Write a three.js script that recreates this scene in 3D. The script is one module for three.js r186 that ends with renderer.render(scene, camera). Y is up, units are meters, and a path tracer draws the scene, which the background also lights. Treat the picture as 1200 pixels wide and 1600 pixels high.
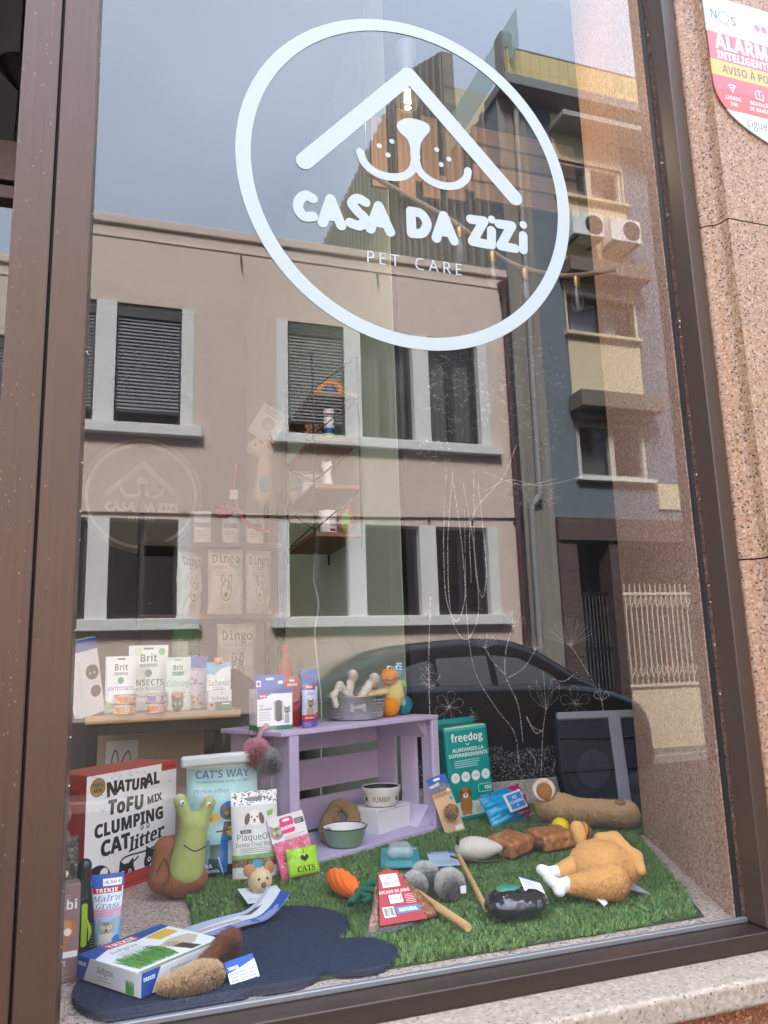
import * as THREE from 'three';
import { RoundedBoxGeometry } from 'three/addons/geometries/RoundedBoxGeometry.js';
import { mergeGeometries, mergeVertices } from 'three/addons/utils/BufferGeometryUtils.js';
import { MarchingCubes } from 'three/addons/objects/MarchingCubes.js';
import { FontLoader } from 'three/addons/loaders/FontLoader.js';
import { createNoise3D, createNoise2D } from 'simplex-noise';

// ---------- camera, sky, sun, exposure ----------
const scene = new THREE.Scene();
const R = (d) => d * Math.PI / 180;
const camera = new THREE.PerspectiveCamera(66.7, 768 / 1024, 0.05, 300);
camera.position.set(0, 1.5, 1.25);
camera.rotation.order = 'YXZ';
camera.rotation.set(R(10.8), R(-19), R(-1.83));
let seed = 7;
const rnd = () => { seed = (seed + 0x6d2b79f5) | 0; let t = Math.imul(seed ^ (seed >>> 15), 1 | seed); t = (t + Math.imul(t ^ (t >>> 7), 61 | t)) ^ t; return ((t ^ (t >>> 14)) >>> 0) / 4294967296; };
const rr = (a, b) => a + (b - a) * rnd();
const n3 = createNoise3D(rnd), n2 = createNoise2D(rnd);
{
  const W = 512, H = 256, d = new Float32Array(W * H * 4);
  for (let j = 0; j < H; j++) for (let i = 0; i < W; i++) {
    const el = ((j + 0.5) / H - 0.5) * Math.PI, az = (i + 0.5) / W * 2 * Math.PI;
    const x = Math.cos(el) * Math.cos(az), y = Math.sin(el), z = Math.cos(el) * Math.sin(az);
    const k = 1.7 / (Math.max(y, 0) + 0.35);
    const c = 0.55 * n3(x * k, 2.1, z * k) + 0.3 * n3(x * k * 2.3, 7, z * k * 2.3) + 0.15 * n3(x * k * 5, 3, z * k * 5);
    const t = Math.min(1, Math.max(0, 0.5 + 0.55 * c)), o = (j * W + i) * 4;
    const a = [0.335, 0.4, 0.51], b = [0.43, 0.51, 0.645];
    const up = 1.02 + 1.55 * Math.max(0, y); // overcast: brighter towards the zenith
    for (let q = 0; q < 3; q++) d[o + q] = (a[q] + (b[q] - a[q]) * t) * up;
    d[o + 3] = 1;
  }
  const s = new THREE.DataTexture(d, W, H, THREE.RGBAFormat, THREE.FloatType);
  s.mapping = THREE.EquirectangularReflectionMapping; s.magFilter = THREE.LinearFilter; s.needsUpdate = true;
  scene.background = s; scene.environment = s;
}
const sun = new THREE.DirectionalLight(new THREE.Color(1.0, 0.96, 0.91), 4.6);
sun.position.set(-7, 24, -19); sun.target.position.set(2, 0, 4);
sun.castShadow = true; sun.shadow.radius = 30; sun.shadow.mapSize.set(4096, 4096);
Object.assign(sun.shadow.camera, { left: -22, right: 22, top: 22, bottom: -22, near: 1, far: 80 });
scene.add(sun, sun.target);
const renderer = new THREE.WebGLRenderer({ antialias: true });
renderer.toneMapping = THREE.LinearToneMapping;
renderer.toneMappingExposure = 5.15;
renderer.shadowMap.enabled = true;

// ---------- helpers ----------
const names = new Map();
const numbered = (n) => { const k = names.get(n) || 0; names.set(n, k + 1); return k ? n + '_' + String(k).padStart(3, '0') : n; };
const V = (x, y, z) => new THREE.Vector3(x, y, z);
function shade(o) { o.castShadow = o.receiveShadow = true; return o; }
function thing(name, label, category, pos = [0, 0, 0], ry = 0, group) {
  const o = new THREE.Group(); o.name = numbered(name); o.userData = { label, category }; if (group) o.userData.group = group;
  o.position.set(...pos); o.rotation.y = R(ry); scene.add(o); return o;
}
function part(parent, name, geo, mat, pos, rot) {
  const m = shade(new THREE.Mesh(Array.isArray(geo) ? merge(geo) : geo, mat)); m.name = name;
  if (pos) m.position.set(...pos); if (rot) m.rotation.set(R(rot[0]), R(rot[1]), R(rot[2]));
  parent.add(m); return m;
}
function single(name, label, category, geo, mat, pos, rot, group) {
  const m = part(scene, numbered(name), geo, mat, pos, rot); m.userData = { label, category }; if (group) m.userData.group = group; return m;
}
function struct(name, geo, mat, pos, rot) { const m = part(scene, numbered(name), geo, mat, pos, rot); m.userData = { kind: 'structure' }; return m; }
function merge(list) {
  const l = list.map((g) => { const q = g.index ? g.toNonIndexed() : g; for (const k of Object.keys(q.attributes)) if (!['position', 'normal', 'uv'].includes(k)) q.deleteAttribute(k); if (!q.attributes.uv) q.setAttribute('uv', new THREE.BufferAttribute(new Float32Array(q.attributes.position.count * 2), 2)); q.clearGroups(); return q; });
  return mergeGeometries(l, false);
}
const mv = (g, x, y, z) => g.translate(x, y, z);
// box whose uv are in metres, from min corner to max corner
function bx(x0, y0, z0, x1, y1, z1) { return uvm(mv(new THREE.BoxGeometry(x1 - x0, y1 - y0, z1 - z0), (x0 + x1) / 2, (y0 + y1) / 2, (z0 + z1) / 2)); }
function rbx(x0, y0, z0, x1, y1, z1, r = 0.004) { const m = Math.min(x1 - x0, y1 - y0, z1 - z0) * 0.49; return uvm(mv(new RoundedBoxGeometry(x1 - x0, y1 - y0, z1 - z0, 2, Math.min(r, m)), (x0 + x1) / 2, (y0 + y1) / 2, (z0 + z1) / 2)); }
// planar uv in metres by the dominant axis of each face
function uvm(g, s = 1) {
  g = g.index ? g.toNonIndexed() : g; const p = g.attributes.position, n = g.attributes.normal || (g.computeVertexNormals(), g.attributes.normal), u = new Float32Array(p.count * 2);
  for (let i = 0; i < p.count; i += 3) {
    const a = [0, 0, 0]; for (let k = 0; k < 3; k++) { a[0] += Math.abs(n.getX(i + k)); a[1] += Math.abs(n.getY(i + k)); a[2] += Math.abs(n.getZ(i + k)); }
    const ax = a.indexOf(Math.max(...a));
    for (let k = 0; k < 3; k++) { const x = p.getX(i + k), y = p.getY(i + k), z = p.getZ(i + k); u[(i + k) * 2] = s * (ax === 0 ? z : x); u[(i + k) * 2 + 1] = s * (ax === 1 ? z : y); }
  }
  g.setAttribute('uv', new THREE.BufferAttribute(u, 2)); g.clearGroups(); return g;
}
function tube(pts, r, n = 24, m = 8, closed = false) { return new THREE.TubeGeometry(new THREE.CatmullRomCurve3(pts.map((p) => V(...p)), closed, 'catmullrom', 0.5), n, r, m, closed); }
function rod(a, b, r, r2 = r, m = 12) { const A = V(...a), B = V(...b), d = B.clone().sub(A), g = new THREE.CylinderGeometry(r2, r, d.length(), m); g.applyQuaternion(new THREE.Quaternion().setFromUnitVectors(V(0, 1, 0), d.normalize())); return mv(g, (A.x + B.x) / 2, (A.y + B.y) / 2, (A.z + B.z) / 2); }
const lathe = (pts, n = 40) => new THREE.LatheGeometry(pts.map((p) => new THREE.Vector2(...p)), n);
const ball = (x, y, z, r, n = 20) => mv(new THREE.SphereGeometry(r, n, Math.round(n * 0.7)), x, y, z);

// signed distance fields and their meshes
const cap = (a, b, r1, r2 = r1) => { const A = V(...a), B = V(...b), d = B.clone().sub(A), L = d.lengthSq() || 1e-9; return (p) => { const t = Math.min(1, Math.max(0, ((p.x - A.x) * d.x + (p.y - A.y) * d.y + (p.z - A.z) * d.z) / L)); return Math.hypot(p.x - A.x - d.x * t, p.y - A.y - d.y * t, p.z - A.z - d.z * t) - (r1 + (r2 - r1) * t); }; };
const ell = (c, r) => (p) => { const x = (p.x - c[0]) / r[0], y = (p.y - c[1]) / r[1], z = (p.z - c[2]) / r[2], k = Math.hypot(x, y, z); return (k - 1) * Math.min(...r) * (k < 1 ? 1 : 1.0); };
const smin = (k, ...f) => (p) => { let d = f[0](p); for (let i = 1; i < f.length; i++) { const b = f[i](p), h = Math.max(k - Math.abs(d - b), 0) / k; d = Math.min(d, b) - h * h * k * 0.25; } return d; };
function sdf(f, lo, hi, res = 44, bumps = 0, freq = 60) {
  const mc = new MarchingCubes(res, new THREE.MeshBasicMaterial(), false, false, 120000), c = [0, 1, 2].map((i) => (lo[i] + hi[i]) / 2), s = Math.max(...[0, 1, 2].map((i) => hi[i] - lo[i])) / 2 * 1.12, h = res / 2, p = V(0, 0, 0);
  for (let z = 0; z < res; z++) for (let y = 0; y < res; y++) for (let x = 0; x < res; x++) {
    p.set(c[0] + (x - h) / h * s, c[1] + (y - h) / h * s, c[2] + (z - h) / h * s);
    mc.field[z * res * res + y * res + x] = -(f(p) + (bumps ? bumps * n3(p.x * freq, p.y * freq, p.z * freq) : 0)) / s;
  }
  mc.isolation = 0; mc.update();
  const g0 = new THREE.BufferGeometry(); g0.setAttribute('position', new THREE.BufferAttribute(mc.positionArray.slice(0, mc.count * 3), 3));
  const g = mergeVertices(g0, 1e-5); g.scale(s, s, s); g.translate(...c); g.computeVertexNormals();
  const q = g.attributes.position, u = new Float32Array(q.count * 2); for (let i = 0; i < q.count; i++) { u[2 * i] = q.getX(i) * 4 + q.getZ(i) * 2; u[2 * i + 1] = q.getY(i) * 4 + q.getZ(i) * 2.5; }
  g.setAttribute('uv', new THREE.BufferAttribute(u, 2)); return g;
}

// textures
function canvasTex(w, h, draw, repeat) {
  const cv = document.createElement('canvas'); cv.width = w; cv.height = h; const c = cv.getContext('2d'); draw(c, w, h);
  const t = new THREE.CanvasTexture(cv); t.colorSpace = THREE.SRGBColorSpace; if (repeat) { t.wrapS = t.wrapT = THREE.RepeatWrapping; t.repeat.set(repeat[0], repeat[1]); } return t;
}
function grey(w, h, f, repeat) {
  const d = new Uint8Array(w * h * 4); for (let j = 0; j < h; j++) for (let i = 0; i < w; i++) { const v = Math.max(0, Math.min(255, f(i / w, j / h) * 255)), o = (j * w + i) * 4; d[o] = d[o + 1] = d[o + 2] = v; d[o + 3] = 255; }
  const t = new THREE.DataTexture(d, w, h); t.magFilter = THREE.LinearFilter; t.minFilter = THREE.LinearFilter; t.wrapS = t.wrapT = THREE.RepeatWrapping; if (repeat) t.repeat.set(repeat[0], repeat[1]); t.needsUpdate = true; return t;
}
const S = (o) => new THREE.MeshStandardMaterial({ roughness: 0.6, metalness: 0, side: THREE.DoubleSide, ...o });
const PM = (o) => new THREE.MeshPhysicalMaterial({ roughness: 0.6, metalness: 0, side: THREE.DoubleSide, ...o });
const lin = (r, g, b) => new THREE.Color().setRGB(r, g, b);
const txt = (c, s, x, y, px, col, o = {}) => { c.save(); c.translate(x, y); if (o.rot) c.rotate(R(o.rot)); if (o.sx) c.scale(o.sx, 1); c.font = (o.it ? 'italic ' : '') + (o.b ? 'bold ' : '') + px + 'px ' + (o.f || 'sans-serif'); c.textAlign = o.al || 'center'; c.textBaseline = 'middle'; c.fillStyle = col; c.fillText(s, 0, 0); if (o.st) { c.lineWidth = o.st; c.strokeStyle = col; c.lineJoin = 'round'; c.strokeText(s, 0, 0); } c.restore(); };
const rect = (c, x, y, w, h, col, r = 0) => { c.fillStyle = col; c.beginPath(); if (r) c.roundRect(x, y, w, h, r); else c.rect(x, y, w, h); c.fill(); };
const circ = (c, x, y, r, col, ry) => { c.fillStyle = col; c.beginPath(); c.ellipse(x, y, r, ry || r, 0, 0, 7); c.fill(); };
const poly = (c, pts, col, st) => { c.beginPath(); pts.forEach((p, i) => (i ? c.lineTo(...p) : c.moveTo(...p))); if (st) { c.lineWidth = st; c.strokeStyle = col; c.lineCap = c.lineJoin = 'round'; c.stroke(); } else { c.closePath(); c.fillStyle = col; c.fill(); } };
const grain = (c, x, y, w, h, n, cols, s0, s1) => { for (let i = 0; i < n; i++) { c.fillStyle = cols[Math.floor(rnd() * cols.length)]; const s = rr(s0, s1), px = x + rnd() * w, py = y + rnd() * h, a = rnd() * 6.28; c.beginPath(); for (let k = 0; k < 5; k++) { const q = s * rr(0.5, 1.1), e = a + k * 1.257; c.lineTo(px + q * Math.cos(e), py + q * Math.sin(e)); } c.fill(); } };
const lines = (c, x, y, w, n, dy, col, th = 2) => { for (let i = 0; i < n; i++) rect(c, x, y + i * dy, w * rr(0.72, 1), th, col); };
const catFace = (c, x, y, s, col, dark = '#2b2622') => { poly(c, [[x - s, y - s * 0.2], [x - s * 0.9, y - s * 1.35], [x - s * 0.25, y - s * 0.8]], col); poly(c, [[x + s, y - s * 0.2], [x + s * 0.9, y - s * 1.35], [x + s * 0.25, y - s * 0.8]], col); circ(c, x, y, s, col, s * 0.88); for (const k of [-1, 1]) { circ(c, x + k * s * 0.42, y - s * 0.12, s * 0.2, '#e8e2b8'); circ(c, x + k * s * 0.42, y - s * 0.12, s * 0.1, '#111'); } circ(c, x, y + s * 0.25, s * 0.12, dark); poly(c, [[x - s * 0.25, y + s * 0.5], [x, y + s * 0.38], [x + s * 0.25, y + s * 0.5]], dark, s * 0.07); for (let k = -2; k <= 2; k++) poly(c, [[x + k * s * 0.16, y - s * 0.8], [x + k * s * 0.12, y - s * 0.45]], dark, s * 0.06); };
const dogFace = (c, x, y, s, col, ear, dark = '#1d1a18') => { circ(c, x, y, s, col); c.fillStyle = ear; for (const k of [-1, 1]) { c.beginPath(); c.ellipse(x + k * s * 0.95, y + s * 0.1, s * 0.34, s * 0.75, k * -0.25, 0, 7); c.fill(); } circ(c, x, y + s * 0.45, s * 0.5, '#f1ece2', s * 0.42); for (const k of [-1, 1]) circ(c, x + k * s * 0.36, y - s * 0.1, s * 0.12, dark); circ(c, x, y + s * 0.28, s * 0.17, dark); poly(c, [[x - s * 0.2, y + s * 0.6], [x, y + s * 0.5], [x + s * 0.2, y + s * 0.6]], dark, s * 0.06); };
const print = (w, h, draw, o = {}) => PM({ map: canvasTex(w, h, draw), roughness: 0.45, ...o });

// flexible packs: a stand-up pouch or a pillow pack, front face towards +z, base at y = 0
function pouch(w, h, t, kind = 'stand', wr = 0.0025, flat = 0.12) {
  const nu = 18, nv = 24, k0 = rr(0, 50), pos = [], uv = [], idx = [];
  for (const side of [1, -1]) for (let j = 0; j <= nv; j++) for (let i = 0; i <= nu; i++) {
    const u = i / nu, v = j / nv, e = Math.pow(Math.sin(Math.PI * Math.min(0.999, Math.max(0.001, u))), 0.45);
    const pv = kind === 'stand' ? Math.max(0, 1 - v / (1 - flat)) ** 0.6 : Math.sin(Math.PI * Math.min(1, Math.max(0, (v - flat * 0.7) / (1 - 1.4 * flat)))) ** 0.55;
    const z = side * (0.0006 + t / 2 * e * (v > 1 - flat * 0.5 ? 0 : pv)) + wr * n3(u * 3 + k0, v * 4, 1) * (0.5 + pv) + wr * 0.6 * n3(u * 9 + k0, v * 11, side);
    pos.push((u - 0.5) * w * (1 - 0.03 * pv), v * h, z); uv.push(side > 0 ? u : 1 - u, v);
  }
  const N = (nu + 1) * (nv + 1), at = (s, i, j) => s * N + j * (nu + 1) + i;
  for (let s = 0; s < 2; s++) for (let j = 0; j < nv; j++) for (let i = 0; i < nu; i++) { const a = at(s, i, j), b = at(s, i + 1, j), c = at(s, i + 1, j + 1), d = at(s, i, j + 1); if (!s) idx.push(a, b, c, a, c, d); else idx.push(a, c, b, a, d, c); }
  for (let i = 0; i < nu; i++) { idx.push(at(0, i, 0), at(1, i, 0), at(0, i + 1, 0), at(0, i + 1, 0), at(1, i, 0), at(1, i + 1, 0)); idx.push(at(0, i, nv), at(0, i + 1, nv), at(1, i, nv), at(0, i + 1, nv), at(1, i + 1, nv), at(1, i, nv)); }
  for (let j = 0; j < nv; j++) for (const i of [0, nu]) idx.push(at(0, i, j), at(0, i, j + 1), at(1, i, j), at(0, i, j + 1), at(1, i, j + 1), at(1, i, j));
  const g = new THREE.BufferGeometry(); g.setAttribute('position', new THREE.Float32BufferAttribute(pos, 3)); g.setAttribute('uv', new THREE.Float32BufferAttribute(uv, 2)); g.setIndex(idx); g.computeVertexNormals(); return g;
}
// carton: materials for front/back, sides and top/bottom; base at y = 0, front +z
function carton(parent, w, h, d, front, side, top, r = 0.0015, name = 'carton') {
  const g = new RoundedBoxGeometry(w, h, d, 2, r); g.translate(0, h / 2, 0);
  return part(parent, name, g, [side, side, top, top, front, front]);
}
// bent card: flat sheet w x h of thickness 0.6 mm bulging by b, lying in xy, front +z
function card(w, h, b = 0, th = 0.0008, n = 12) {
  const g = new THREE.BoxGeometry(w, h, th, n, n, 1), p = g.attributes.position;
  for (let i = 0; i < p.count; i++) { const y = p.getY(i) / h; p.setZ(i, p.getZ(i) + b * (4 * y * y - 1) * -1); }
  g.computeVertexNormals(); return mv(g, 0, h / 2, 0);
}

// ---------- materials ----------
const graniteTex = canvasTex(1024, 1024, (c) => {
  rect(c, 0, 0, 1024, 1024, '#987458');
  grain(c, -8, -8, 1040, 1040, 26000, ['#a48062', '#8f6a4e', '#a98a6e', '#9a7458', '#8a6247', '#ad9078', '#845c42'], 2.5, 7);
  grain(c, -8, -8, 1040, 1040, 5200, ['#3c312c', '#312826', '#493b34', '#574539', '#292321'], 1.4, 5);
}, [1.6, 1.6]);
const graniteM = S({ map: graniteTex, roughness: 0.5, bumpMap: graniteTex, bumpScale: 0.0004 });
const litRevealTex = canvasTex(1024, 1024, (c) => { rect(c, 0, 0, 1024, 1024, '#c79f88'); grain(c, -8, -8, 1040, 1040, 26000, ['#d5b09a', '#bb8d74', '#dfbca6', '#cba088', '#b3826b', '#e2c6b5', '#ab7a65'], 2.5, 7); grain(c, -8, -8, 1040, 1040, 5200, ['#5a4338', '#4a3a33', '#6b5144', '#7a5c4c'], 1.4, 4.6); }, [1.6, 1.6]);  // paler copy of the pilaster granite, brightness painted in for the dim reveal
const litRevealM = S({ map: litRevealTex, roughness: 0.5 });
const graniteRoughTex = canvasTex(1024, 1024, (c) => { rect(c, 0, 0, 1024, 1024, '#7d4d35'); grain(c, -8, -8, 1040, 1040, 30000, ['#975f3f', '#7d482f', '#a3724f', '#6e3b25', '#8d5339', '#ad8062'], 2, 7); grain(c, 0, 0, 1024, 1024, 5000, ['#4a2e22', '#5e3a2b', '#3a2a24'], 1.5, 4); }, [1.6, 1.6]);
const graniteRoughM = S({ map: graniteRoughTex, roughness: 0.85, bumpMap: graniteRoughTex, bumpScale: 0.003 });
const sillTex = canvasTex(1024, 1024, (c) => { rect(c, 0, 0, 1024, 1024, '#988878'); grain(c, -8, -8, 1040, 1040, 24000, ['#a09080', '#908070', '#a69788', '#8c7a69', '#988674'], 2.5, 8); grain(c, -8, -8, 1040, 1040, 2600, ['#5a524b', '#685d54', '#77695f', '#5e534b'], 1.4, 4.2); }, [1.3, 1.3]);
const sillM = S({ map: sillTex, roughness: 0.55 });
const benchTex = canvasTex(1024, 1024, (c) => { rect(c, 0, 0, 1024, 1024, '#b9a99c'); grain(c, -8, -8, 1040, 1040, 30000, ['#c9bbae', '#a39184', '#d4c8bd', '#978478', '#bda898', '#c7a996'], 2.5, 8); grain(c, -8, -8, 1040, 1040, 4500, ['#4b433f', '#625650', '#3d3634'], 1.6, 5); }, [1.6, 1.6]);
const benchM = S({ map: benchTex, roughness: 0.4 });
const terrazzoM = S({ map: canvasTex(512, 512, (c) => { rect(c, 0, 0, 512, 512, '#c2beb2'); grain(c, -4, -4, 520, 520, 4000, ['#cfccc0', '#b4afa2', '#d8d5cb'], 2, 6); grain(c, 0, 0, 512, 512, 900, ['#6d6b64', '#55534e', '#8a877d'], 1, 3); }, [2, 2]), roughness: 0.5 });
const frameTex = canvasTex(512, 1024, (c) => {
  rect(c, 0, 0, 512, 1024, '#4a3427');
  for (let i = 0; i < 500; i++) { c.globalAlpha = rr(0.03, 0.12); rect(c, rnd() * 512, rnd() * 1024, rr(2, 9), rr(40, 300), rnd() < 0.5 ? '#33231a' : '#5f402d'); }
  c.globalAlpha = 1;
  for (let i = 0; i < 420; i++) { c.globalAlpha = rr(0.15, 0.5); circ(c, 60 + 90 * (rnd() + rnd() - 1) + (rnd() < 0.4 ? 220 : 40), rnd() * 1024, rr(0.7, 2.2), '#b3a08f'); }
  c.globalAlpha = 1;
}, [3, 1]);
const frameM = PM({ map: frameTex, roughness: 0.38, metalness: 0.2 });
const frameDarkM = PM({ color: lin(0.034, 0.021, 0.015), roughness: 0.32, metalness: 0.2 });
const sealM = S({ color: lin(0.16, 0.16, 0.165), roughness: 0.5 });
const rubberM = S({ color: lin(0.02, 0.02, 0.022), roughness: 0.6 });
const noiseB = grey(256, 256, (u, v) => 0.5 + 0.25 * n3(Math.cos(u * 6.283) * 4, Math.sin(u * 6.283) * 4, v * 20) + 0.25 * rnd());
const shopGlass = PM({ color: 0xffffff, transmission: 1, thickness: 0, ior: 1.84, roughness: 0, side: THREE.DoubleSide });
const paneGlass = PM({ color: 0xffffff, transmission: 1, thickness: 0, ior: 1.55, roughness: 0.01 });
const clearM = PM({ color: 0xffffff, transmission: 1, thickness: 0, ior: 1.45, roughness: 0.06 });
const blackMetal = S({ color: lin(0.018, 0.018, 0.02), roughness: 0.45, metalness: 0.4 });
const plasterTex = (base, spots, dark) => canvasTex(1024, 1024, (c) => {
  rect(c, 0, 0, 1024, 1024, base); c.globalAlpha = 0.12; grain(c, -40, -40, 1100, 1100, 900, spots, 8, 46);
  c.globalAlpha = 0.25; grain(c, 0, 0, 1024, 1024, 9000, spots, 0.8, 2.4); c.globalAlpha = 0.3;
  for (let i = 0; i < 26; i++) { const x = rnd() * 1024, y = rnd() * 1024; for (let k = 0; k < 30; k++) circ(c, x + rr(-14, 14), y + rr(-30, 40), rr(0.6, 2), dark); }
  c.globalAlpha = 1;
}, [0.28, 0.28]);
const beigeM = S({ map: plasterTex('#d2bfb4', ['#dac9bf', '#c5b2a6', '#dfd0c6', '#bba799'], '#85766a'), roughness: 0.9 });
const trimM = S({ color: lin(0.68, 0.69, 0.67), roughness: 0.75 });
const darkFrame = S({ color: lin(0.022, 0.024, 0.028), roughness: 0.45 });
const slatM = S({ color: lin(0.22, 0.23, 0.24), roughness: 0.45 });
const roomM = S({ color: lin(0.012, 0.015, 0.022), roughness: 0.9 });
const curtainM = S({ color: lin(0.10, 0.115, 0.10), roughness: 0.9 });
const blueTileTex = canvasTex(1024, 1024, (c) => { rect(c, 0, 0, 1024, 1024, '#646b72'); for (let j = 0; j < 64; j++) for (let i = 0; i < 64; i++) { const k = rr(-9, 9); rect(c, i * 16 + 0.8, j * 16 + 0.8, 14.6, 14.6, `rgb(${104 + k},${115 + k},${124 + k})`); } }, [0.6, 0.6]);
const blueM = S({ map: blueTileTex, roughness: 0.5 });
const yellowTex = canvasTex(1024, 512, (c) => { rect(c, 0, 0, 1024, 512, '#9b8d64'); for (let j = 0; j < 2; j++) for (let i = 0; i < 26; i++) { const k = rr(-8, 8); rect(c, i * 39.4 + 1.6, j * 256 + 3, 36.6, 252, `rgb(${196 + k},${180 + k},${128 + k})`); } }, [0.2, 0.78]);
const yellowM = S({ map: yellowTex, roughness: 0.55 });
const creamM = S({ map: plasterTex('#cdbf9f', ['#d8cbac', '#c1b291', '#b9a985'], '#8b7a5c'), roughness: 0.85 });
const brickTex = canvasTex(512, 512, (c) => { rect(c, 0, 0, 512, 512, '#6b5a54'); for (let j = 0; j < 32; j++) for (let i = 0; i < 9; i++) { const k = rr(-12, 12); rect(c, i * 64 + (j % 2) * 32 - 32, j * 16 + 1, 61, 13, `rgb(${78 + k},${62 + k * 0.8},${57 + k * 0.7})`); } }, [0.7, 0.7]);
const brickM = S({ map: brickTex, roughness: 0.8 });
const metalSideTex = canvasTex(1024, 1024, (c) => { rect(c, 0, 0, 1024, 1024, '#8b867d'); for (let i = 0; i < 700; i++) { c.globalAlpha = rr(0.04, 0.2); rect(c, rnd() * 1024, rnd() * 1024 - 200, rr(2, 16), rr(60, 500), ['#5c574f', '#a59d90', '#4a453f', '#948a7c'][Math.floor(rnd() * 4)]); } c.globalAlpha = 1; }, [0.2, 0.2]);
const metalSideM = S({ map: metalSideTex, roughness: 0.7, metalness: 0.1 });
const asphaltTex = canvasTex(512, 512, (c) => { rect(c, 0, 0, 512, 512, '#39393b'); grain(c, 0, 0, 512, 512, 12000, ['#2c2c2e', '#464648', '#3d3d3e', '#515050'], 0.8, 2.4); }, [0.8, 0.8]);
const asphaltM = S({ map: asphaltTex, roughness: 0.9 });
const paveM = S({ map: canvasTex(512, 512, (c) => { rect(c, 0, 0, 512, 512, '#55524d'); for (let j = 0; j < 4; j++) for (let i = 0; i < 4; i++) { const k = rr(-8, 8); rect(c, i * 128 + 2, j * 128 + 2, 124, 124, `rgb(${104 + k},${101 + k},${96 + k})`); } c.globalAlpha = 0.4; grain(c, 0, 0, 512, 512, 9000, ['#66635d', '#7a766f', '#5a5752'], 0.7, 2); c.globalAlpha = 1; }, [0.62, 0.62]), roughness: 0.85 });
const kerbM = S({ color: lin(0.33, 0.32, 0.3), roughness: 0.8 });

// ---------- the ground of the street ----------
struct('ground', bx(-60, -0.5, -60, 60, -0.13, 60), S({ color: lin(0.12, 0.115, 0.105), roughness: 0.95 }));
struct('road', bx(-40, -0.12, 2.3, 40, -0.1, 8.7), asphaltM);
struct('pavement', bx(-40, -0.125, -1.3, 40, 0, 2.16), paveM);
struct('pavement', bx(-40, -0.125, 8.85, 40, 0, 9.5), paveM);
struct('kerb', rbx(-40, -0.125, 2.16, 40, 0.01, 2.3, 0.02), kerbM);
struct('kerb', rbx(-40, -0.125, 8.7, 40, 0.01, 8.85, 0.02), kerbM);

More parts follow.
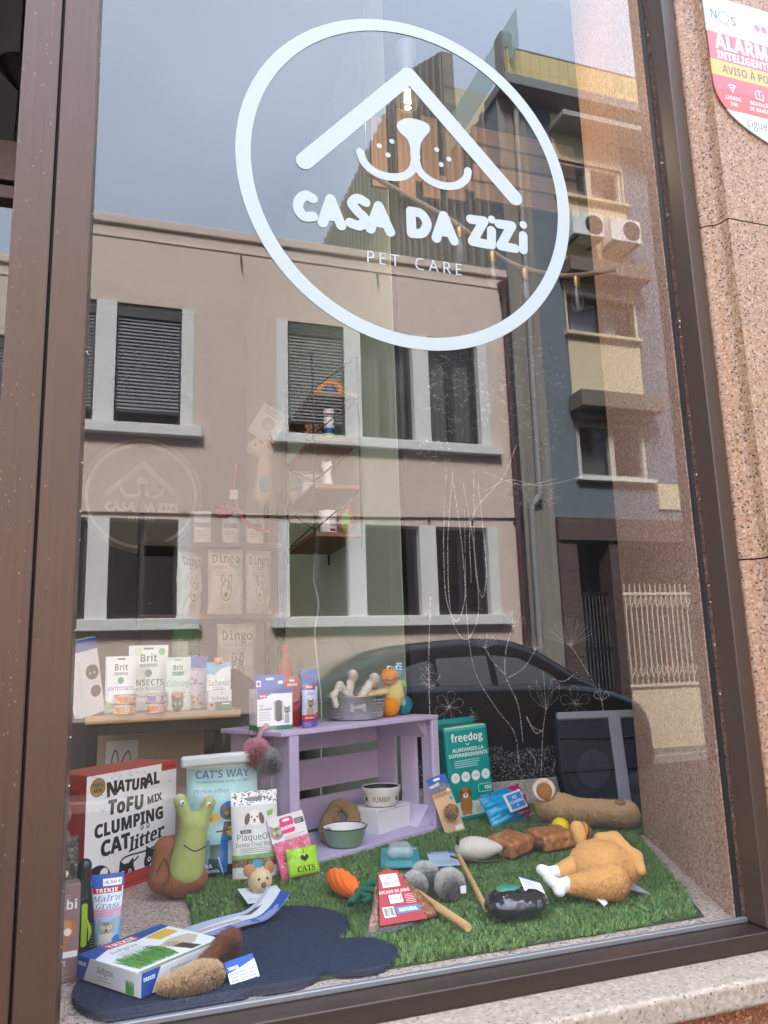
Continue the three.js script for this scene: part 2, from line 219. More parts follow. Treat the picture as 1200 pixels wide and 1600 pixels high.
// ---------- the houses across the street (their image stands in the shop glass) ----------
function holed(x0, y0, x1, y1, holes, z0, depth) {
  const s = new THREE.Shape([[x0, y0], [x1, y0], [x1, y1], [x0, y1]].map((p) => new THREE.Vector2(...p)));
  for (const [a, b, c, d] of holes) s.holes.push(new THREE.Path([[a, b], [a, d], [c, d], [c, b]].map((p) => new THREE.Vector2(...p))));
  return mv(new THREE.ExtrudeGeometry(s, { depth, bevelEnabled: false }), 0, 0, z0);
}
const FZ = 9.5;
{
  const b = thing('plastered_townhouse', 'low beige plastered house with grey framed windows across the street', 'house', [0, 0, 0]);
  const groups = [[-7.22, -3.77], [-2.56, 0.91], [2.1, 5.55]], holes = [];
  for (const [a, e] of groups) { holes.push([a, 4.78, e, 6.545]); holes.push([a, 2.14, e, 3.47]); }
  part(b, 'wall', holed(-12, 0, 5.97, 7.72, holes, FZ, 0.3), beigeM);
  part(b, 'parapet', rbx(-12.04, 7.72, FZ - 0.05, 6.0, 7.86, FZ + 0.35, 0.02), beigeM);
  part(b, 'parapet_band', rbx(-12.02, 7.52, FZ - 0.018, 5.985, 7.56, FZ + 0.02, 0.01), beigeM);
  part(b, 'roof', bx(-12, 7.3, FZ + 0.35, 5.97, 7.4, 19), S({ color: lin(0.2, 0.18, 0.16) }));
  part(b, 'side_wall', bx(5.72, 0, FZ + 0.302, 5.968, 7.3, 19), beigeM);
  part(b, 'inner_back', bx(-12, 0, FZ + 1.1, 5.7, 7.28, FZ + 1.15), roomM);
  for (const [a, e] of groups) for (const [y0, y1, up] of [[4.78, 6.545, 1], [2.14, 3.47, 0]]) {
    const st = [[a, a + 0.17], [a + 1.04, a + 1.3], [a + 2.15, a + 2.42], [e - 0.17, e]];
    const w = part(b, 'window', [...st.map(([p, q]) => rbx(p, y0 - 0.01, FZ - 0.012, q, y1, FZ + 0.2, 0.006)), bx(a + 0.17, y1 - 0.03, FZ + 0.06, e - 0.17, y1 - 0.002, FZ + 0.2)], trimM);
    part(w, 'sill', rbx(a - 0.1, y0 - 0.16, FZ - 0.14, e + 0.12, y0 - 0.01, FZ + 0.2, 0.012), trimM);
    for (let k = 0; k < 3; k++) {
      const p = st[k][1], q = st[k + 1][0], m = (p + q) / 2, yt = y1 - 0.03;
      part(w, 'sash', [bx(p, y0, FZ + 0.12, p + 0.045, yt, FZ + 0.17), bx(q - 0.045, y0, FZ + 0.12, q, yt, FZ + 0.17), bx(p + 0.045, y0, FZ + 0.12, q - 0.045, y0 + 0.06, FZ + 0.17), bx(p + 0.045, yt - 0.06, FZ + 0.12, q - 0.045, yt, FZ + 0.17), bx(m - 0.03, y0 + 0.06, FZ + 0.122, m + 0.03, yt - 0.06, FZ + 0.168)], darkFrame);
      part(w, 'pane', mv(new THREE.PlaneGeometry(q - p - 0.09, yt - y0 - 0.12), m, (y0 + yt) / 2, FZ + 0.145), paneGlass);
      const shut = up && (a < 2 || k === 0);
      if (shut) {
        const sl = []; for (let y = y0 + 0.24; y < yt - 0.17; y += 0.052) { const g = new THREE.BoxGeometry(q - p - 0.06, 0.04, 0.012); g.rotateX(0.55); sl.push(mv(g, m, y, FZ + 0.06)); }
        part(w, 'shutter', sl, slatM);
        part(w, 'shutter_box', [rbx(p, yt - 0.16, FZ + 0.03, q, yt, FZ + 0.11), bx(p, y0, FZ + 0.045, p + 0.03, yt - 0.16, FZ + 0.085), bx(q - 0.03, y0, FZ + 0.045, q, yt - 0.16, FZ + 0.085), bx(p + 0.03, y0 + 0.18, FZ + 0.045, q - 0.03, y0 + 0.22, FZ + 0.085)], darkFrame);
      } else if (up) {
        part(w, 'curtain', [...[0, 1].map((i) => { const g = new THREE.PlaneGeometry((q - p) / 2 - 0.02, yt - y0 - 0.1, 30, 1), P = g.attributes.position; for (let n = 0; n < P.count; n++) P.setZ(n, 0.02 * Math.sin(P.getX(n) * 70)); g.computeVertexNormals(); return mv(g, p + (q - p) * (0.25 + i * 0.5), (y0 + yt) / 2, FZ + 0.34); })], curtainM);
      }
    }
  }
  for (const x of [-2.9, 1.57, 3.7, 5.84]) part(b, 'hook', [rod([x, 7.46, FZ - 0.0], [x, 7.46, FZ - 0.07], 0.012), rod([x, 7.46, FZ - 0.07], [x, 7.3, FZ - 0.05], 0.01), rod([x, 7.3, FZ - 0.05], [x, 7.27, FZ - 0.1], 0.01)], blackMetal);
  part(b, 'cable', tube([[-12, 3.56, FZ - 0.02], [-5, 3.52, FZ - 0.02], [0, 3.54, FZ - 0.02], [3, 3.57, FZ - 0.02], [5.95, 3.63, FZ - 0.02]], 0.012, 60, 5), blackMetal);
  for (let x = -6.4; x < 5.9; x += 0.72) part(b, 'cable_clip', bx(x, 3.53, FZ - 0.03, x + 0.03, 3.58, FZ - 0.002), blackMetal);
  part(b, 'downpipe', [rod([5.9, 0, FZ - 0.06], [5.9, 7.35, FZ - 0.06], 0.045), rod([5.9, 7.35, FZ - 0.06], [5.9, 7.6, FZ - 0.06], 0.05, 0.1)], S({ color: lin(0.07, 0.025, 0.028), roughness: 0.6 }));
  part(b, 'base_wall', rbx(-12, 0, FZ - 0.03, 5.85, 0.86, FZ - 0.002, 0.008), S({ map: metalSideTex, color: lin(0.28, 0.24, 0.2), roughness: 0.85 }));
}
{
  const b = thing('tiled_apartment_block', 'tall blue tiled apartment block with cream panels and yellow parapet', 'building', [0, 0, 0]);
  const X1 = 13.5, holes = [], wins = [[7.12, 9.5, 8.52, 10.2], [7.12, 6.9, 8.5, 7.58], [7.12, 4.36, 8.5, 5.32]];
  for (const w of wins) holes.push(w);
  for (const w of wins) { holes.push([w[0] + 3.0, w[1], w[2] + 3.0, w[3]]); }
  part(b, 'wall', holed(6.06, 3.66, X1, 11.2, holes, FZ, 0.3), blueM);
  part(b, 'corner_strip', bx(6.03, 0, FZ - 0.03, 6.58, 11.18, FZ - 0.003), S({ map: metalSideTex, roughness: 0.85 }));
  for (const dx of [0, 3]) {
    const panel = new THREE.Shape([[7.1 + dx, 5.75], [8.54 + dx, 5.75], [8.54 + dx, 11.1], [7.1 + dx, 11.1]].map((p) => new THREE.Vector2(...p)));
    for (const w of wins.slice(0, 2)) panel.holes.push(new THREE.Path([[w[0] + 0.01 + dx, w[1]], [w[0] + 0.01 + dx, w[3]], [w[2] - 0.01 + dx, w[3]], [w[2] - 0.01 + dx, w[1]]].map((p) => new THREE.Vector2(...p))));
    part(b, 'cream_panel', mv(new THREE.ExtrudeGeometry(panel, { depth: 0.02, bevelEnabled: false }), 0, 0, FZ - 0.024), creamM);
  }
  part(b, 'cornice', rbx(6.0, 11.18, FZ - 0.42, X1, 11.38, FZ + 0.4, 0.02), S({ color: lin(0.2, 0.21, 0.22), roughness: 0.8 }));
  part(b, 'parapet', bx(6.1, 11.38, FZ - 0.38, X1, 11.9, FZ - 0.26), yellowM);
  part(b, 'parapet_rail', [rod([6.1, 11.97, FZ - 0.32], [X1, 11.97, FZ - 0.32], 0.025), ...Array.from({ length: 30 }, (_, i) => rod([6.15 + i * 0.25, 11.89, FZ - 0.32], [6.15 + i * 0.25, 11.97, FZ - 0.32], 0.012, 0.012, 6))], S({ color: lin(0.3, 0.3, 0.29), metalness: 0.4, roughness: 0.5 }));
  part(b, 'attic_slab', bx(7.05, 10.72, FZ - 0.5, 10, 10.82, FZ - 0.026), S({ color: lin(0.33, 0.32, 0.3) }));
  part(b, 'room_backing', bx(6.1, 0, FZ + 1.0, X1, 11.1, FZ + 1.05), roomM);
  for (const dx of [0, 3]) wins.forEach(([x0, y0, x1, y1], i) => {
    const a = x0 + dx + 0.01, e = x1 + dx - 0.01, fr = i === 1 ? S({ color: lin(0.06, 0.04, 0.03) }) : S({ color: lin(0.5, 0.48, 0.43) });
    const w = part(b, 'window', [bx(a, y0, FZ + 0.02, a + 0.07, y1, FZ + 0.1), bx(e - 0.07, y0, FZ + 0.02, e, y1, FZ + 0.1), bx(a + 0.07, y1 - 0.06, FZ + 0.02, e - 0.07, y1, FZ + 0.1), bx(a + 0.07, y0, FZ + 0.02, e - 0.07, y0 + 0.06, FZ + 0.1), bx((a + e) / 2 - 0.05, y0 + 0.06, FZ + 0.022, (a + e) / 2 + 0.05, y1 - 0.06, FZ + 0.098)], fr);
    part(w, 'pane', mv(new THREE.PlaneGeometry(e - a - 0.1, y1 - y0 - 0.1), (a + e) / 2, (y0 + y1) / 2, FZ + 0.06), paneGlass);
    part(w, 'curtain', bx(a + 0.05, y0, FZ + 0.3, (a + e) / 2 + (i === 2 ? 0.1 : 0.5), y1, FZ + 0.31), i === 1 ? S({ color: lin(0.4, 0.42, 0.45) }) : i === 0 ? S({ color: lin(0.3, 0.26, 0.2) }) : curtainM);
    part(w, 'sill', rbx(a - 0.08, y0 - 0.07, FZ - 0.12, e + 0.08, y0 - 0.006, FZ + 0.1, 0.01), i === 2 ? trimM : creamM);
    if (i) part(w, 'shutter_hood', rbx(a - 0.12, y1 + (i === 1 ? 0.26 : 0.14), FZ - 0.42, e + 0.14, y1 + (i === 1 ? 0.52 : 0.42), FZ - 0.03, 0.015), S({ color: lin(0.16, 0.135, 0.11), roughness: 0.85 }));
    if (i === 2) part(w, 'hood_neck', bx(a - 0.02, y1 + 0.0, FZ - 0.25, e + 0.02, y1 + 0.138, FZ - 0.03), S({ color: lin(0.1, 0.085, 0.07) }));
    if (i === 1) part(w, 'blind_rail', bx(a, y1 + 0.02, FZ - 0.06, e - 0.1, y1 + 0.06, FZ - 0.026), trimM);
  });
  part(b, 'ground_storey_beam', bx(6.6, 3.3, FZ - 0.1, X1, 3.66, FZ + 0.3), brickM);
  for (const [x0, x1] of [[6.6, 6.95], [7.55, 7.75], [9.95, 10.6]]) part(b, 'brick_pier', bx(x0, 0, FZ - 0.04, x1, 3.3, FZ + 0.3), brickM);
  part(b, 'plinth_wall', bx(7.75, 0, FZ, 9.95, 0.95, FZ + 0.3), creamM);
  part(b, 'vent_box', rbx(8.62, 3.86, FZ - 0.05, 9.2, 4.3, FZ + 0.01, 0.01), creamM);
  const gl = part(b, 'door_grille', bx(6.95, 2.42, FZ + 0.1, 7.55, 2.48, FZ + 0.13), blackMetal); part(gl, 'cross_rail', bx(6.95, 1.55, FZ + 0.1, 7.55, 1.6, FZ + 0.13), blackMetal);
  for (let i = 0; i < 9; i++) part(gl, 'bar', rod([6.99 + i * 0.066, 0, FZ + 0.115], [6.99 + i * 0.066, 2.45, FZ + 0.115], 0.009, 0.009, 6), S({ color: lin(0.14, 0.14, 0.14), metalness: 0.5 }));
  const gateM = S({ color: lin(0.62, 0.56, 0.45), roughness: 0.6 });
  const gt = part(b, 'scissor_gate', bx(7.72, 2.42, FZ - 0.05, 9.95, 2.46, FZ - 0.01), gateM); part(gt, 'bottom_rail', bx(7.72, 0.96, FZ - 0.05, 9.95, 1.0, FZ - 0.01), gateM);
  for (let i = 0; i < 22; i++) part(gt, 'gate_bar', bx(7.76 + i * 0.1, 1.0, FZ - 0.04, 7.775 + i * 0.1, 2.6, FZ - 0.025), gateM);
  for (const y of [1.2, 2.3]) { const l = []; for (let i = 0; i < 21; i++) { const x = 7.768 + i * 0.1; l.push(rod([x, y - 0.1, FZ - 0.046], [x + 0.1, y + 0.1, FZ - 0.046], 0.006, 0.006, 5), rod([x, y + 0.1, FZ - 0.054], [x + 0.1, y - 0.1, FZ - 0.054], 0.006, 0.006, 5)); } part(gt, 'gate_lattice', l, gateM); }
  part(b, 'drain_pipe', tube([[6.36, 11.1, FZ - 0.1], [6.34, 8, FZ - 0.1], [6.3, 4.2, FZ - 0.1], [6.28, 4.0, FZ - 0.1], [6.14, 3.8, FZ - 0.1], [6.13, 3.6, FZ - 0.1], [6.12, 0, FZ - 0.1]], 0.055, 90, 10), S({ color: lin(0.26, 0.26, 0.26), roughness: 0.6, metalness: 0.1 }));
  // flank, roof terrace and penthouse
  const flank = new THREE.Shape([[-FZ - 0.3, 0], [-FZ - 0.3, 11.3], [-11.7, 11.3], [-11.7, 14.0], [-13.8, 15.2], [-22, 15.1], [-22, 0]].map((p) => new THREE.Vector2(...p)));
  const fg = new THREE.ExtrudeGeometry(flank, { depth: 0.25, bevelEnabled: false }); fg.rotateY(Math.PI / 2); fg.translate(6.06, 0, 0);
  part(b, 'flank_wall', fg, metalSideM);
  const ribs = []; for (let z = 10.0; z < 21.9; z += 0.35) { const top = z < 11.7 ? 11.3 : z < 13.8 ? 14.0 + (z - 11.7) * 0.571 : 15.2 - (z - 13.8) * 0.012; ribs.push(bx(6.0, 6.5, z, 6.058, top - 0.02, z + 0.12)); }
  part(b, 'corrugated_rib', ribs, metalSideM);
  part(b, 'roof_terrace', bx(6.31, 11.0, FZ + 0.4, X1, 11.2, 22), roomM);
  part(b, 'penthouse_front', bx(6.32, 11.2, 11.7, 8.2, 13.2, 11.9), creamM);
  part(b, 'terrace_balustrade', mv(new THREE.PlaneGeometry(2.9, 0.75).rotateY(Math.PI / 2), 6.12, 12.0, 10.2), PM({ color: lin(0.55, 0.66, 0.6), transmission: 0.6, thickness: 0, roughness: 0.25 }));
  part(b, 'chimney_post', bx(6.1, 11.3, FZ - 0.2, 6.32, 12.4, FZ + 0.05), metalSideM);
}
function acUnit(x, y, label) {
  const a = thing('air_conditioner', label, 'air conditioner', [x, y, FZ - 0.3], 0, 'wall air conditioners');
  part(a, 'casing', rbx(-0.31, -0.22, -0.14, 0.31, 0.22, 0.14, 0.02), S({ color: lin(0.72, 0.72, 0.69), roughness: 0.4 }));
  const g = part(a, 'fan_opening', mv(new THREE.CylinderGeometry(0.17, 0.17, 0.006, 36).rotateX(Math.PI / 2), 0.1, 0, -0.143), roomM);
  part(g, 'guard', [0.165, 0.12, 0.075].map((r) => mv(new THREE.TorusGeometry(r, 0.006, 6, 32), 0.1, 0, -0.155)).concat([0, 1, 2, 3].map((k) => rod([0.1 + 0.16 * Math.cos(k * 0.785), 0.16 * Math.sin(k * 0.785), -0.156], [0.1 - 0.16 * Math.cos(k * 0.785), -0.16 * Math.sin(k * 0.785), -0.156], 0.004, 0.004, 5))), S({ color: lin(0.2, 0.2, 0.2) }));
  for (const x of [-0.25, 0.2]) part(a, 'bracket', bx(x, -0.25, -0.12, x + 0.05, -0.222, 0.27), blackMetal);
}
acUnit(7.42, 8.72, 'white air conditioner box at the round sticker edge, left of two');
acUnit(8.18, 8.72, 'white air conditioner box nearest the window frame, right of two');

// a parked black car in front of the plastered house
{
  const car = thing('parked_car', 'glossy black car parked across the street, reflected in the window', 'car', [3.78, -0.1, 7.6]);
  const paint = PM({ color: lin(0.016, 0.016, 0.017), roughness: 0.25, clearcoat: 1, clearcoatRoughness: 0.03 });
  const glassM = PM({ color: lin(0.26, 0.27, 0.275), roughness: 0.05, metalness: 0, specularIntensity: 1, ior: 1.6 });
  const sideShape = (pts, depth, bev, z) => { const s = new THREE.Shape(); s.moveTo(...pts[0]); s.splineThru(pts.slice(1).map((p) => new THREE.Vector2(...p))); const g = new THREE.ExtrudeGeometry(s, { depth: depth - 2 * bev, bevelEnabled: true, bevelSize: bev, bevelThickness: bev, bevelSegments: 5, curveSegments: 60 }); return mv(g, 0, 0, z + bev); };
  // x: front towards +x
  part(car, 'body', sideShape([[-2.1, 0.34], [-2.18, 0.62], [-2.12, 0.98], [-1.9, 1.16], [-1.2, 1.22], [0.2, 1.2], [1.15, 1.17], [1.75, 1.06], [2.08, 0.88], [2.14, 0.55], [2.05, 0.34], [1.0, 0.26], [-1.0, 0.26]], 1.78, 0.1, -0.89), paint);
  const cabin = part(car, 'cabin', (() => { const g = sideShape([[-1.95, 1.12], [-1.75, 1.3], [-1.1, 1.56], [-0.5, 1.69], [0.3, 1.71], [0.75, 1.62], [1.25, 1.32], [1.45, 1.14], [0, 1.1]], 1.62, 0.1, -0.81), p = g.attributes.position; for (let i = 0; i < p.count; i++) { const k = Math.max(0, (p.getY(i) - 1.15) / 0.55); p.setZ(i, p.getZ(i) * (1 - 0.2 * k)); } g.computeVertexNormals(); return g; })(), paint);
  const win = (pts) => [-1, 1].map((s) => { const sh = new THREE.Shape(pts.map((p) => new THREE.Vector2(...p))), g = new THREE.ExtrudeGeometry(sh, { depth: 0.012, bevelEnabled: false }), p = g.attributes.position; for (let i = 0; i < p.count; i++) { const k = Math.max(0, (p.getY(i) - 1.15) / 0.55); p.setZ(i, s * ((0.812 * (1 - 0.2 * k)) + p.getZ(i))); } g.computeVertexNormals(); return g; });
  for (const pts of [[[-0.42, 1.22], [-0.42, 1.6], [0.2, 1.62], [0.22, 1.22]], [[0.3, 1.22], [0.28, 1.62], [0.6, 1.58], [1.02, 1.36], [1.1, 1.22]], [[-1.5, 1.24], [-1.1, 1.45], [-0.52, 1.58], [-0.52, 1.22]]]) for (const g of win(pts)) part(cabin, 'side_window', g, glassM);
  part(cabin, 'chrome_strip', [-1, 1].map((s) => tube([[-1.6, 1.2, s * 0.815], [0, 1.185, s * 0.82], [1.2, 1.175, s * 0.81]], 0.008, 30, 5)), S({ color: lin(0.5, 0.5, 0.5), metalness: 1, roughness: 0.2 }));
  for (const [x, z] of [[-1.32, -0.86], [-1.32, 0.86], [1.36, -0.86], [1.36, 0.86]]) {
    const w = part(car, 'wheel', mv(new THREE.CylinderGeometry(0.33, 0.33, 0.2, 36).rotateX(Math.PI / 2), x, 0.33, z * 0.93), rubberM);
    part(w, 'rim', [mv(new THREE.CylinderGeometry(0.21, 0.21, 0.205, 28).rotateX(Math.PI / 2), x, 0.33, z * 0.94), ...[0, 1, 2, 3, 4].map((k) => { const g = new THREE.BoxGeometry(0.05, 0.19, 0.02); g.translate(0, 0.1, 0); g.rotateZ(k * 1.2566); return mv(g, x, 0.33, z * 0.94 + Math.sign(z) * 0.11); })], S({ color: lin(0.3, 0.3, 0.31), metalness: 0.8, roughness: 0.35 }));
  }
  for (const s of [-1, 1]) { part(car, 'side_mirror', mv(new THREE.SphereGeometry(0.1, 16, 12).scale(1.1, 0.75, 0.9), 0.98, 1.2, s * 0.97), paint); part(car, 'headlight', mv(new THREE.SphereGeometry(0.14, 18, 12).scale(1.2, 0.55, 0.8), 1.95, 0.84, s * 0.66), PM({ color: lin(0.6, 0.6, 0.6), roughness: 0.1, clearcoat: 1 })); part(car, 'door_handle', rbx(-0.15, 1.0, s * 0.9 - 0.012, 0.05, 1.03, s * 0.9 + 0.012), paint); }
  part(car, 'aerial', rod([-1.0, 1.58, 0.1], [-1.25, 1.9, 0.1], 0.006, 0.003, 6), blackMetal);
}

// ---------- the shop building ----------
const F = 1.02;
const wallM = S({ color: lin(0.2, 0.19, 0.18), roughness: 0.9 });
const ceilM = S({ color: lin(0.3, 0.3, 0.3), roughness: 0.9 });
struct('shop_floor', bx(-3.2, 0.4, -5.2, 2.2, 0.55, -0.2), S({ map: canvasTex(512, 512, (c) => { rect(c, 0, 0, 512, 512, '#6f6a64'); for (let j = 0; j < 2; j++) for (let i = 0; i < 2; i++) rect(c, i * 256 + 2, j * 256 + 2, 252, 252, ['#8d8780', '#938d86', '#87827b', '#908a82'][j * 2 + i]); }, [1.1, 1.1]), roughness: 0.45 }));
struct('shop_ceiling', bx(-3.2, 4.2, -5.2, 2.2, 4.355, -0.02), ceilM);
struct('shop_back_wall', bx(-3.2, 0.55, -5.2, 2.2, 4.2, -4.6), S({ color: lin(0.12, 0.125, 0.14), roughness: 0.9 }));
struct('shop_side_wall', bx(-3.2, 0.55, -4.6, -3.0, 4.2, -0.3), wallM);
struct('green_wall', bx(0.9, 0.55, -4.6, 1.0, 4.2, -1.2), S({ map: plasterTex('#d0dfc2', ['#d8e6cb', '#c6d6b7'], '#bccdac'), roughness: 0.85 }));
struct('upper_facade', [bx(-14, 4.36, -0.6, 14, 9.2, 0.06), bx(-14, 3.35, -0.6, -1.45, 4.358, 0.06), bx(1.62, 3.35, -0.6, 14, 4.358, 0.098), bx(-1.448, 3.36, -0.74, -0.175, 4.358, 0.055)], S({ map: graniteTex, roughness: 0.6 }));
struct('upper_floors', bx(-14, 4.4, -9, 14, 9.19, -0.62), S({ color: lin(0.3, 0.29, 0.27) }));
struct('shop_facade', [bx(-14, 0, -0.6, -3.05, 3.345, 0.06), bx(-3.05, 0, -0.3, -1.45, 0.9, 0.06), bx(1.62, 0, -0.6, 14, 3.345, 0.098)], graniteM);
struct('window_base_wall', bx(-0.175, 0, -0.18, 1.62, 0.94, 0.115), graniteRoughM);
struct('stone_sill', [rbx(-0.178, 0.942, -0.1, 1.64, 0.983, 0.15, 0.008)], sillM);
struct('entrance_step', bx(-1.45, 0, -0.85, -0.18, 0.18, 0.05), sillM);
// granite pilaster right of the window: slabs with open joints and a moulded edge
{
  const p = thing('granite_pilaster', 'pink speckled granite pilaster right of the shop window', 'pilaster');
  const mould = new THREE.Shape(); mould.moveTo(1.135, -0.05); mould.lineTo(1.135, 0.045); mould.quadraticCurveTo(1.138, 0.062, 1.15, 0.066); mould.quadraticCurveTo(1.163, 0.068, 1.166, 0.084); mould.lineTo(1.168, 0.1); mould.lineTo(1.62, 0.1); mould.lineTo(1.62, -0.05);
  for (const [a, e] of [[0.983, 1.668], [1.671, 2.372], [2.375, 3.35], [3.353, 4.355]]) { const g = new THREE.ExtrudeGeometry(mould, { depth: e - a, bevelEnabled: false, curveSegments: 8 }); g.rotateX(-Math.PI / 2); g.scale(1, 1, -1); const ix = g.index; g.translate(0, a, 0); const h = g.toNonIndexed(); const P = h.attributes.position; for (let i = 0; i < P.count; i += 3) { const t = [P.getX(i + 1), P.getY(i + 1), P.getZ(i + 1)]; P.setXYZ(i + 1, P.getX(i + 2), P.getY(i + 2), P.getZ(i + 2)); P.setXYZ(i + 2, ...t); } h.computeVertexNormals(); part(p, 'slab', uvm(h), graniteM); }
  part(p, 'joint', bx(1.185, 0.983, -0.04, 1.6, 4.35, 0.09), S({ color: lin(0.22, 0.18, 0.15) }));
}
// window frame
{
  const w = thing('shop_window_frame', 'dark brown metal shop window frame around the display', 'window frame');
  part(w, 'inner_post', rbx(-0.1135, 0.984, -0.05, -0.06, 4.355, 0.05, 0.003), frameM);
  part(w, 'outer_post', rbx(-0.172, 0.984, -0.05, -0.117, 4.355, 0.052, 0.003), frameM);
  part(w, 'post_gap', bx(-0.118, 0.984, -0.05, -0.113, 4.35, 0.035), rubberM);
  part(w, 'bottom_rail', rbx(-0.0595, 0.984, 0.008, 1.131, 1.013, 0.062, 0.003), frameDarkM);
  part(w, 'bottom_bead', [rbx(-0.0595, 1.0132, 0.002, 1.1, 1.022, 0.012, 0.002)], S({ color: lin(0.22, 0.22, 0.23), metalness: 0.5, roughness: 0.4 }));
  part(w, 'right_post', rbx(1.101, 1.0135, 0.004, 1.1335, 4.355, 0.055, 0.003), PM({ color: lin(0.06, 0.036, 0.026), roughness: 0.38, metalness: 0.15 }));
  part(w, 'mitre_joint', rod([1.097, 1.016, 0.0635], [1.131, 0.99, 0.0635], 0.0008, 0.0008, 5), S({ color: lin(0.6, 0.55, 0.5) }));
  part(w, 'right_gasket', bx(1.0935, 1.013, -0.012, 1.1, 4.2, -0.003), rubberM);
  part(w, 'top_rail', rbx(-0.0595, 4.21, -0.018, 1.1, 4.355, 0.05, 0.003), frameM);
  const bits = []; for (let i = 0; i < 46; i++) { const s = i % 2; bits.push(ball(s ? 1.1 + rr(-0.001, 0.002) : -0.0585 + rr(-0.001, 0.001), rr(1.05, 3.0), s ? 0.0035 : rr(0.004, 0.03), rr(0.0007, 0.002), 6).scale(1, 1, 1)); }
  part(w, 'sealant_crumbs', bits, S({ color: lin(0.6, 0.58, 0.55) })).userData.kind = 'stuff';
  part(w, 'glass_pane', mv(new THREE.PlaneGeometry(1.162, 3.21), 0.52, 2.61, 0), shopGlass);
}
{ // unseen window, added left of the entrance to brighten the green inner wall
  const w = thing('added_shop_window', 'added unseen brown framed window left of the entrance, lets daylight in', 'window');
  part(w, 'frame', [rbx(-3.05, 0.902, -0.05, -2.99, 3.345, 0.04), rbx(-1.51, 0.902, -0.05, -1.452, 3.345, 0.04), rbx(-2.989, 0.902, -0.05, -1.511, 0.96, 0.04), rbx(-2.989, 3.28, -0.05, -1.511, 3.345, 0.04)], frameM);
  part(w, 'pane', mv(new THREE.PlaneGeometry(1.48, 2.32), -2.25, 2.12, 0), shopGlass);
}
{ // recessed entrance door left of the post
  const d = thing('entrance_door', 'dark brown glazed entrance door left of the window post', 'door');
  part(d, 'transom_bar', [rbx(-1.4, 2.745, -0.83, -0.21, 2.86, -0.76, 0.003)], frameM);
  part(d, 'head_rail', rbx(-1.38, 2.70, -0.82, -0.24, 2.738, -0.77, 0.003), frameM);
  part(d, 'jamb', [rbx(-0.205, 0.18, -0.85, -0.175, 3.34, -0.74, 0.003), rbx(-1.45, 0.18, -0.85, -1.41, 3.34, -0.74, 0.003)], frameM);
  part(d, 'stile', [rbx(-0.24, 0.2, -0.82, -0.208, 2.69, -0.77, 0.003), rbx(-1.4, 0.2, -0.82, -1.34, 2.69, -0.77, 0.003), rbx(-1.335, 0.2, -0.82, -0.245, 0.5, -0.77, 0.003)], frameM);
  part(d, 'pane', mv(new THREE.PlaneGeometry(1.1, 2.2), -0.79, 1.6, -0.795), shopGlass);
  part(d, 'transom_pane', mv(new THREE.PlaneGeometry(1.2, 0.5), -0.81, 3.1, -0.795), paneGlass);
  part(d, 'return_panel', bx(-0.172, 0.18, -0.74, -0.1, 4.19, -0.055), frameDarkM);
  part(d, 'door_handle', rod([-1.3, 1.15, -0.72], [-1.3, 1.75, -0.72], 0.015), S({ color: lin(0.5, 0.5, 0.5), metalness: 1, roughness: 0.3 }));
}
// display bench, back board and splayed stone reveal
struct('display_bench', [bx(-0.099, 0.9, -1.25, 1.75, 1.012, -0.006), bx(-0.9, 0.9, -1.25, -0.101, 1.012, -0.86), bx(-0.9, 0.56, -1.2, 1.75, 0.9, -1.1)], benchM);
struct('stone_plinth', bx(0.9, 1.013, -1.199, 1.75, 1.1, -1.15), terrazzoM);
struct('display_side_wall', bx(1.75, 0.56, -1.25, 1.85, 4.2, -0.05), wallM);
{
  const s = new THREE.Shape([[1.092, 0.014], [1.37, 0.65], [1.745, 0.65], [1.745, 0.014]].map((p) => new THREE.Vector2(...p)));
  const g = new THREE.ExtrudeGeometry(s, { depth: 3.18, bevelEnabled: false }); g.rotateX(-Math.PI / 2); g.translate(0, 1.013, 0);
  const h = uvm(g); struct('stone_reveal', h, litRevealM);
}
struct('board_side_filler', bx(-0.9, 3.36, -0.8, -0.175, 4.19, -0.75), wallM);
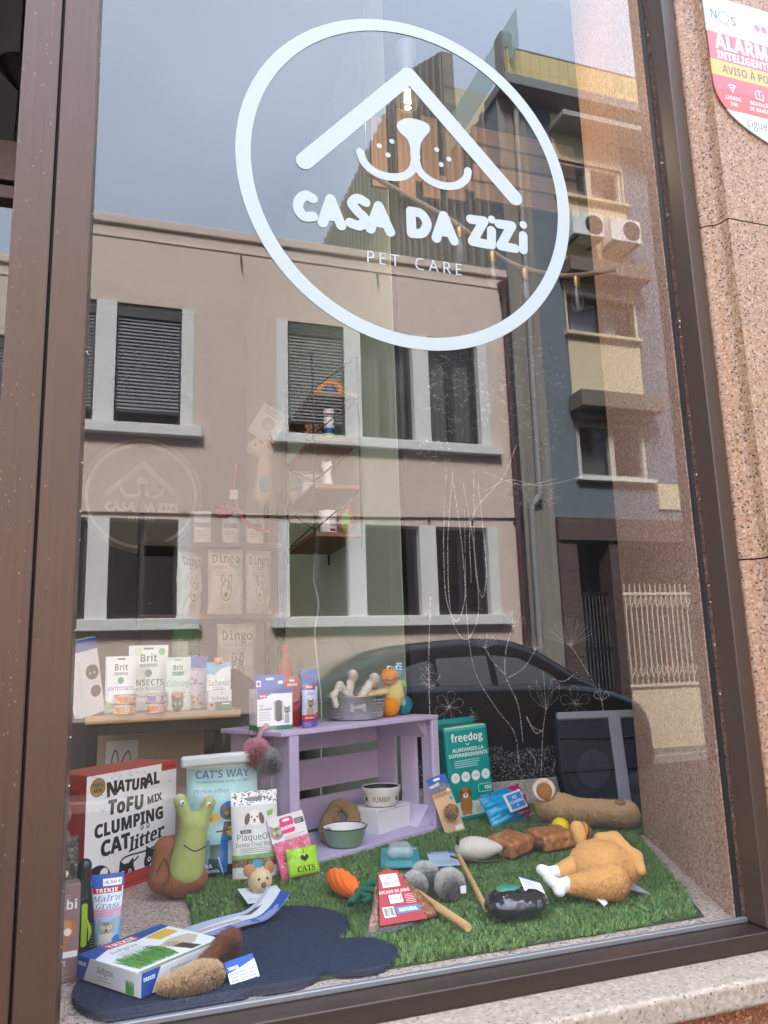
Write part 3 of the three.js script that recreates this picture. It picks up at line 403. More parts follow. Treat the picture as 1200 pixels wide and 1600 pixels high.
// chalk board behind the display
{
  const X0 = 0.902, X1 = 1.748, Y0 = 1.102, Y1 = 3.15, W = 846, H = 2048;
  const px = (x) => (x - X0) / (X1 - X0) * W, py = (y) => (Y1 - y) / (Y1 - Y0) * H;
  const t = canvasTex(W, H, (c) => {
    rect(c, 0, 0, W, H, '#1b1b1c'); c.globalAlpha = 0.06; grain(c, 0, 0, W, H, 900, ['#555', '#333', '#777'], 6, 40); c.globalAlpha = 1;
    const dab = (x, y, s, col = '#e9e7e2') => { c.globalAlpha = rr(0.35, 0.95); circ(c, x, y, s * rr(0.6, 1.2), col, s * rr(0.5, 1)); c.globalAlpha = 1; };
    const chalk = (pts, w = 2.9, col) => { const cv = new THREE.CatmullRomCurve3(pts.map((p) => V(px(p[0]), py(p[1]), 0))), L = cv.getLength(); for (let d = 0; d < L; d += 1.5) { const p = cv.getPointAt(d / L); if (rnd() < 0.82) dab(p.x + rr(-1, 1), p.y + rr(-1, 1), w * 0.62, col); } };
    const scribble = (x, y, rx, ry, n, col) => { for (let i = 0; i < n; i++) { const a = rnd() * 6.28, k = Math.sqrt(rnd()), x0 = x + rx * k * Math.cos(a), y0 = y + ry * k * Math.sin(a); chalk([[x0, y0], [x0 + rr(-0.012, 0.012), y0 + rr(-0.008, 0.014)], [x0 + rr(-0.02, 0.02), y0 + rr(-0.01, 0.01)]], 1.5, col); } };
    // big loose crowns
    scribble(1.13, 2.42, 0.14, 0.16, 150); scribble(1.42, 2.44, 0.15, 0.24, 190); scribble(1.02, 2.2, 0.07, 0.05, 30); scribble(1.38, 2.06, 0.13, 0.045, 90);
    chalk([[1.2, 2.14], [1.35, 2.1], [1.5, 2.13]]); chalk([[1.2, 2.07], [1.3, 2.115], [1.42, 2.1], [1.6, 2.14]]); chalk([[1.34, 2.25], [1.28, 2.13], [1.15, 1.98], [1.13, 1.75]]);
    // hanging loops
    for (const [x, w, b] of [[1.07, 0.035, 1.62], [1.1, 0.05, 1.56], [1.17, 0.02, 1.7]]) chalk([[x - w * 0.3, 2.15], [x - w, 1.85], [x - w * 0.8, b + 0.05], [x, b], [x + w * 0.9, b + 0.06], [x + w, 1.85], [x + w * 0.4, 2.1]]);
    // stems with thistle heads
    const head = (x, y, s, col = '#e9e7e2', n = 14) => { for (let i = 0; i < n; i++) { const a = -1.25 + 2.5 * (i / (n - 1)) + rr(-0.08, 0.08); chalk([[x, y], [x + s * 0.5 * Math.sin(a), y + s * 0.5 * Math.cos(a)], [x + s * Math.sin(a), y + s * Math.cos(a)]], 1.7, col); } };
    head(1.28, 1.6, 0.055); head(1.17, 1.53, 0.05); head(1.36, 1.52, 0.045); head(1.5, 1.53, 0.1, '#cdbcc6', 30);
    chalk([[1.28, 1.6], [1.25, 1.53], [1.24, 1.44], [1.28, 1.34], [1.29, 1.22]]); chalk([[1.17, 1.53], [1.2, 1.48], [1.24, 1.44]]); chalk([[1.36, 1.52], [1.31, 1.46], [1.25, 1.43]]); chalk([[1.5, 1.53], [1.54, 1.47], [1.58, 1.4]]);
    chalk([[1.12, 2.0], [1.11, 1.6], [1.13, 1.45], [1.2, 1.33], [1.26, 1.25], [1.27, 1.14]], 2.6); chalk([[0.98, 1.7], [0.965, 1.5], [0.96, 1.3]]);
    scribble(0.965, 1.44, 0.03, 0.04, 60);
    const petals = (x, y, r, n) => { for (let k = 0; k < n; k++) { const a = k / n * 6.283 + 0.3, ax = x + r * Math.cos(a), ay = y + r * Math.sin(a); chalk([[x, y], [ax + r * 0.42 * Math.cos(a + 1.2), ay + r * 0.42 * Math.sin(a + 1.2)], [x + r * 1.5 * Math.cos(a), y + r * 1.5 * Math.sin(a)], [ax + r * 0.42 * Math.cos(a - 1.2), ay + r * 0.42 * Math.sin(a - 1.2)], [x, y]], 1.8); } scribble(x, y, r * 0.2, r * 0.2, 6); };
    petals(1.03, 1.345, 0.035, 6); petals(1.5, 1.335, 0.04, 5); chalk([[1.5, 1.3], [1.505, 1.2]]); chalk([[1.04, 1.3], [1.06, 1.2]]); scribble(1.11, 1.3, 0.012, 0.035, 22);
    // tulip
    for (const dx of [-0.055, -0.028, 0, 0.028, 0.055]) { chalk([[1.385, 1.32], [1.385 + dx * 0.9, 1.36], [1.385 + dx * 1.1, 1.4 + (0.055 - Math.abs(dx)) * 0.8]], 1.9); chalk([[1.385 + dx * 1.1, 1.4 + (0.055 - Math.abs(dx)) * 0.8], [1.385 + dx * 0.4, 1.37], [1.387, 1.32]], 1.9); }
    chalk([[1.385, 1.32], [1.37, 1.26], [1.35, 1.12]]); chalk([[1.365, 1.25], [1.33, 1.265], [1.31, 1.3], [1.34, 1.245], [1.365, 1.25]]); chalk([[1.6, 1.4], [1.61, 1.3], [1.6, 1.2]]); for (const s of [-1, 1]) chalk([[1.608, 1.34], [1.608 + s * 0.02, 1.37], [1.608 + s * 0.03, 1.355], [1.608, 1.34]]);
    chalk([[1.42, 1.42], [1.46, 1.41], [1.52, 1.44]]); chalk([[1.32, 1.11], [1.33, 1.16], [1.3, 1.2]], 3); chalk([[1.39, 1.11], [1.41, 1.16], [1.42, 1.21]], 3);
    // chalk ground
    for (let i = 0; i < 3600; i++) { const x = rr(X0, X1), y = 1.102 + rnd() * (0.095 + 0.02 * n2(x * 9, 3)); chalk([[x, y], [x + rr(-0.007, 0.007), y + rr(-0.004, 0.004)]], 1.6); }
  });
  const g = new THREE.PlaneGeometry(X1 - X0, Y1 - Y0); g.translate((X0 + X1) / 2, (Y0 + Y1) / 2, -1.151);
  const b = struct('chalk_board', g, S({ map: t, roughness: 0.75 }));
  part(b, 'board_backing', bx(0.901, 1.1, -1.199, 1.749, 4.19, -1.153), S({ color: lin(0.012, 0.012, 0.013), roughness: 0.8 }));
}
// sticker on the glass
{
  const L = thing('window_sticker', 'white round sticker with roof, pet muzzle and lettering on the glass', 'sticker', [0, 0, 0.0012]);
  const vinyl = PM({ color: lin(0.37, 0.405, 0.395), roughness: 0.5 });
  let dz = 0;
  const stroke = (pts, w, smooth = true) => { // flat ribbon with round ends
    const P = smooth && pts.length > 2 ? new THREE.CatmullRomCurve3(pts.map((p) => V(p[0], p[1], 0))).getPoints(pts.length * 10) : pts.map((p) => V(p[0], p[1], 0)), gs = [];
    for (let i = 0; i < P.length - 1; i++) { const d = P[i + 1].clone().sub(P[i]), l = d.length(), g = new THREE.PlaneGeometry(l, w); g.rotateZ(Math.atan2(d.y, d.x)); gs.push(mv(g, (P[i].x + P[i + 1].x) / 2, (P[i].y + P[i + 1].y) / 2, dz += 0.0000035)); }
    for (const p of P) gs.push(mv(new THREE.CircleGeometry(w / 2, 16), p.x, p.y, dz += 0.0000035));
    return gs;
  };
  const add = (name, gs) => { dz = 0; return part(L, name, gs, vinyl); };
  { const s = new THREE.Shape(); s.absellipse(0.513, 2.405, 0.341, 0.347, 0, 7); const ring = [], N = 180; for (let i = 0; i <= N; i++) { const a = i / N * 2 * Math.PI; ring.push([0.513 + 0.341 * Math.cos(a), 2.404 + 0.346 * Math.sin(a), 0.513 + 0.3135 * Math.cos(a), 2.404 + 0.3205 * Math.sin(a)]); }
    const pos = [], idx = []; ring.forEach((r, i) => { pos.push(r[0], r[1], 0, r[2], r[3], 0); if (i) idx.push(2 * i - 2, 2 * i, 2 * i - 1, 2 * i, 2 * i + 1, 2 * i - 1); });
    const g = new THREE.BufferGeometry(); g.setAttribute('position', new THREE.Float32BufferAttribute(pos, 3)); g.setIndex(idx); g.computeVertexNormals(); part(L, 'ring', [g], vinyl); }
  add('roof', stroke([[0.298, 2.402], [0.511, 2.633], [0.729, 2.404]], 0.033, false));
  add('muzzle', [...stroke([[0.405, 2.442], [0.414, 2.42], [0.437, 2.404], [0.466, 2.401], [0.492, 2.408], [0.509, 2.424], [0.516, 2.447], [0.517, 2.47]], 0.0165), ...stroke([[0.517, 2.45], [0.525, 2.424], [0.548, 2.407], [0.58, 2.402], [0.607, 2.411], [0.624, 2.429], [0.628, 2.444]], 0.0165)]);
  { const s = new THREE.Shape(); s.moveTo(0.484, 2.523); s.splineThru([[0.5, 2.534], [0.522, 2.537], [0.546, 2.532], [0.55, 2.518], [0.54, 2.503], [0.531, 2.488], [0.527, 2.468], [0.526, 2.45], [0.508, 2.45], [0.507, 2.47], [0.502, 2.488], [0.488, 2.5], [0.481, 2.512], [0.484, 2.523]].map((p) => new THREE.Vector2(...p))); part(L, 'nose', mv(new THREE.ShapeGeometry(s, 24), 0, 0, 0.0004), vinyl); }
  for (const [x, y] of [[0.444, 2.463], [0.47, 2.478], [0.461, 2.447], [0.563, 2.479], [0.588, 2.463], [0.571, 2.448]]) part(L, 'whisker_dot', mv(new THREE.CircleGeometry(0.0052, 20), x, y, 0), vinyl);
  const B = 0.0195, let_ = (gs) => add('letter', gs.flat());
  let_([stroke([[0.312, 2.329], [0.3, 2.333], [0.288, 2.322], [0.285, 2.305], [0.295, 2.291], [0.312, 2.293]], B)]);
  for (const [a, m, e, y] of [[0.33, 0.346, 0.365, 2.284], [0.421, 0.439, 0.46, 2.286], [0.553, 0.571, 0.59, 2.288]]) let_([stroke([[a, y], [m, y + 0.05], [e, y]], B, false), stroke([[a + 0.006, y + 0.014], [e - 0.007, y + 0.014]], B * 0.8, false)]);
  let_([stroke([[0.413, 2.339], [0.398, 2.344], [0.387, 2.332], [0.397, 2.318], [0.411, 2.304], [0.4, 2.289], [0.382, 2.292]], B)]);
  let_([stroke([[0.503, 2.336], [0.503, 2.29]], B, false), stroke([[0.503, 2.336], [0.524, 2.334], [0.535, 2.315], [0.524, 2.294], [0.503, 2.29]], B)]);
  for (const x of [0.628, 0.689]) let_([stroke([[x, 2.34], [x + 0.029, 2.341], [x + 0.001, 2.293], [x + 0.033, 2.292]], B, false)]);
  for (const x of [0.67, 0.74]) { let_([stroke([[x + 0.002, 2.323], [x, 2.292]], B, false)]); part(L, 'letter_dot', mv(new THREE.CircleGeometry(0.0085, 20), x + 0.004, 2.347, 0), vinyl); }
  const font = await new FontLoader().loadAsync('fonts/droid/droid_sans_regular.typeface.json');
  let x = 0.413; for (const ch of 'PET CARE') { if (ch === ' ') { x += 0.022; continue; } const g = new THREE.ShapeGeometry(font.generateShapes(ch, 0.024)); g.computeBoundingBox(); const b = g.boundingBox; g.translate(x - b.min.x, 2.2175, 0); part(L, 'small_letter', g, vinyl); x += b.max.x - b.min.x + 0.0098; }
}
// alarm notice on the pilaster
{
  const t = canvasTex(1024, 1152, (c, W, H) => {
    rect(c, 0, 0, W, H, '#b9b8b8'); rect(c, 0, 300, W, 360, '#a73c44'); rect(c, 0, 540, W, 130, '#b9952d'); rect(c, 0, 670, W, 280, '#a73c44');
    txt(c, 'N', 90, 140, 112, '#4b4c4e', { b: 1 }); txt(c, 'S', 300, 160, 112, '#4b4c4e', { b: 1 }); c.save(); c.translate(196, 150); for (let i = 0; i < 48; i++) { c.rotate(6.283 / 48); rect(c, 44, -2, 28, 4, '#4b4c4e'); } c.restore();
    txt(c, 'POWERED BY', 640, 95, 26, '#9a9a9a'); for (let i = 0; i < 6; i++) circ(c, 560 + i * 76, 160, 31, '#d0456a'); txt(c, 'Securitas Direct', 700, 240, 52, '#5b5c5e');
    txt(c, 'ALARME', 70, 374, 170, '#bdbdbd', { b: 1, al: 'left', st: 6 }); txt(c, 'INTELIGENTE', 72, 490, 92, '#bdbdbd', { b: 1, al: 'left', st: 3 }); txt(c, 'AVISO À POLÍCIA', 110, 606, 92, '#433', { al: 'left', b: 1 });
    for (const [x, a, b] of [[190, 'LIGADO', '24H'], [480, 'GRAVAÇÃO', 'DE IMAGEM'], [790, 'APOIO', 'IMEDIATO']]) { txt(c, a, x, 842, 44, '#bdbdbd', { b: 1 }); txt(c, b, x, 892, 44, '#bdbdbd', { b: 1 }); }
    c.strokeStyle = '#bdbdbd'; c.lineWidth = 11; for (const r of [16, 38, 60]) { c.beginPath(); c.arc(190, 790, r, -2.3, -0.85); c.stroke(); } circ(c, 190, 788, 8, '#bdbdbd'); poly(c, [[440, 740], [440, 790], [520, 800], [520, 745]], '#bdbdbd', 10); poly(c, [[460, 725], [500, 725], [480, 725], [480, 770]], '#bdbdbd', 10); circ(c, 790, 760, 42, '#bdbdbd');
    txt(c, 'Ligue 16106', 300, 1022, 92, '#4a4a4b', { al: 'left' }); txt(c, 'serviço disponível todos os dias do ano', 520, 1110, 22, '#999');
  });
  const s = new THREE.Shape(); s.moveTo(0, 0.34); s.lineTo(0.26, 0.34); s.lineTo(0.26, 0.12); s.quadraticCurveTo(0.257, 0.045, 0.13, 0); s.quadraticCurveTo(0.003, 0.045, 0, 0.12);
  const g = new THREE.ExtrudeGeometry(s, { depth: 0.0025, bevelEnabled: true, bevelSize: 0.001, bevelThickness: 0.0006, curveSegments: 20 }), u = g.attributes.uv, p = g.attributes.position; for (let i = 0; i < u.count; i++) u.setXY(i, p.getX(i) / 0.26, p.getY(i) / 0.335);
  single('alarm_sign', 'red, yellow and white alarm notice plate on the granite pilaster', 'sign', g, PM({ map: t, roughness: 0.35, clearcoat: 0.4 }), [1.17, 2.572, 0.1015]);
}

// ---------- display floor: turf and paw mat ----------
const matC = [[0.3, 0.285, 0.125], [0.1, 0.13, 0.145], [0.385, 0.105, 0.075], [0.25, 0.11, 0.09], [0.2, 0.2, 0.14]], matMid = [0.22, 0.19];
const matReach = (a) => { const dx = Math.cos(a), dz = Math.sin(a); let best = 0; for (const [x, z, r] of matC) { const ox = matMid[0] - x, oz = matMid[1] - z, b = ox * dx + oz * dz, q = ox * ox + oz * oz - r * r, D = b * b - q; if (D > 0) best = Math.max(best, -b + Math.sqrt(D)); } return best; };
const onMat = (x, z) => Math.hypot(x - matMid[0], z - matMid[1]) < matReach(Math.atan2(z - matMid[1], x - matMid[0])) + 0.003;
{
  const inside = (x, z) => z < -0.045 + 0.012 * n2(x * 6, 1) && x > 0.155 + 0.006 * n2(z * 8, 5) - (z + 0.4) * 0.02 && z > -1.145 && (z < -0.65 ? x < 1.735 : x < 1.078 + (-0.03 - z) * 0.471 - 0.03 - 0.03 * Math.max(0, 1 + z / 0.2)) && !(z > -0.36 && x < 0.22 && z > -0.3) && !onMat(x, -z) && !(x < 0.42 && z > -0.07);
  const sh = new THREE.Shape([[0.16, 0.045], [1.05, 0.045], [1.36, 0.66], [1.74, 0.66], [1.74, 1.146], [0.15, 1.146]].map((p) => new THREE.Vector2(...p)));
  const g = new THREE.ExtrudeGeometry(sh, { depth: 0.003, bevelEnabled: false }); g.rotateX(-Math.PI / 2);
  const t = struct('artificial_turf', g, S({ color: lin(0.03, 0.06, 0.02), roughness: 0.95 }), [0, 1.0125, 0]); t.userData = { kind: 'stuff', label: 'bright green artificial grass mat on the display floor', category: 'grass mat' };
  const blade = (a, l, b) => { const w = 0.0009, p = [], h = l; for (const [y, k] of [[0, 1], [h * 0.55, 0.9], [h, 0.25]]) p.push([-w * k, y, b * (y / h) ** 2], [w * k, y, b * (y / h) ** 2]); const pos = [], f = [[0, 1, 2], [1, 3, 2], [2, 3, 4], [3, 5, 4]]; for (const q of f) for (const i of q) pos.push(...p[i]); const g = new THREE.BufferGeometry(); g.setAttribute('position', new THREE.Float32BufferAttribute(pos, 3)); g.computeVertexNormals(); g.rotateY(a); return mv(g, rr(-0.003, 0.003), 0, rr(-0.003, 0.003)); };
  const tuft = merge(Array.from({ length: 5 }, () => blade(rr(0, 6.28), rr(0.008, 0.0135), rr(0.002, 0.009))));
  const spots = []; for (let i = 0; i < 80000; i++) { const x = rr(0.13, 1.74), z = rr(-1.146, -0.02); if (inside(x, z)) spots.push([x, z]); }
  const im = new THREE.InstancedMesh(tuft, S({ color: 0xffffff, roughness: 0.6 }), spots.length), m = new THREE.Matrix4(), q = new THREE.Quaternion(), e = new THREE.Euler(), col = new THREE.Color();
  spots.forEach(([x, z], i) => { const lean = 0.35 * n2(x * 5, z * 5); e.set(rr(-0.3, 0.3) + lean, rr(0, 6.28), rr(-0.3, 0.3) + 0.25); m.compose(V(x, 0.003, z), q.setFromEuler(e), V(1, rr(0.6, 1.15), 1)); im.setMatrixAt(i, m); const k = rr(0.65, 1.25), y = rnd(); col.setRGB((0.11 + 0.09 * y) * k, (0.235 + 0.06 * y) * k, (0.06 + 0.025 * y) * k); im.setColorAt(i, col); });
  im.name = 'turf_blades'; im.userData.kind = 'stuff'; shade(im); t.add(im);
}
const carpetB = grey(256, 256, () => rnd(), [14, 14]);
{
  const cs = matC, c0 = [0.22, 0.19], pts = [];
  for (let i = 0; i < 240; i++) { const a = i / 240 * 6.2832, dx = Math.cos(a), dz = Math.sin(a); let best = 0; for (const [x, z, r] of cs) { const ox = c0[0] - x, oz = c0[1] - z, b = ox * dx + oz * dz, q = ox * ox + oz * oz - r * r, D = b * b - q; if (D > 0) best = Math.max(best, -b + Math.sqrt(D)); } const px = c0[0] + dx * best, pz = Math.max(0.012, c0[1] + dz * best); pts.push(new THREE.Vector2(px, pz)); }
  const g = new THREE.ExtrudeGeometry(new THREE.Shape(pts), { depth: 0.006, bevelEnabled: true, bevelSize: 0.002, bevelThickness: 0.002, bevelSegments: 2 }); g.rotateX(-Math.PI / 2);
  const navyTex = canvasTex(512, 512, (c) => { rect(c, 0, 0, 512, 512, '#222d45'); grain(c, 0, 0, 512, 512, 14000, ['#1a2338', '#2b3751', '#243049', '#32405d'], 0.8, 2.2); }, [4, 4]);
  const m = thing('paw_mat', 'navy blue paw-shaped felt mat at the front of the display', 'mat', [0, 1.0165, 0]);
  const pad = uvm(g); pile(m, pad, 26000, 0.0028, [0.02, 0.028, 0.055], 0.0006); part(m, 'pad', pad, S({ map: navyTex, roughness: 1, bumpMap: carpetB, bumpScale: 0.001 }));
}
const fabricB = grey(256, 256, (u, v) => 0.5 + 0.5 * n3(u * 60, v * 60, 3) * rnd(), [6, 6]);
const plush = (r, g, b) => PM({ color: lin(r, g, b), roughness: 1, sheen: 0.2, sheenRoughness: 0.8, sheenColor: lin(0.5 + r * 0.5, 0.5 + g * 0.5, 0.5 + b * 0.5), bumpMap: fabricB, bumpScale: 0.0012 });
// short pile standing off a plush surface
function pile(parent, geo, n, len, colr, wid = 0.0005) {
  const P = geo.attributes.position, N = geo.attributes.normal, ix = geo.index, tri = ix ? ix.count / 3 : P.count / 3, at = (k) => (ix ? ix.getX(k) : k);
  const g = new THREE.BufferGeometry(); g.setAttribute('position', new THREE.Float32BufferAttribute([-1, 0, 0, 1, 0, 0, 0.2, 1, 0.35], 3)); g.setAttribute('normal', new THREE.Float32BufferAttribute([0, 0.7, 0.7, 0, 0.7, 0.7, 0, 0.7, 0.7], 3));
  const im = new THREE.InstancedMesh(g, S({ color: 0xffffff, roughness: 1 }), n), m = new THREE.Matrix4(), q = new THREE.Quaternion(), col = new THREE.Color(), areas = []; let tot = 0;
  const a = V(0, 0, 0), b = V(0, 0, 0), c = V(0, 0, 0), nn = V(0, 0, 0);
  for (let t = 0; t < tri; t++) { a.fromBufferAttribute(P, at(3 * t)); b.fromBufferAttribute(P, at(3 * t + 1)); c.fromBufferAttribute(P, at(3 * t + 2)); tot += b.sub(a).cross(c.sub(a)).length(); areas.push(tot); }
  for (let i = 0; i < n; i++) {
    const r = rnd() * tot; let lo = 0, hi = tri - 1; while (lo < hi) { const k = (lo + hi) >> 1; if (areas[k] < r) lo = k + 1; else hi = k; }
    let u = rnd(), v = rnd(); if (u + v > 1) { u = 1 - u; v = 1 - v; } const w = 1 - u - v, [i0, i1, i2] = [at(3 * lo), at(3 * lo + 1), at(3 * lo + 2)];
    const pos = V(P.getX(i0) * w + P.getX(i1) * u + P.getX(i2) * v, P.getY(i0) * w + P.getY(i1) * u + P.getY(i2) * v, P.getZ(i0) * w + P.getZ(i1) * u + P.getZ(i2) * v);
    nn.set(N.getX(i0), N.getY(i0), N.getZ(i0)).add(V(rr(-0.6, 0.6), rr(-0.6, 0.6), rr(-0.6, 0.6))).normalize();
    q.setFromUnitVectors(V(0, 1, 0), nn); m.compose(pos, q, V(wid * rr(0.7, 1.3), len * rr(0.6, 1.3), len)); im.setMatrixAt(i, m);
    const k = rr(0.75, 1.2); col.setRGB(colr[0] * k, colr[1] * k, colr[2] * k); im.setColorAt(i, col);
  }
  im.name = 'pile'; im.userData.kind = 'stuff'; shade(im); parent.add(im);
}

// ---------- lilac crate ----------
const lilac = [0, 1, 2].map((k) => S({ map: canvasTex(512, 256, (c) => { rect(c, 0, 0, 512, 256, ['#c9bcd6', '#c1b3cf', '#cfc3da'][k]); for (let i = 0; i < 260; i++) { c.globalAlpha = rr(0.04, 0.14); rect(c, rnd() * 512 - 100, rnd() * 256, rr(60, 400), rr(0.6, 2.4), rnd() < 0.5 ? '#a897b8' : '#dcd2e6'); } c.globalAlpha = 0.8; for (let i = 0; i < 14; i++) circ(c, rnd() * 512, rnd() * 256, rr(0.6, 2.2), '#e7e0ec'); c.globalAlpha = 1; }, [2.2, 6]), roughness: 0.6 }));
const CR = new THREE.Group(); // crate frame of reference, used for the things that stand on or in it
const crateAt = [0.40, 1.021, -0.68], crateTurn = 28;
const onCrate = (x, y, z) => { const a = R(crateTurn); return [crateAt[0] + x * Math.cos(a) + z * Math.sin(a), crateAt[1] + y, crateAt[2] - x * Math.sin(a) + z * Math.cos(a)]; };
{
  const W = 0.555, H = 0.318, D = 0.235, k = thing('wooden_crate', 'lilac painted wooden crate lying on its side', 'crate', crateAt, crateTurn);
  const plank = (n, x0, y0, z0, x1, y1, z1, m = 0) => part(k, n, rbx(x0, y0, z0, x1, y1, z1, 0.0025), lilac[m]);
  plank('top_plank', -0.03, H - 0.012, -0.118, W + 0.005, H, 0.012, 0); plank('top_plank', -0.025, H - 0.012, -D - 0.01, W + 0.004, H - 0.001, -0.128, 1);
  plank('bottom_plank', -0.005, 0, -0.115, W, 0.012, 0.015, 1); plank('bottom_plank', -0.005, 0, -D, W - 0.003, 0.0115, -0.125, 0);
  [[0.02, 0.105], [0.128, 0.21], [0.235, 0.3]].forEach(([a, e], i) => plank('back_plank', 0.012, a, -D, W - 0.012, e, -D + 0.011, i));
  for (const s of [0, 1]) { const x0 = s ? W - 0.011 : 0; [[-0.045, 0.0], [-0.13, -0.068], [-D, -0.152]].forEach(([a, e], i) => plank(s ? 'right_slat' : 'left_slat', x0, 0.0122, a, x0 + 0.011, H - 0.0122, e, (i + s) % 3)); }
  const tri = (x, y, sx, sy) => { const s = new THREE.Shape([[0, 0], [sx * 0.052, 0], [0, sy * 0.052]].map((p) => new THREE.Vector2(...p))); const g = new THREE.ExtrudeGeometry(s, { depth: 0.17, bevelEnabled: false }); part(k, 'corner_batten', uvm(mv(g, x, y, -D + 0.04)), lilac[2]); };
  tri(0.0112, H - 0.0125, 1, -1); tri(W - 0.0112, H - 0.0125, -1, -1); tri(W - 0.0112, 0.0125, -1, 1); tri(0.0112, 0.0125, 1, 1);
  part(k, 'front_post', rbx(-0.004, 0.0125, 0.001, 0.026, H - 0.0125, 0.011, 0.002), lilac[1]); part(k, 'front_post', rbx(W - 0.024, 0.0125, 0.001, W + 0.003, H - 0.0125, 0.011, 0.002), lilac[2]);
}
const CT = 0.318; // crate top above its base
// comb carton
{
  const side = print(128, 256, (c, w, h) => { rect(c, 0, 0, w, h, '#e9ecee'); lines(c, 16, 60, 90, 12, 12, '#8b9094', 3); rect(c, 0, 225, w, 31, '#3f8a5c'); });
  const front = print(384, 384, (c, w, h) => {
    rect(c, 0, 0, w, h, '#eef1f2'); rect(c, 0, 0, w, 46, '#2a58a8'); poly(c, [[0, 46], [150, 46], [60, 90], [0, 96]], '#2a58a8'); rect(c, 14, 50, 92, 34, '#c7392f', 6); txt(c, 'TRIXIE', 60, 68, 24, '#fff', { b: 1 });
    rect(c, 0, 348, w, 36, '#3f8a5c'); txt(c, 'CAT', 24, 160, 26, '#444', { al: 'left' }); txt(c, 'MASSAGER', 24, 190, 26, '#444', { al: 'left', b: 1 }); lines(c, 24, 215, 130, 6, 15, '#8b8f94', 4);
    rect(c, 196, 110, 70, 200, '#4c4f52', 26); for (let i = 0; i < 18; i++) { rect(c, 178, 122 + i * 10, 24, 4, '#2f3133'); rect(c, 262, 122 + i * 10, 24, 4, '#2f3133'); } catFace(c, 324, 210, 34, '#8d8a84'); poly(c, [[300, 244], [348, 244], [352, 330], [296, 330]], '#b9b6ae');
  });
  const b = thing('comb_carton', 'white and blue carton with a cat comb on the crate', 'carton', onCrate(0.015, CT + 0.0005, -0.085), 12);
  carton(b, 0.095, 0.1, 0.055, front, side, print(64, 64, (c) => rect(c, 0, 0, 64, 64, '#3a63ad')));
  part(b, 'hang_tab', mv(card(0.08, 0.034, 0, 0.0008), 0.005, 0.1, -0.018), print(256, 96, (c, w, h) => { rect(c, 0, 0, w, h, '#2f63b4'); rect(c, 90, 22, 76, 18, '#dfe4ea', 9); rect(c, 10, 40, 40, 44, '#e9eef2'); catFace(c, 30, 66, 13, '#777'); rect(c, 200, 46, 44, 22, '#f6f6f6'); }));
}
const pasteP = (top, bottom) => print(192, 512, (c, w, h) => { rect(c, 0, 0, w, h, '#cdd0e4'); rect(c, 0, 0, w, 110, top); rect(c, 12, 58, w - 24, 40, '#c7392f', 8); txt(c, 'TRIXIE', w / 2, 78, 30, '#fff', { b: 1 }); txt(c, 'Malt', w / 2, 150, 40, '#444a86', { it: 1, f: 'serif' }); catFace(c, w / 2, 260, 46, '#8f7c66'); poly(c, [[50, 300], [142, 300], [150, 380], [42, 380]], '#b5a58d'); rect(c, 0, 378, w, 60, '#c8312f'); txt(c, 'SALMON', w / 2, 408, 34, '#fff', { b: 1 }); rect(c, 0, 438, w, 74, bottom); lines(c, 30, 452, 130, 4, 14, '#cfc8e6', 4); }, { roughness: 0.3 });
for (const [x, z, h, ry, l, m] of [[0.085, -0.02, 0.118, 14, 'slim purple cat treat pack beside the comb carton', pasteP('#3a5fae', '#6b58a8')], [0.118, -0.05, 0.128, 4, 'slim blue and red cat treat pack left of the metal bowl', pasteP('#2d66bd', '#7a66b8')]]) {
  const g = thing('treat_pack', l, 'treat pack', onCrate(x, CT + 0.001, z), ry); part(g, 'blister', pouch(0.038, h, 0.022, 'pillow', 0.001), m); part(g, 'hang_card', mv(card(0.04, 0.022), 0, h - 0.004, -0.003), S({ color: lin(0.05, 0.13, 0.42) }));
}
{ const g = thing('red_treat_card', 'small red hang card behind the treat packs on the crate', 'card', onCrate(0.085, CT + 0.001, -0.085), 10); part(g, 'sheet', card(0.042, 0.125, 0.002), print(128, 384, (c, w, h) => { rect(c, 0, 0, w, h, '#b33a3c'); rect(c, 40, 20, 48, 14, '#eee', 7); txt(c, 'SNACK', 64, 60, 26, '#fff', { b: 1 }); }));
  const d = thing('paw_card', 'blue hang card with small white dog mark on crate', 'card', onCrate(0.135, CT + 0.001, -0.085), 5); part(d, 'sheet', card(0.05, 0.142, 0.002), print(128, 384, (c, w, h) => { rect(c, 0, 0, w, h, '#2a5ba6'); rect(c, 0, 0, w, 70, '#1b1b1d'); dogFace(c, 64, 36, 20, '#fff', '#ddd'); })); }
// pompom rope toy hanging off the crate corner
{ const t = thing('pompom_toy', 'pink and grey pompom rope toy hanging at the crate corner', 'toy', onCrate(-0.05, 0.27, -0.06));
  for (const [x, y, z, r, cl] of [[0, 0, 0, 0.028, [0.62, 0.26, 0.34]], [0.028, -0.022, 0.01, 0.026, [0.34, 0.34, 0.36]]]) { const g = new THREE.IcosahedronGeometry(r, 4); g.computeVertexNormals(); g.translate(x, y, z); part(t, 'pompom', g, plush(...cl)); pile(t, g, 2500, 0.01, cl, 0.0011); }
  part(t, 'cord', tube([[0, 0.02, 0], [0.015, 0.05, -0.005], [0.03, 0.06, -0.02]], 0.007, 20, 8), plush(0.62, 0.3, 0.38)); }
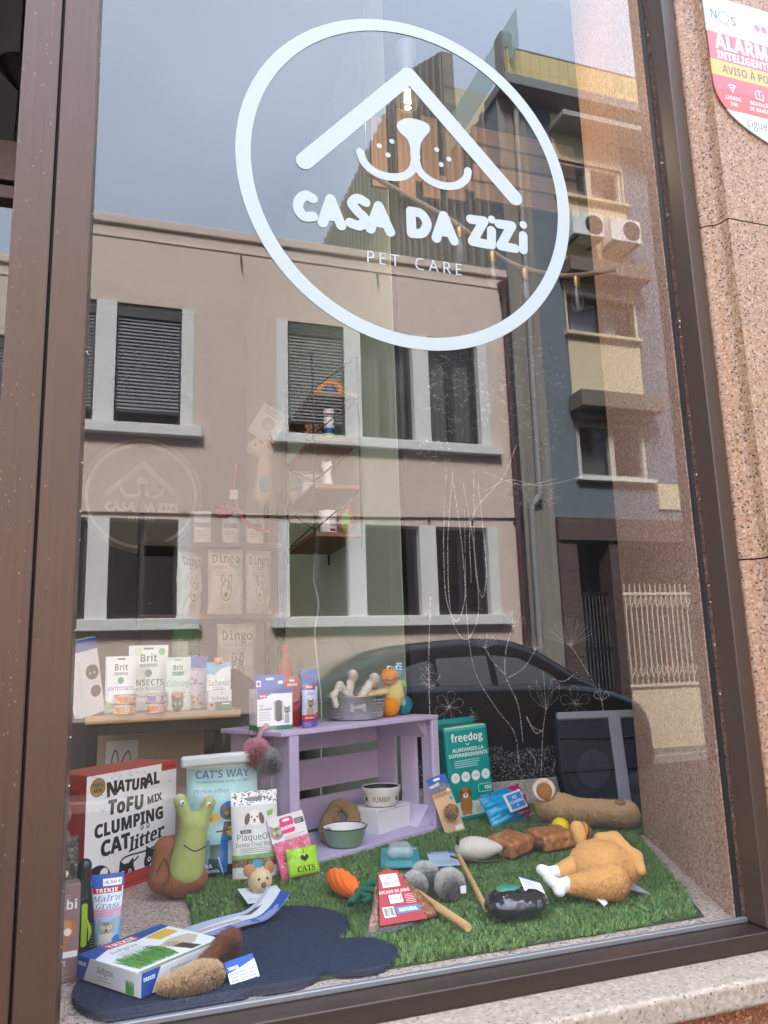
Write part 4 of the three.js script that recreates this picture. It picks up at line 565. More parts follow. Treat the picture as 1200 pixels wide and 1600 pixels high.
// metal bowl with chews
{
  const p = onCrate(0.335, CT + 0.0005, -0.1), b = thing('metal_bowl', 'dimpled silver dog bowl with bone emblem full of chews', 'bowl', p, -14);
  const metal = PM({ color: lin(0.5, 0.5, 0.49), roughness: 0.35, metalness: 0.75 });
  part(b, 'shell', lathe([[0, 0.001], [0.066, 0.001], [0.07, 0.004], [0.084, 0.062], [0.087, 0.064], [0.086, 0.067], [0.081, 0.065], [0.067, 0.006], [0, 0.005]], 64), metal);
  const dots = []; for (let r = 0; r < 6; r++) for (let i = 0; i < 46; i++) { const a = (i + (r % 2) / 2) / 46 * 6.2832, fa = Math.abs(Math.atan2(Math.sin(a), Math.cos(a))); if (fa < 0.52) continue; const y = 0.011 + r * 0.0085, rad = 0.0705 + y * 0.232; dots.push(mv(new THREE.SphereGeometry(0.0026, 8, 6), rad * Math.sin(a), y, rad * Math.cos(a))); }
  part(b, 'dimples', dots, metal).userData.kind = 'stuff';
  const bone = new THREE.Shape(); bone.moveTo(-0.014, -0.0035); bone.lineTo(0.014, -0.0035); bone.absarc(0.0165, -0.0055, 0.0055, -2.6, 1.0, false); bone.absarc(0.0165, 0.0055, 0.0055, -1.0, 2.6, false); bone.lineTo(-0.014, 0.0035); bone.absarc(-0.0165, 0.0055, 0.0055, 0.5, 4.2, false); bone.absarc(-0.0165, -0.0055, 0.0055, 2.1, 5.8, false);
  const bg = new THREE.ExtrudeGeometry(bone, { depth: 0.002, bevelEnabled: true, bevelSize: 0.0006, bevelThickness: 0.0006 }); bg.rotateX(-0.22); part(b, 'bone_emblem', mv(bg, 0, 0.035, 0.0795), S({ color: lin(0.22, 0.22, 0.23), metalness: 0.6, roughness: 0.4 }));
  const hide = (cl) => S({ color: lin(...cl), roughness: 0.75, bumpMap: noiseB, bumpScale: 0.002 });
  const chew = (label, f, lo, hi, cl, at, rot) => { const g = sdf(f, lo, hi, 34, 0.002, 70); const w = onCrate(0.335 + at[0], CT + at[1], -0.1 + at[2]); single('rawhide_chew', label, 'dog chew', g, hide(cl), w, rot, 'chews in the metal bowl'); };
  const knot = smin(0.01, cap([-0.04, 0, 0], [0.04, 0.01, 0], 0.011, 0.013), cap([-0.045, 0.008, 0.01], [-0.045, -0.012, -0.01], 0.012), cap([0.045, 0.018, 0.01], [0.042, -0.006, -0.006], 0.013));
  chew('twisted white rawhide chew curling over the bowl rim at left', smin(0.01, cap([-0.055, 0.01, 0], [-0.035, 0.035, 0], 0.008), cap([-0.035, 0.035, 0], [0, 0.0, 0], 0.011, 0.012), cap([-0.056, 0.01, 0], [-0.052, -0.018, 0.004], 0.009)), [-0.08, -0.04, -0.03], [0.03, 0.06, 0.03], [0.62, 0.56, 0.46], [-0.045, 0.062, 0.02], [0, 20, 0]);
  chew('upright knotted white rawhide chew, tallest in the bowl', knot, [-0.075, -0.04, -0.04], [0.075, 0.04, 0.04], [0.66, 0.6, 0.5], [-0.025, 0.078, 0], [0, 30, 65]);
  chew('slanted knotted white rawhide chew in the middle of the bowl', knot, [-0.075, -0.04, -0.04], [0.075, 0.04, 0.04], [0.64, 0.58, 0.49], [0.028, 0.073, 0.01], [10, 25, 38]);
  chew('brown hide chew lying flat at the right of the bowl', smin(0.006, cap([-0.04, 0, 0], [0.045, 0, 0], 0.01, 0.014), cap([-0.03, 0.006, 0.01], [0.04, 0.008, 0.01], 0.008)), [-0.07, -0.03, -0.03], [0.07, 0.03, 0.03], [0.3, 0.2, 0.1], [0.045, 0.066, -0.02], [0, 20, 12]);
  chew('pale yellow hide strip at the right rim of the bowl', smin(0.006, cap([-0.03, 0, 0], [0.035, 0, 0], 0.009), cap([-0.03, 0.006, -0.014], [0.035, 0.003, -0.012], 0.008)), [-0.06, -0.03, -0.03], [0.06, 0.03, 0.03], [0.62, 0.45, 0.18], [0.055, 0.066, 0.025], [0, 10, 8]);
}
// plush parrot
{
  const t = thing('plush_parrot', 'orange, yellow and green plush parrot sitting on the crate', 'plush toy', onCrate(0.455, CT + 0.001, -0.1), 12);
  part(t, 'body', sdf(smin(0.02, ell([0.015, 0.05, -0.005], [0.04, 0.042, 0.034]), cap([0.03, 0.06, 0], [0.035, 0.09, 0], 0.028, 0.02)), [-0.04, 0, -0.06], [0.08, 0.12, 0.05], 40, 0.0012, 90), plush(0.75, 0.62, 0.2));
  part(t, 'neck', sdf(smin(0.01, cap([0.02, 0.083, 0], [0.055, 0.088, 0], 0.017)), [-0.01, 0.05, -0.03], [0.09, 0.12, 0.03], 30), plush(0.25, 0.5, 0.08));
  part(t, 'head', sdf(smin(0.012, ell([0.022, 0.118, 0.004], [0.026, 0.026, 0.024]), cap([0.04, 0.12, -0.004], [0.05, 0.1, -0.01], 0.018)), [-0.02, 0.07, -0.04], [0.08, 0.16, 0.04], 36), plush(0.16, 0.42, 0.5));
  const bk = part(t, 'beak', sdf(smin(0.012, ell([0.006, 0.114, 0.018], [0.028, 0.022, 0.02]), cap([-0.005, 0.118, 0.02], [0.0, 0.1, 0.028], 0.013, 0.009)), [-0.04, 0.08, -0.02], [0.05, 0.15, 0.06], 36), plush(0.85, 0.28, 0.03));
  part(bk, 'mouth_line', tube([[-0.018, 0.105, 0.032], [0.0, 0.103, 0.039], [0.02, 0.11, 0.036]], 0.0013, 14, 6), rubberM);
  for (const x of [0.004, 0.034]) { const e = part(t, 'eye', ball(x, 0.137, 0.018, 0.008, 14), S({ color: lin(0.85, 0.85, 0.85) })); part(e, 'pupil', ball(x - 0.001, 0.138, 0.025, 0.0032, 10), rubberM); }
  for (const [x, z] of [[-0.005, 0.03], [-0.022, 0.012]]) part(t, 'foot', sdf(smin(0.01, ell([x, 0.026, z], [0.03, 0.026, 0.026])), [x - 0.05, -0.01, z - 0.05], [x + 0.05, 0.06, z + 0.05], 28, 0.0012, 90), plush(0.9, 0.3, 0.02));
  part(t, 'hang_card', mv(card(0.02, 0.07, 0.003), 0.062, 0.085, -0.02), print(64, 192, (c) => { rect(c, 0, 0, 64, 192, '#d8e2ee'); for (let i = 0; i < 8; i++) rect(c, 0, i * 24, 64, 9, '#3c6fb5'); }));
}
{ const p = onCrate(0.515, CT + 0.0295, -0.085), g = new THREE.SphereGeometry(0.029, 40, 28), P = g.attributes.position; for (let i = 0; i < P.count; i++) { const v = V(P.getX(i), P.getY(i), P.getZ(i)).normalize(), k = 1 + 0.03 * Math.sign(Math.sin(v.x * 22) * Math.sin(v.y * 22)) * 0.5; P.setXYZ(i, v.x * 0.029 * k, v.y * 0.029 * k, v.z * 0.029 * k); } g.computeVertexNormals();
  single('rubber_ball', 'translucent teal rubber ball at the right end of crate top', 'ball', g, PM({ color: lin(0.005, 0.2, 0.24), roughness: 0.18, clearcoat: 0.6 }), p); }
// inside the crate
{
  const b = thing('white_carton', 'plain white cardboard box standing inside the crate', 'box', [0.722, 1.034, -0.968], 34); carton(b, 0.148, 0.064, 0.105, S({ color: lin(0.75, 0.75, 0.75), roughness: 0.7 }), S({ color: lin(0.75, 0.75, 0.75), roughness: 0.7 }), S({ color: lin(0.76, 0.76, 0.76), roughness: 0.7 }), 0.001);
  part(b, 'lid_seam', [bx(-0.073, 0.0585, 0.0526, 0.073, 0.0592, 0.0531)], S({ color: lin(0.35, 0.35, 0.35) }));
  const y = thing('ceramic_bowl', 'cream ceramic bowl lettered YUMMY with paw prints on the white box', 'bowl', [0.722, 1.0985, -0.952], -16), cer = PM({ color: lin(0.76, 0.74, 0.68), roughness: 0.15, clearcoat: 0.8 });
  const prof = [[0, 0.001], [0.04, 0.001], [0.045, 0.004], [0.05, 0.02], [0.052, 0.036], [0.0545, 0.038], [0.056, 0.05], [0.054, 0.053], [0.051, 0.05], [0.047, 0.03], [0.04, 0.012], [0, 0.01]];
  part(y, 'shell', lathe(prof, 64), cer);
  part(y, 'inner_band', lathe([[0.0508, 0.0505], [0.0506, 0.0507], [0.0482, 0.0395], [0.0484, 0.0393]], 64), rubberM);
  const wrap = new THREE.CylinderGeometry(0.0523, 0.0495, 0.022, 60, 1, true, -1.25, 2.5); const tx = canvasTex(1024, 170, (c, w, h) => { c.clearRect(0, 0, w, h); txt(c, 'YUMMY', w / 2, h / 2 + 6, 150, '#1a1a1a', { sx: 0.86 }); for (const x of [110, w - 110]) { circ(c, x, 110, 36, '#1a1a1a', 30); for (const k of [-1.5, -0.5, 0.5, 1.5]) circ(c, x + k * 27, 62 + Math.abs(k) * 10, 12, '#1a1a1a', 17); } });
  part(y, 'lettering', mv(wrap, 0, 0.0235, 0), S({ map: tx, transparent: true, alphaTest: 0.4, roughness: 0.3 }));
  const e = thing('enamel_bowl', 'green enamel bowl with white inside and dark rim in the crate', 'bowl', [0.575, 1.0335, -0.815]);
  part(e, 'shell', lathe([[0, 0.0], [0.04, 0.0], [0.046, 0.006], [0.058, 0.046]], 60), PM({ color: lin(0.2, 0.33, 0.22), roughness: 0.3, clearcoat: 0.5 })); part(e, 'lining', lathe([[0, 0.0018], [0.039, 0.0018], [0.045, 0.007], [0.0568, 0.046]], 60), PM({ color: lin(0.75, 0.75, 0.73), roughness: 0.25 })); part(e, 'rim', mv(new THREE.TorusGeometry(0.058, 0.0014, 8, 64).rotateX(Math.PI / 2), 0, 0.0465, 0), rubberM);
  const r = thing('rope_knot', 'tan twisted rope knot toy behind the green bowl', 'rope toy', [0.575, 1.034, -0.925], 15), rope = S({ color: lin(0.42, 0.28, 0.15), roughness: 0.95, bumpMap: fabricB, bumpScale: 0.002 });
  const strands = (pts, R0, n) => { const cv = new THREE.CatmullRomCurve3(pts.map((p) => V(...p))), out = []; const fr = cv.computeFrenetFrames(n, false); for (let s = 0; s < 3; s++) { const q = []; for (let i = 0; i <= n; i++) { const a = i * 0.55 + s * 2.094, p = cv.getPointAt(i / n); q.push(p.add(fr.normals[i].clone().multiplyScalar(Math.cos(a) * R0)).add(fr.binormals[i].clone().multiplyScalar(Math.sin(a) * R0))); } out.push(new THREE.TubeGeometry(new THREE.CatmullRomCurve3(q), n * 2, R0 * 1.05, 7)); } return out; };
  part(r, 'knot', strands([[0.0, 0.02, 0.03], [0.045, 0.03, 0.03], [0.06, 0.06, 0.0], [0.02, 0.075, -0.015], [-0.01, 0.05, 0.01], [0.02, 0.02, 0.03], [0.05, 0.045, 0.015], [0.03, 0.08, 0.0], [0.0, 0.06, -0.01], [0.01, 0.03, -0.02]], 0.0085, 90), rope);
  part(r, 'tail', strands([[0.0, 0.055, 0.0], [-0.03, 0.05, 0.02], [-0.05, 0.03, 0.04], [-0.055, 0.012, 0.075]], 0.0085, 40), rope);
}

// ---------- packs and toys on the display floor ----------
{ // cat litter carton
  const front = print(640, 640, (c, w, h) => {
    rect(c, 0, 0, w, h, '#f1efec'); c.globalAlpha = 0.55; for (let i = 0; i < 60; i++) { const x = rnd() * w, y = rnd() * 480; poly(c, [[x, y], [x + rr(6, 26), y + rr(-10, 10)], [x + rr(10, 34), y + rr(4, 22)], [x + rr(-6, 12), y + rr(6, 20)]], '#8d8a88', 2); } c.globalAlpha = 1;
    rect(c, 520, 0, 120, 44, '#c8332b', 6); txt(c, 'Cature', 580, 22, 26, '#2a1512', { b: 1 }); circ(c, 72, 66, 50, '#8b6b3a'); circ(c, 72, 66, 43, '#a5834c'); txt(c, 'TOFU', 72, 54, 28, '#2b2013', { b: 1 }); txt(c, 'MIX', 72, 82, 28, '#2b2013', { b: 1 });
    const hand = (s, x, y, px, rot) => txt(c, s, x, y, px, '#191817', { b: 1, rot, st: px * 0.06 }); rect(c, 130, 70, 400, 320, '#f1efec', 30);
    hand('N', 165, 88, 104, -4); hand('ATUR', 305, 88, 84, 3); hand('AL', 452, 78, 92, -2); hand('ToFU', 268, 190, 104, 2); hand('MIX', 470, 192, 58, -4); hand('CLUMPING', 300, 290, 92, -2); hand('CAT', 200, 392, 108, -3); txt(c, 'litter', 415, 400, 98, '#191817', { it: 1, b: 1, f: 'serif', rot: -8, st: 4 });
    c.strokeStyle = '#191817'; c.lineWidth = 9; c.lineCap = 'round'; c.beginPath(); c.moveTo(520, 440); c.bezierCurveTo(430, 500, 300, 450, 250, 480); c.bezierCurveTo(200, 520, 320, 530, 360, 490); c.stroke(); for (const x of [382, 426]) { circ(c, x, 336, 14, '#191817'); circ(c, x, 336, 10, '#fff'); circ(c, x + 2, 338, 5, '#191817'); }
    const blob = (x, y, s) => { circ(c, x, y, s, '#191817', s * 0.9); poly(c, [[x - s * 0.9, y], [x - s * 0.8, y - s * 1.3], [x, y - s * 0.7]], '#191817'); poly(c, [[x + s * 0.9, y], [x + s * 0.8, y - s * 1.3], [x, y - s * 0.7]], '#191817'); for (const k of [-1, 1]) { circ(c, x + k * s * 0.42, y - s * 0.1, s * 0.2, '#fff'); circ(c, x + k * s * 0.42, y - s * 0.1, s * 0.1, '#191817'); } circ(c, x, y + s * 0.5, s * 0.4, '#f1efec', s * 0.3); };
    blob(280, 560, 58); blob(470, 530, 66); circ(c, 90, 560, 86, '#191817'); circ(c, 60, 560, 46, '#f1efec'); circ(c, 130, 520, 26, '#f1efec'); circ(c, 600, 520, 40, '#191817');
    rect(c, 0, 582, w, 58, '#c8332b'); rect(c, 0, 560, w, 24, '#c8332b'); txt(c, 'CATURE PLUS', 140, 590, 36, '#5e1511', { b: 1 }); txt(c, 'natural clumping cat litter', 400, 612, 24, '#5e1511'); rect(c, 60, 612, 70, 20, '#fff', 6);
  }, { roughness: 0.4 });
  const side = print(256, 512, (c, w, h) => { rect(c, 0, 0, w, h, '#c8332b'); txt(c, 'purcals', 128, 70, 50, '#6d1712', { b: 1 }); for (let i = 0; i < 4; i++) { circ(c, 128, 160 + i * 95, 36, '#f0dcd8'); circ(c, 128, 160 + i * 95, 30, '#c8332b'); circ(c, 128, 160 + i * 95, 26, '#f0dcd8'); circ(c, 128, 160 + i * 95, 10, '#4d3b38'); } });
  const b = thing('cat_litter_carton', 'large red and white cat litter carton with hand lettering', 'carton', [0.006, 1.0125, -0.785], 43);
  carton(b, 0.278, 0.258, 0.125, front, side, S({ color: lin(0.52, 0.04, 0.03), roughness: 0.4 }));
  part(b, 'lid_flap', bx(-0.1385, 0.2583, -0.06, 0.138, 0.26, 0.0622), S({ color: lin(0.52, 0.04, 0.03), roughness: 0.4 }));
}
{ // snail plush
  const t = thing('plush_snail', 'green plush snail with brown shell standing before the litter carton', 'plush toy', [0.138, 1.013, -0.605], 5);
  const gb = sdf(smin(0.012, cap([0.016, 0.05, 0.008], [0.034, 0.142, 0.004], 0.038, 0.029), cap([0.02, 0.15, 0.004], [0.004, 0.198, 0.004], 0.0155, 0.014), cap([0.05, 0.15, 0.004], [0.066, 0.188, 0.004], 0.0155, 0.014)), [-0.05, 0, -0.06], [0.09, 0.22, 0.06], 54, 0.0006, 120);
  part(t, 'body', gb, plush(0.46, 0.52, 0.17)); pile(t, gb, 9000, 0.0022, [0.46, 0.52, 0.17], 0.0004);
  const sg = sdf(smin(0.01, ell([0.012, 0.034, -0.002], [0.054, 0.036, 0.046]), cap([-0.036, 0.04, 0.0], [-0.03, 0.1, -0.006], 0.024, 0.018), cap([-0.022, 0.105, -0.01], [0.0, 0.1, -0.03], 0.02)), [-0.08, -0.01, -0.07], [0.08, 0.14, 0.06], 48, 0.0006, 120);
  part(t, 'shell', sg, plush(0.34, 0.13, 0.055)); pile(t, sg, 8000, 0.0022, [0.34, 0.13, 0.055], 0.0004);
  part(t, 'shell_seam', tube([[-0.045, 0.06, 0.022], [-0.028, 0.085, 0.016], [-0.02, 0.055, 0.035], [-0.035, 0.035, 0.034]], 0.0022, 24, 6), plush(0.2, 0.07, 0.03));
  part(t, 'smile', tube([[0.008, 0.112, 0.034], [0.03, 0.098, 0.0395], [0.056, 0.102, 0.0275]], 0.0013, 16, 6), rubberM);
  for (const [x, y] of [[0.006, 0.196], [0.064, 0.186]]) { const e = part(t, 'eye', ball(x, y, 0.016, 0.0058, 14), S({ color: lin(0.85, 0.85, 0.82), roughness: 0.2 })); part(e, 'pupil', ball(x + 0.001, y, 0.0205, 0.0026, 10), rubberM); }
}
{ // cat food bag
  const m = print(448, 768, (c, w, h) => {
    rect(c, 0, 0, w, h, '#a9d6d8'); const g = c.createLinearGradient(0, 0, 0, h); rect(c, 0, 0, w, 66, '#eef3f2'); txt(c, 'CAT’S WAY', w / 2, 108, 72, '#1d78a8', { b: 1, sx: 0.95 }); txt(c, 'The way to the best quality cat litter', w / 2, 156, 21, '#3a6f86'); txt(c, 'Carbon effect', 150, 218, 34, '#274a58', { it: 1, f: 'serif' });
    rect(c, 0, 640, w, 128, '#26424f'); rect(c, 0, 560, w, 90, '#52706b'); for (let i = 0; i < 5; i++) rect(c, rnd() * w, rr(470, 560), rr(40, 90), 110, ['#b44a3a', '#d8c9a8', '#7fa8a4'][i % 3]); rect(c, 30, 620, 110, 110, '#8fa49a'); poly(c, [[60, 380], [190, 360], [220, 390], [190, 420], [66, 424]], '#e2b53d'); txt(c, 'shop', 130, 394, 34, '#3a2c10', { it: 1 }); poly(c, [[96, 420], [110, 420], [110, 560], [96, 560]], '#6b4f38');
    circ(c, 270, 350, 62, '#1f6fb0'); catFace(c, 270, 368, 44, '#8d6b47'); poly(c, [[236, 420], [330, 420], [348, 520], [220, 520]], '#5a4634'); poly(c, [[220, 500], [350, 500], [372, 700], [330, 740], [236, 740], [200, 690]], '#1f74bd'); rect(c, 262, 540, 52, 170, '#dfe6ea', 16); circ(c, 286, 482, 34, '#e4c52d'); poly(c, [[190, 480], [370, 460]], '#333', 9); rect(c, 256, 690, 60, 78, '#1b1d1f'); circ(c, 400, 400, 26, '#b07f50'); txt(c, 'EXTRA', 110, 700, 36, '#fff', { b: 1, rot: -8 }); txt(c, 'ODOUR CONTROL', 110, 736, 24, '#cfe7f2', { b: 1, rot: -8 });
    for (let i = 0; i < 12; i++) rect(c, 200 + i * 3, 640 + i * 11, 8, 6, '#fff');
  }, { roughness: 0.35 });
  const b = thing('cat_litter_bag', 'pale blue bag with a cat riding a scooter', 'bag', [0.25, 1.02, -0.735], -6);
  part(b, 'sack', pouch(0.168, 0.262, 0.075, 'stand', 0.004, 0.06), m);
  part(b, 'rolled_top', rbx(-0.088, 0.25, -0.012, 0.088, 0.276, 0.01, 0.008), S({ color: lin(0.72, 0.75, 0.74), roughness: 0.5 }), null, [6, 0, 2]);
}
{ // dental bites pouch
  const m = print(384, 680, (c, w, h) => { rect(c, 0, 0, w, h, '#d3d6d4'); rect(c, 0, 0, w, 110, '#eceded'); for (let i = 0; i < 90; i++) { const x = rnd() * w, y = rnd() * 105; poly(c, [[x, y], [x + 9, y - 3], [x + 17, y + 2], [x + 12, y + 6], [x + 2, y + 5]], '#1c1c1d'); } rect(c, 130, 46, 130, 34, '#777', 16); dogFace(c, 190, 210, 62, '#e9e3da', '#5b4a3d'); poly(c, [[290, 170], [350, 150], [340, 200], [300, 205]], '#86b74b'); rect(c, 70, 300, 90, 26, '#333d4b'); txt(c, 'ProDen', 115, 313, 18, '#fff'); txt(c, 'PlaqueOff', 190, 356, 68, '#3b4654'); txt(c, 'Dental Croq’ Bites', 190, 412, 40, '#3b4654'); lines(c, 60, 440, 260, 3, 14, '#7b8b7e', 4); rect(c, 0, 486, w, 32, '#7fae62'); rect(c, 0, 518, w, 60, '#6d5b3c'); grain(c, 0, 518, w, 60, 260, ['#8c7650', '#55452c', '#a08a60'], 4, 9); circ(c, 200, 570, 44, '#3a9dc4'); txt(c, '♦', 200, 568, 40, '#fff'); lines(c, 40, 624, 300, 2, 14, '#8a9089', 4); rect(c, 0, 660, w, 20, '#d0b23e'); rect(c, 280, 590, 80, 30, '#fff'); txt(c, '14,95 €', 320, 605, 20, '#333'); }, { roughness: 0.3 });
  const b = thing('dental_treat_pouch', 'grey white dental treat pouch with a shaggy dog', 'pouch', [0.315, 1.021, -0.64], -4); b.rotation.x = R(-9); part(b, 'pouch', pouch(0.107, 0.19, 0.035, 'stand', 0.002, 0.1), m);
}
{ // toy pack with green cushion
  const b = thing('cat_toy_pack', 'pink and white toy pack with lime green cushion', 'toy pack', [0.41, 1.022, -0.6], 4); b.rotation.set(R(-22), R(4), R(9), 'YXZ');
  part(b, 'header_card', mv(card(0.088, 0.058, 0.001), 0, 0.085, -0.002), print(320, 208, (c, w, h) => { rect(c, 0, 0, w, h, '#d9d4d0'); catFace(c, 60, 130, 56, '#9a8a7a'); rect(c, 100, 20, 120, 130, '#d6346d', 22); rect(c, 128, 34, 66, 20, '#f1e4e8', 10); txt(c, 'OKERDI', 160, 104, 34, '#fff', { b: 1, rot: -4 }); rect(c, 228, 50, 84, 46, '#4a4a4a'); lines(c, 236, 60, 66, 3, 12, '#ddd', 3); lines(c, 110, 170, 190, 2, 14, '#8a8380', 4); }));
  const gp = sdf((p) => { const x = Math.abs(p.x) / 0.036, y = Math.abs(p.y - 0.038) / 0.03, e = Math.max(x, y); return Math.max(Math.max(Math.abs(p.x) - 0.036, Math.abs(p.y - 0.038) - 0.03), Math.abs(p.z - 0.013) - 0.013 * Math.sqrt(Math.max(0.02, 1 - e * e * e))); }, [-0.045, 0, -0.01], [0.045, 0.08, 0.04], 40);
  { const P = gp.attributes.position, u = gp.attributes.uv; for (let i = 0; i < P.count; i++) u.setXY(i, P.getX(i) / 0.076 + 0.5, (P.getY(i) - 0.006) / 0.064); }
  part(b, 'cushion', gp, print(320, 270, (c, w, h) => { rect(c, 0, 0, w, h, '#9ccf2a'); txt(c, 'I', 170, 50, 44, '#20280f', { b: 1, f: 'serif' }); txt(c, '♥', 170, 110, 96, '#20280f'); poly(c, [[130, 96], [150, 80], [170, 98], [190, 80], [210, 96], [206, 118], [170, 146], [134, 118]], '#20280f'); txt(c, 'CATS', 172, 206, 68, '#20280f', { b: 1, f: 'serif' }); }, { roughness: 0.9 }), [0.006, -0.006, 0], [0, 0, -6]);
  part(b, 'pink_net', mv(card(0.086, 0.09, 0.004), 0, -0.002, -0.001), print(256, 256, (c, w, h) => { rect(c, 0, 0, w, h, '#c73a63'); grain(c, 0, 0, w, h, 420, ['#e07a96', '#a92249', '#f0a9ba'], 2, 6); }, { roughness: 0.3 }));
  part(b, 'clear_wrap', mv(pouch(0.1, 0.098, 0.034, 'pillow', 0.004, 0.1), 0, -0.008, 0.011), clearM);
}
{ // mouse ball on a card
  const t = thing('mouse_ball_toy', 'round rope mouse face toy with ears on a white card', 'cat toy', [0.296, 1.034, -0.475], 8);
  part(t, 'card', card(0.085, 0.075, 0), print(256, 224, (c, w, h) => { rect(c, 0, 0, w, h, '#d9dde2'); poly(c, [[120, 120], [256, 150], [256, 224], [60, 224]], '#7e8fb4'); lines(c, 16, 150, 100, 4, 14, '#9aa', 4); }), [0, -0.002, 0.055], [-82, 4, 0]);
  const head = lathe(Array.from({ length: 41 }, (_, i) => { const a = -Math.PI / 2 + i / 40 * Math.PI, r = 0.0245 + 0.0009 * Math.sin(i * 2.2); return [Math.max(0, r * Math.cos(a)), r * Math.sin(a)]; }), 40); head.rotateX(1.2);
  part(t, 'head', mv(head, 0, 0.026, 0), S({ color: lin(0.62, 0.47, 0.28), roughness: 0.9 }));
  for (const s of [-1, 1]) part(t, 'ear', mv(new THREE.SphereGeometry(0.013, 16, 10).scale(1, 1, 0.4).rotateY(s * 0.3), s * 0.021, 0.047, -0.004), S({ color: lin(0.45, 0.22, 0.1), roughness: 1 }));
  part(t, 'nose', ball(0.0, 0.023, 0.0255, 0.0052, 12), S({ color: lin(0.2, 0.1, 0.05) })); for (const s of [-1, 1]) part(t, 'eye', ball(s * 0.009, 0.034, 0.022, 0.0026, 10), rubberM);
}
{ // paste tube
  const m = print(320, 768, (c, w, h) => { rect(c, 0, 0, w, h, '#dfe8f2'); rect(c, 0, 0, w, 90, '#2a62b4'); rect(c, 40, 112, 240, 60, '#bb2f2a', 10); rect(c, 0, 90, w, 40, '#2a62b4'); rect(c, 70, 50, 150, 0, '#fff'); rect(c, 130, 44, 140, 72, '#f7f7f5'); txt(c, '4,50 €', 200, 80, 42, '#333'); rect(c, 30, 128, 250, 56, '#bb2f2a', 10); txt(c, 'TRIXIE', 155, 157, 52, '#fff', { b: 1 }); rect(c, 0, 330, w, 90, '#d7a9c4'); txt(c, 'Malt’n’', 160, 236, 72, '#2d6a8c', { it: 1, f: 'serif' }); txt(c, 'Grass', 160, 304, 72, '#2d6a8c', { it: 1, f: 'serif' }); lines(c, 60, 350, 200, 4, 18, '#8a5f86', 4); rect(c, 0, 420, w, 348, '#7fb9d6'); catFace(c, 158, 520, 70, '#a69c8e'); poly(c, [[100, 570], [216, 570], [236, 680], [80, 680]], '#c9c1b3'); circ(c, 250, 640, 46, '#2b87c6'); rect(c, 0, 690, w, 78, '#1f5f5c'); grain(c, 0, 660, w, 100, 200, ['#2f7d5f', '#18504d', '#3d8d5a'], 3, 9); }, { roughness: 0.25 });
  const nu = 40, nv = 24, pos = [], uv = [], ix = []; for (let j = 0; j <= nv; j++) for (let i = 0; i <= nu; i++) { const v = j / nv, a = i / nu * 6.2832 + Math.PI, f = Math.pow(v, 1.1), rx = 0.0185 + f * 0.0085, rz = 0.0185 * (1 - f) + 0.0012 * f; pos.push(rx * Math.sin(a), 0.024 + v * 0.122, rz * Math.cos(a)); uv.push(((i / nu) * 2 - 0.5 + 10) % 1 === 0 ? 0 : (i / nu) * 2 - 0.5, v); if (i < nu && j < nv) { const k = j * (nu + 1) + i; ix.push(k, k + 1, k + nu + 1, k + 1, k + nu + 2, k + nu + 1); } }
  const g = new THREE.BufferGeometry(); g.setAttribute('position', new THREE.Float32BufferAttribute(pos, 3)); g.setAttribute('uv', new THREE.Float32BufferAttribute(uv, 2)); g.setIndex(ix); g.computeVertexNormals(); m.map.wrapS = THREE.RepeatWrapping;
  const t = thing('paste_tube', 'blue and white cat paste tube standing on its white cap', 'tube', [0.0, 1.0125, -0.245], -4); t.rotation.z = R(1);
  part(t, 'tube_body', g, m); part(t, 'cap', lathe([[0, 0], [0.0165, 0], [0.0172, 0.0015], [0.0178, 0.024], [0.01, 0.0245], [0, 0.0245]], 36), S({ color: lin(0.78, 0.78, 0.76), roughness: 0.4 }));
}
{ // brown carton at the left edge
  const f = print(256, 512, (c, w, h) => { rect(c, 0, 0, w, h, '#8f6f68'); lines(c, 60, 56, 160, 2, 14, '#c9b5ae', 3); txt(c, 'Gosbi', 150, 108, 70, '#efe7e2', { b: 1 }); poly(c, [[110, 190], [170, 170], [236, 200], [230, 260], [190, 300], [190, 380], [100, 380], [90, 270]], '#b5703c'); circ(c, 180, 220, 34, '#c98a55'); circ(c, 196, 250, 20, '#efe2d2'); rect(c, 160, 352, 90, 32, '#f2efec'); txt(c, 'Malt', 150, 410, 44, '#e8d9d2'); lines(c, 90, 440, 130, 5, 14, '#c2a8a0', 3); });
  const b = thing('snack_carton', 'brown snack carton with a ginger cat at the left post', 'carton', [-0.083, 1.0125, -0.215], 8); carton(b, 0.075, 0.146, 0.035, f, S({ color: lin(0.22, 0.14, 0.12) }), S({ color: lin(0.25, 0.16, 0.14) }));
}
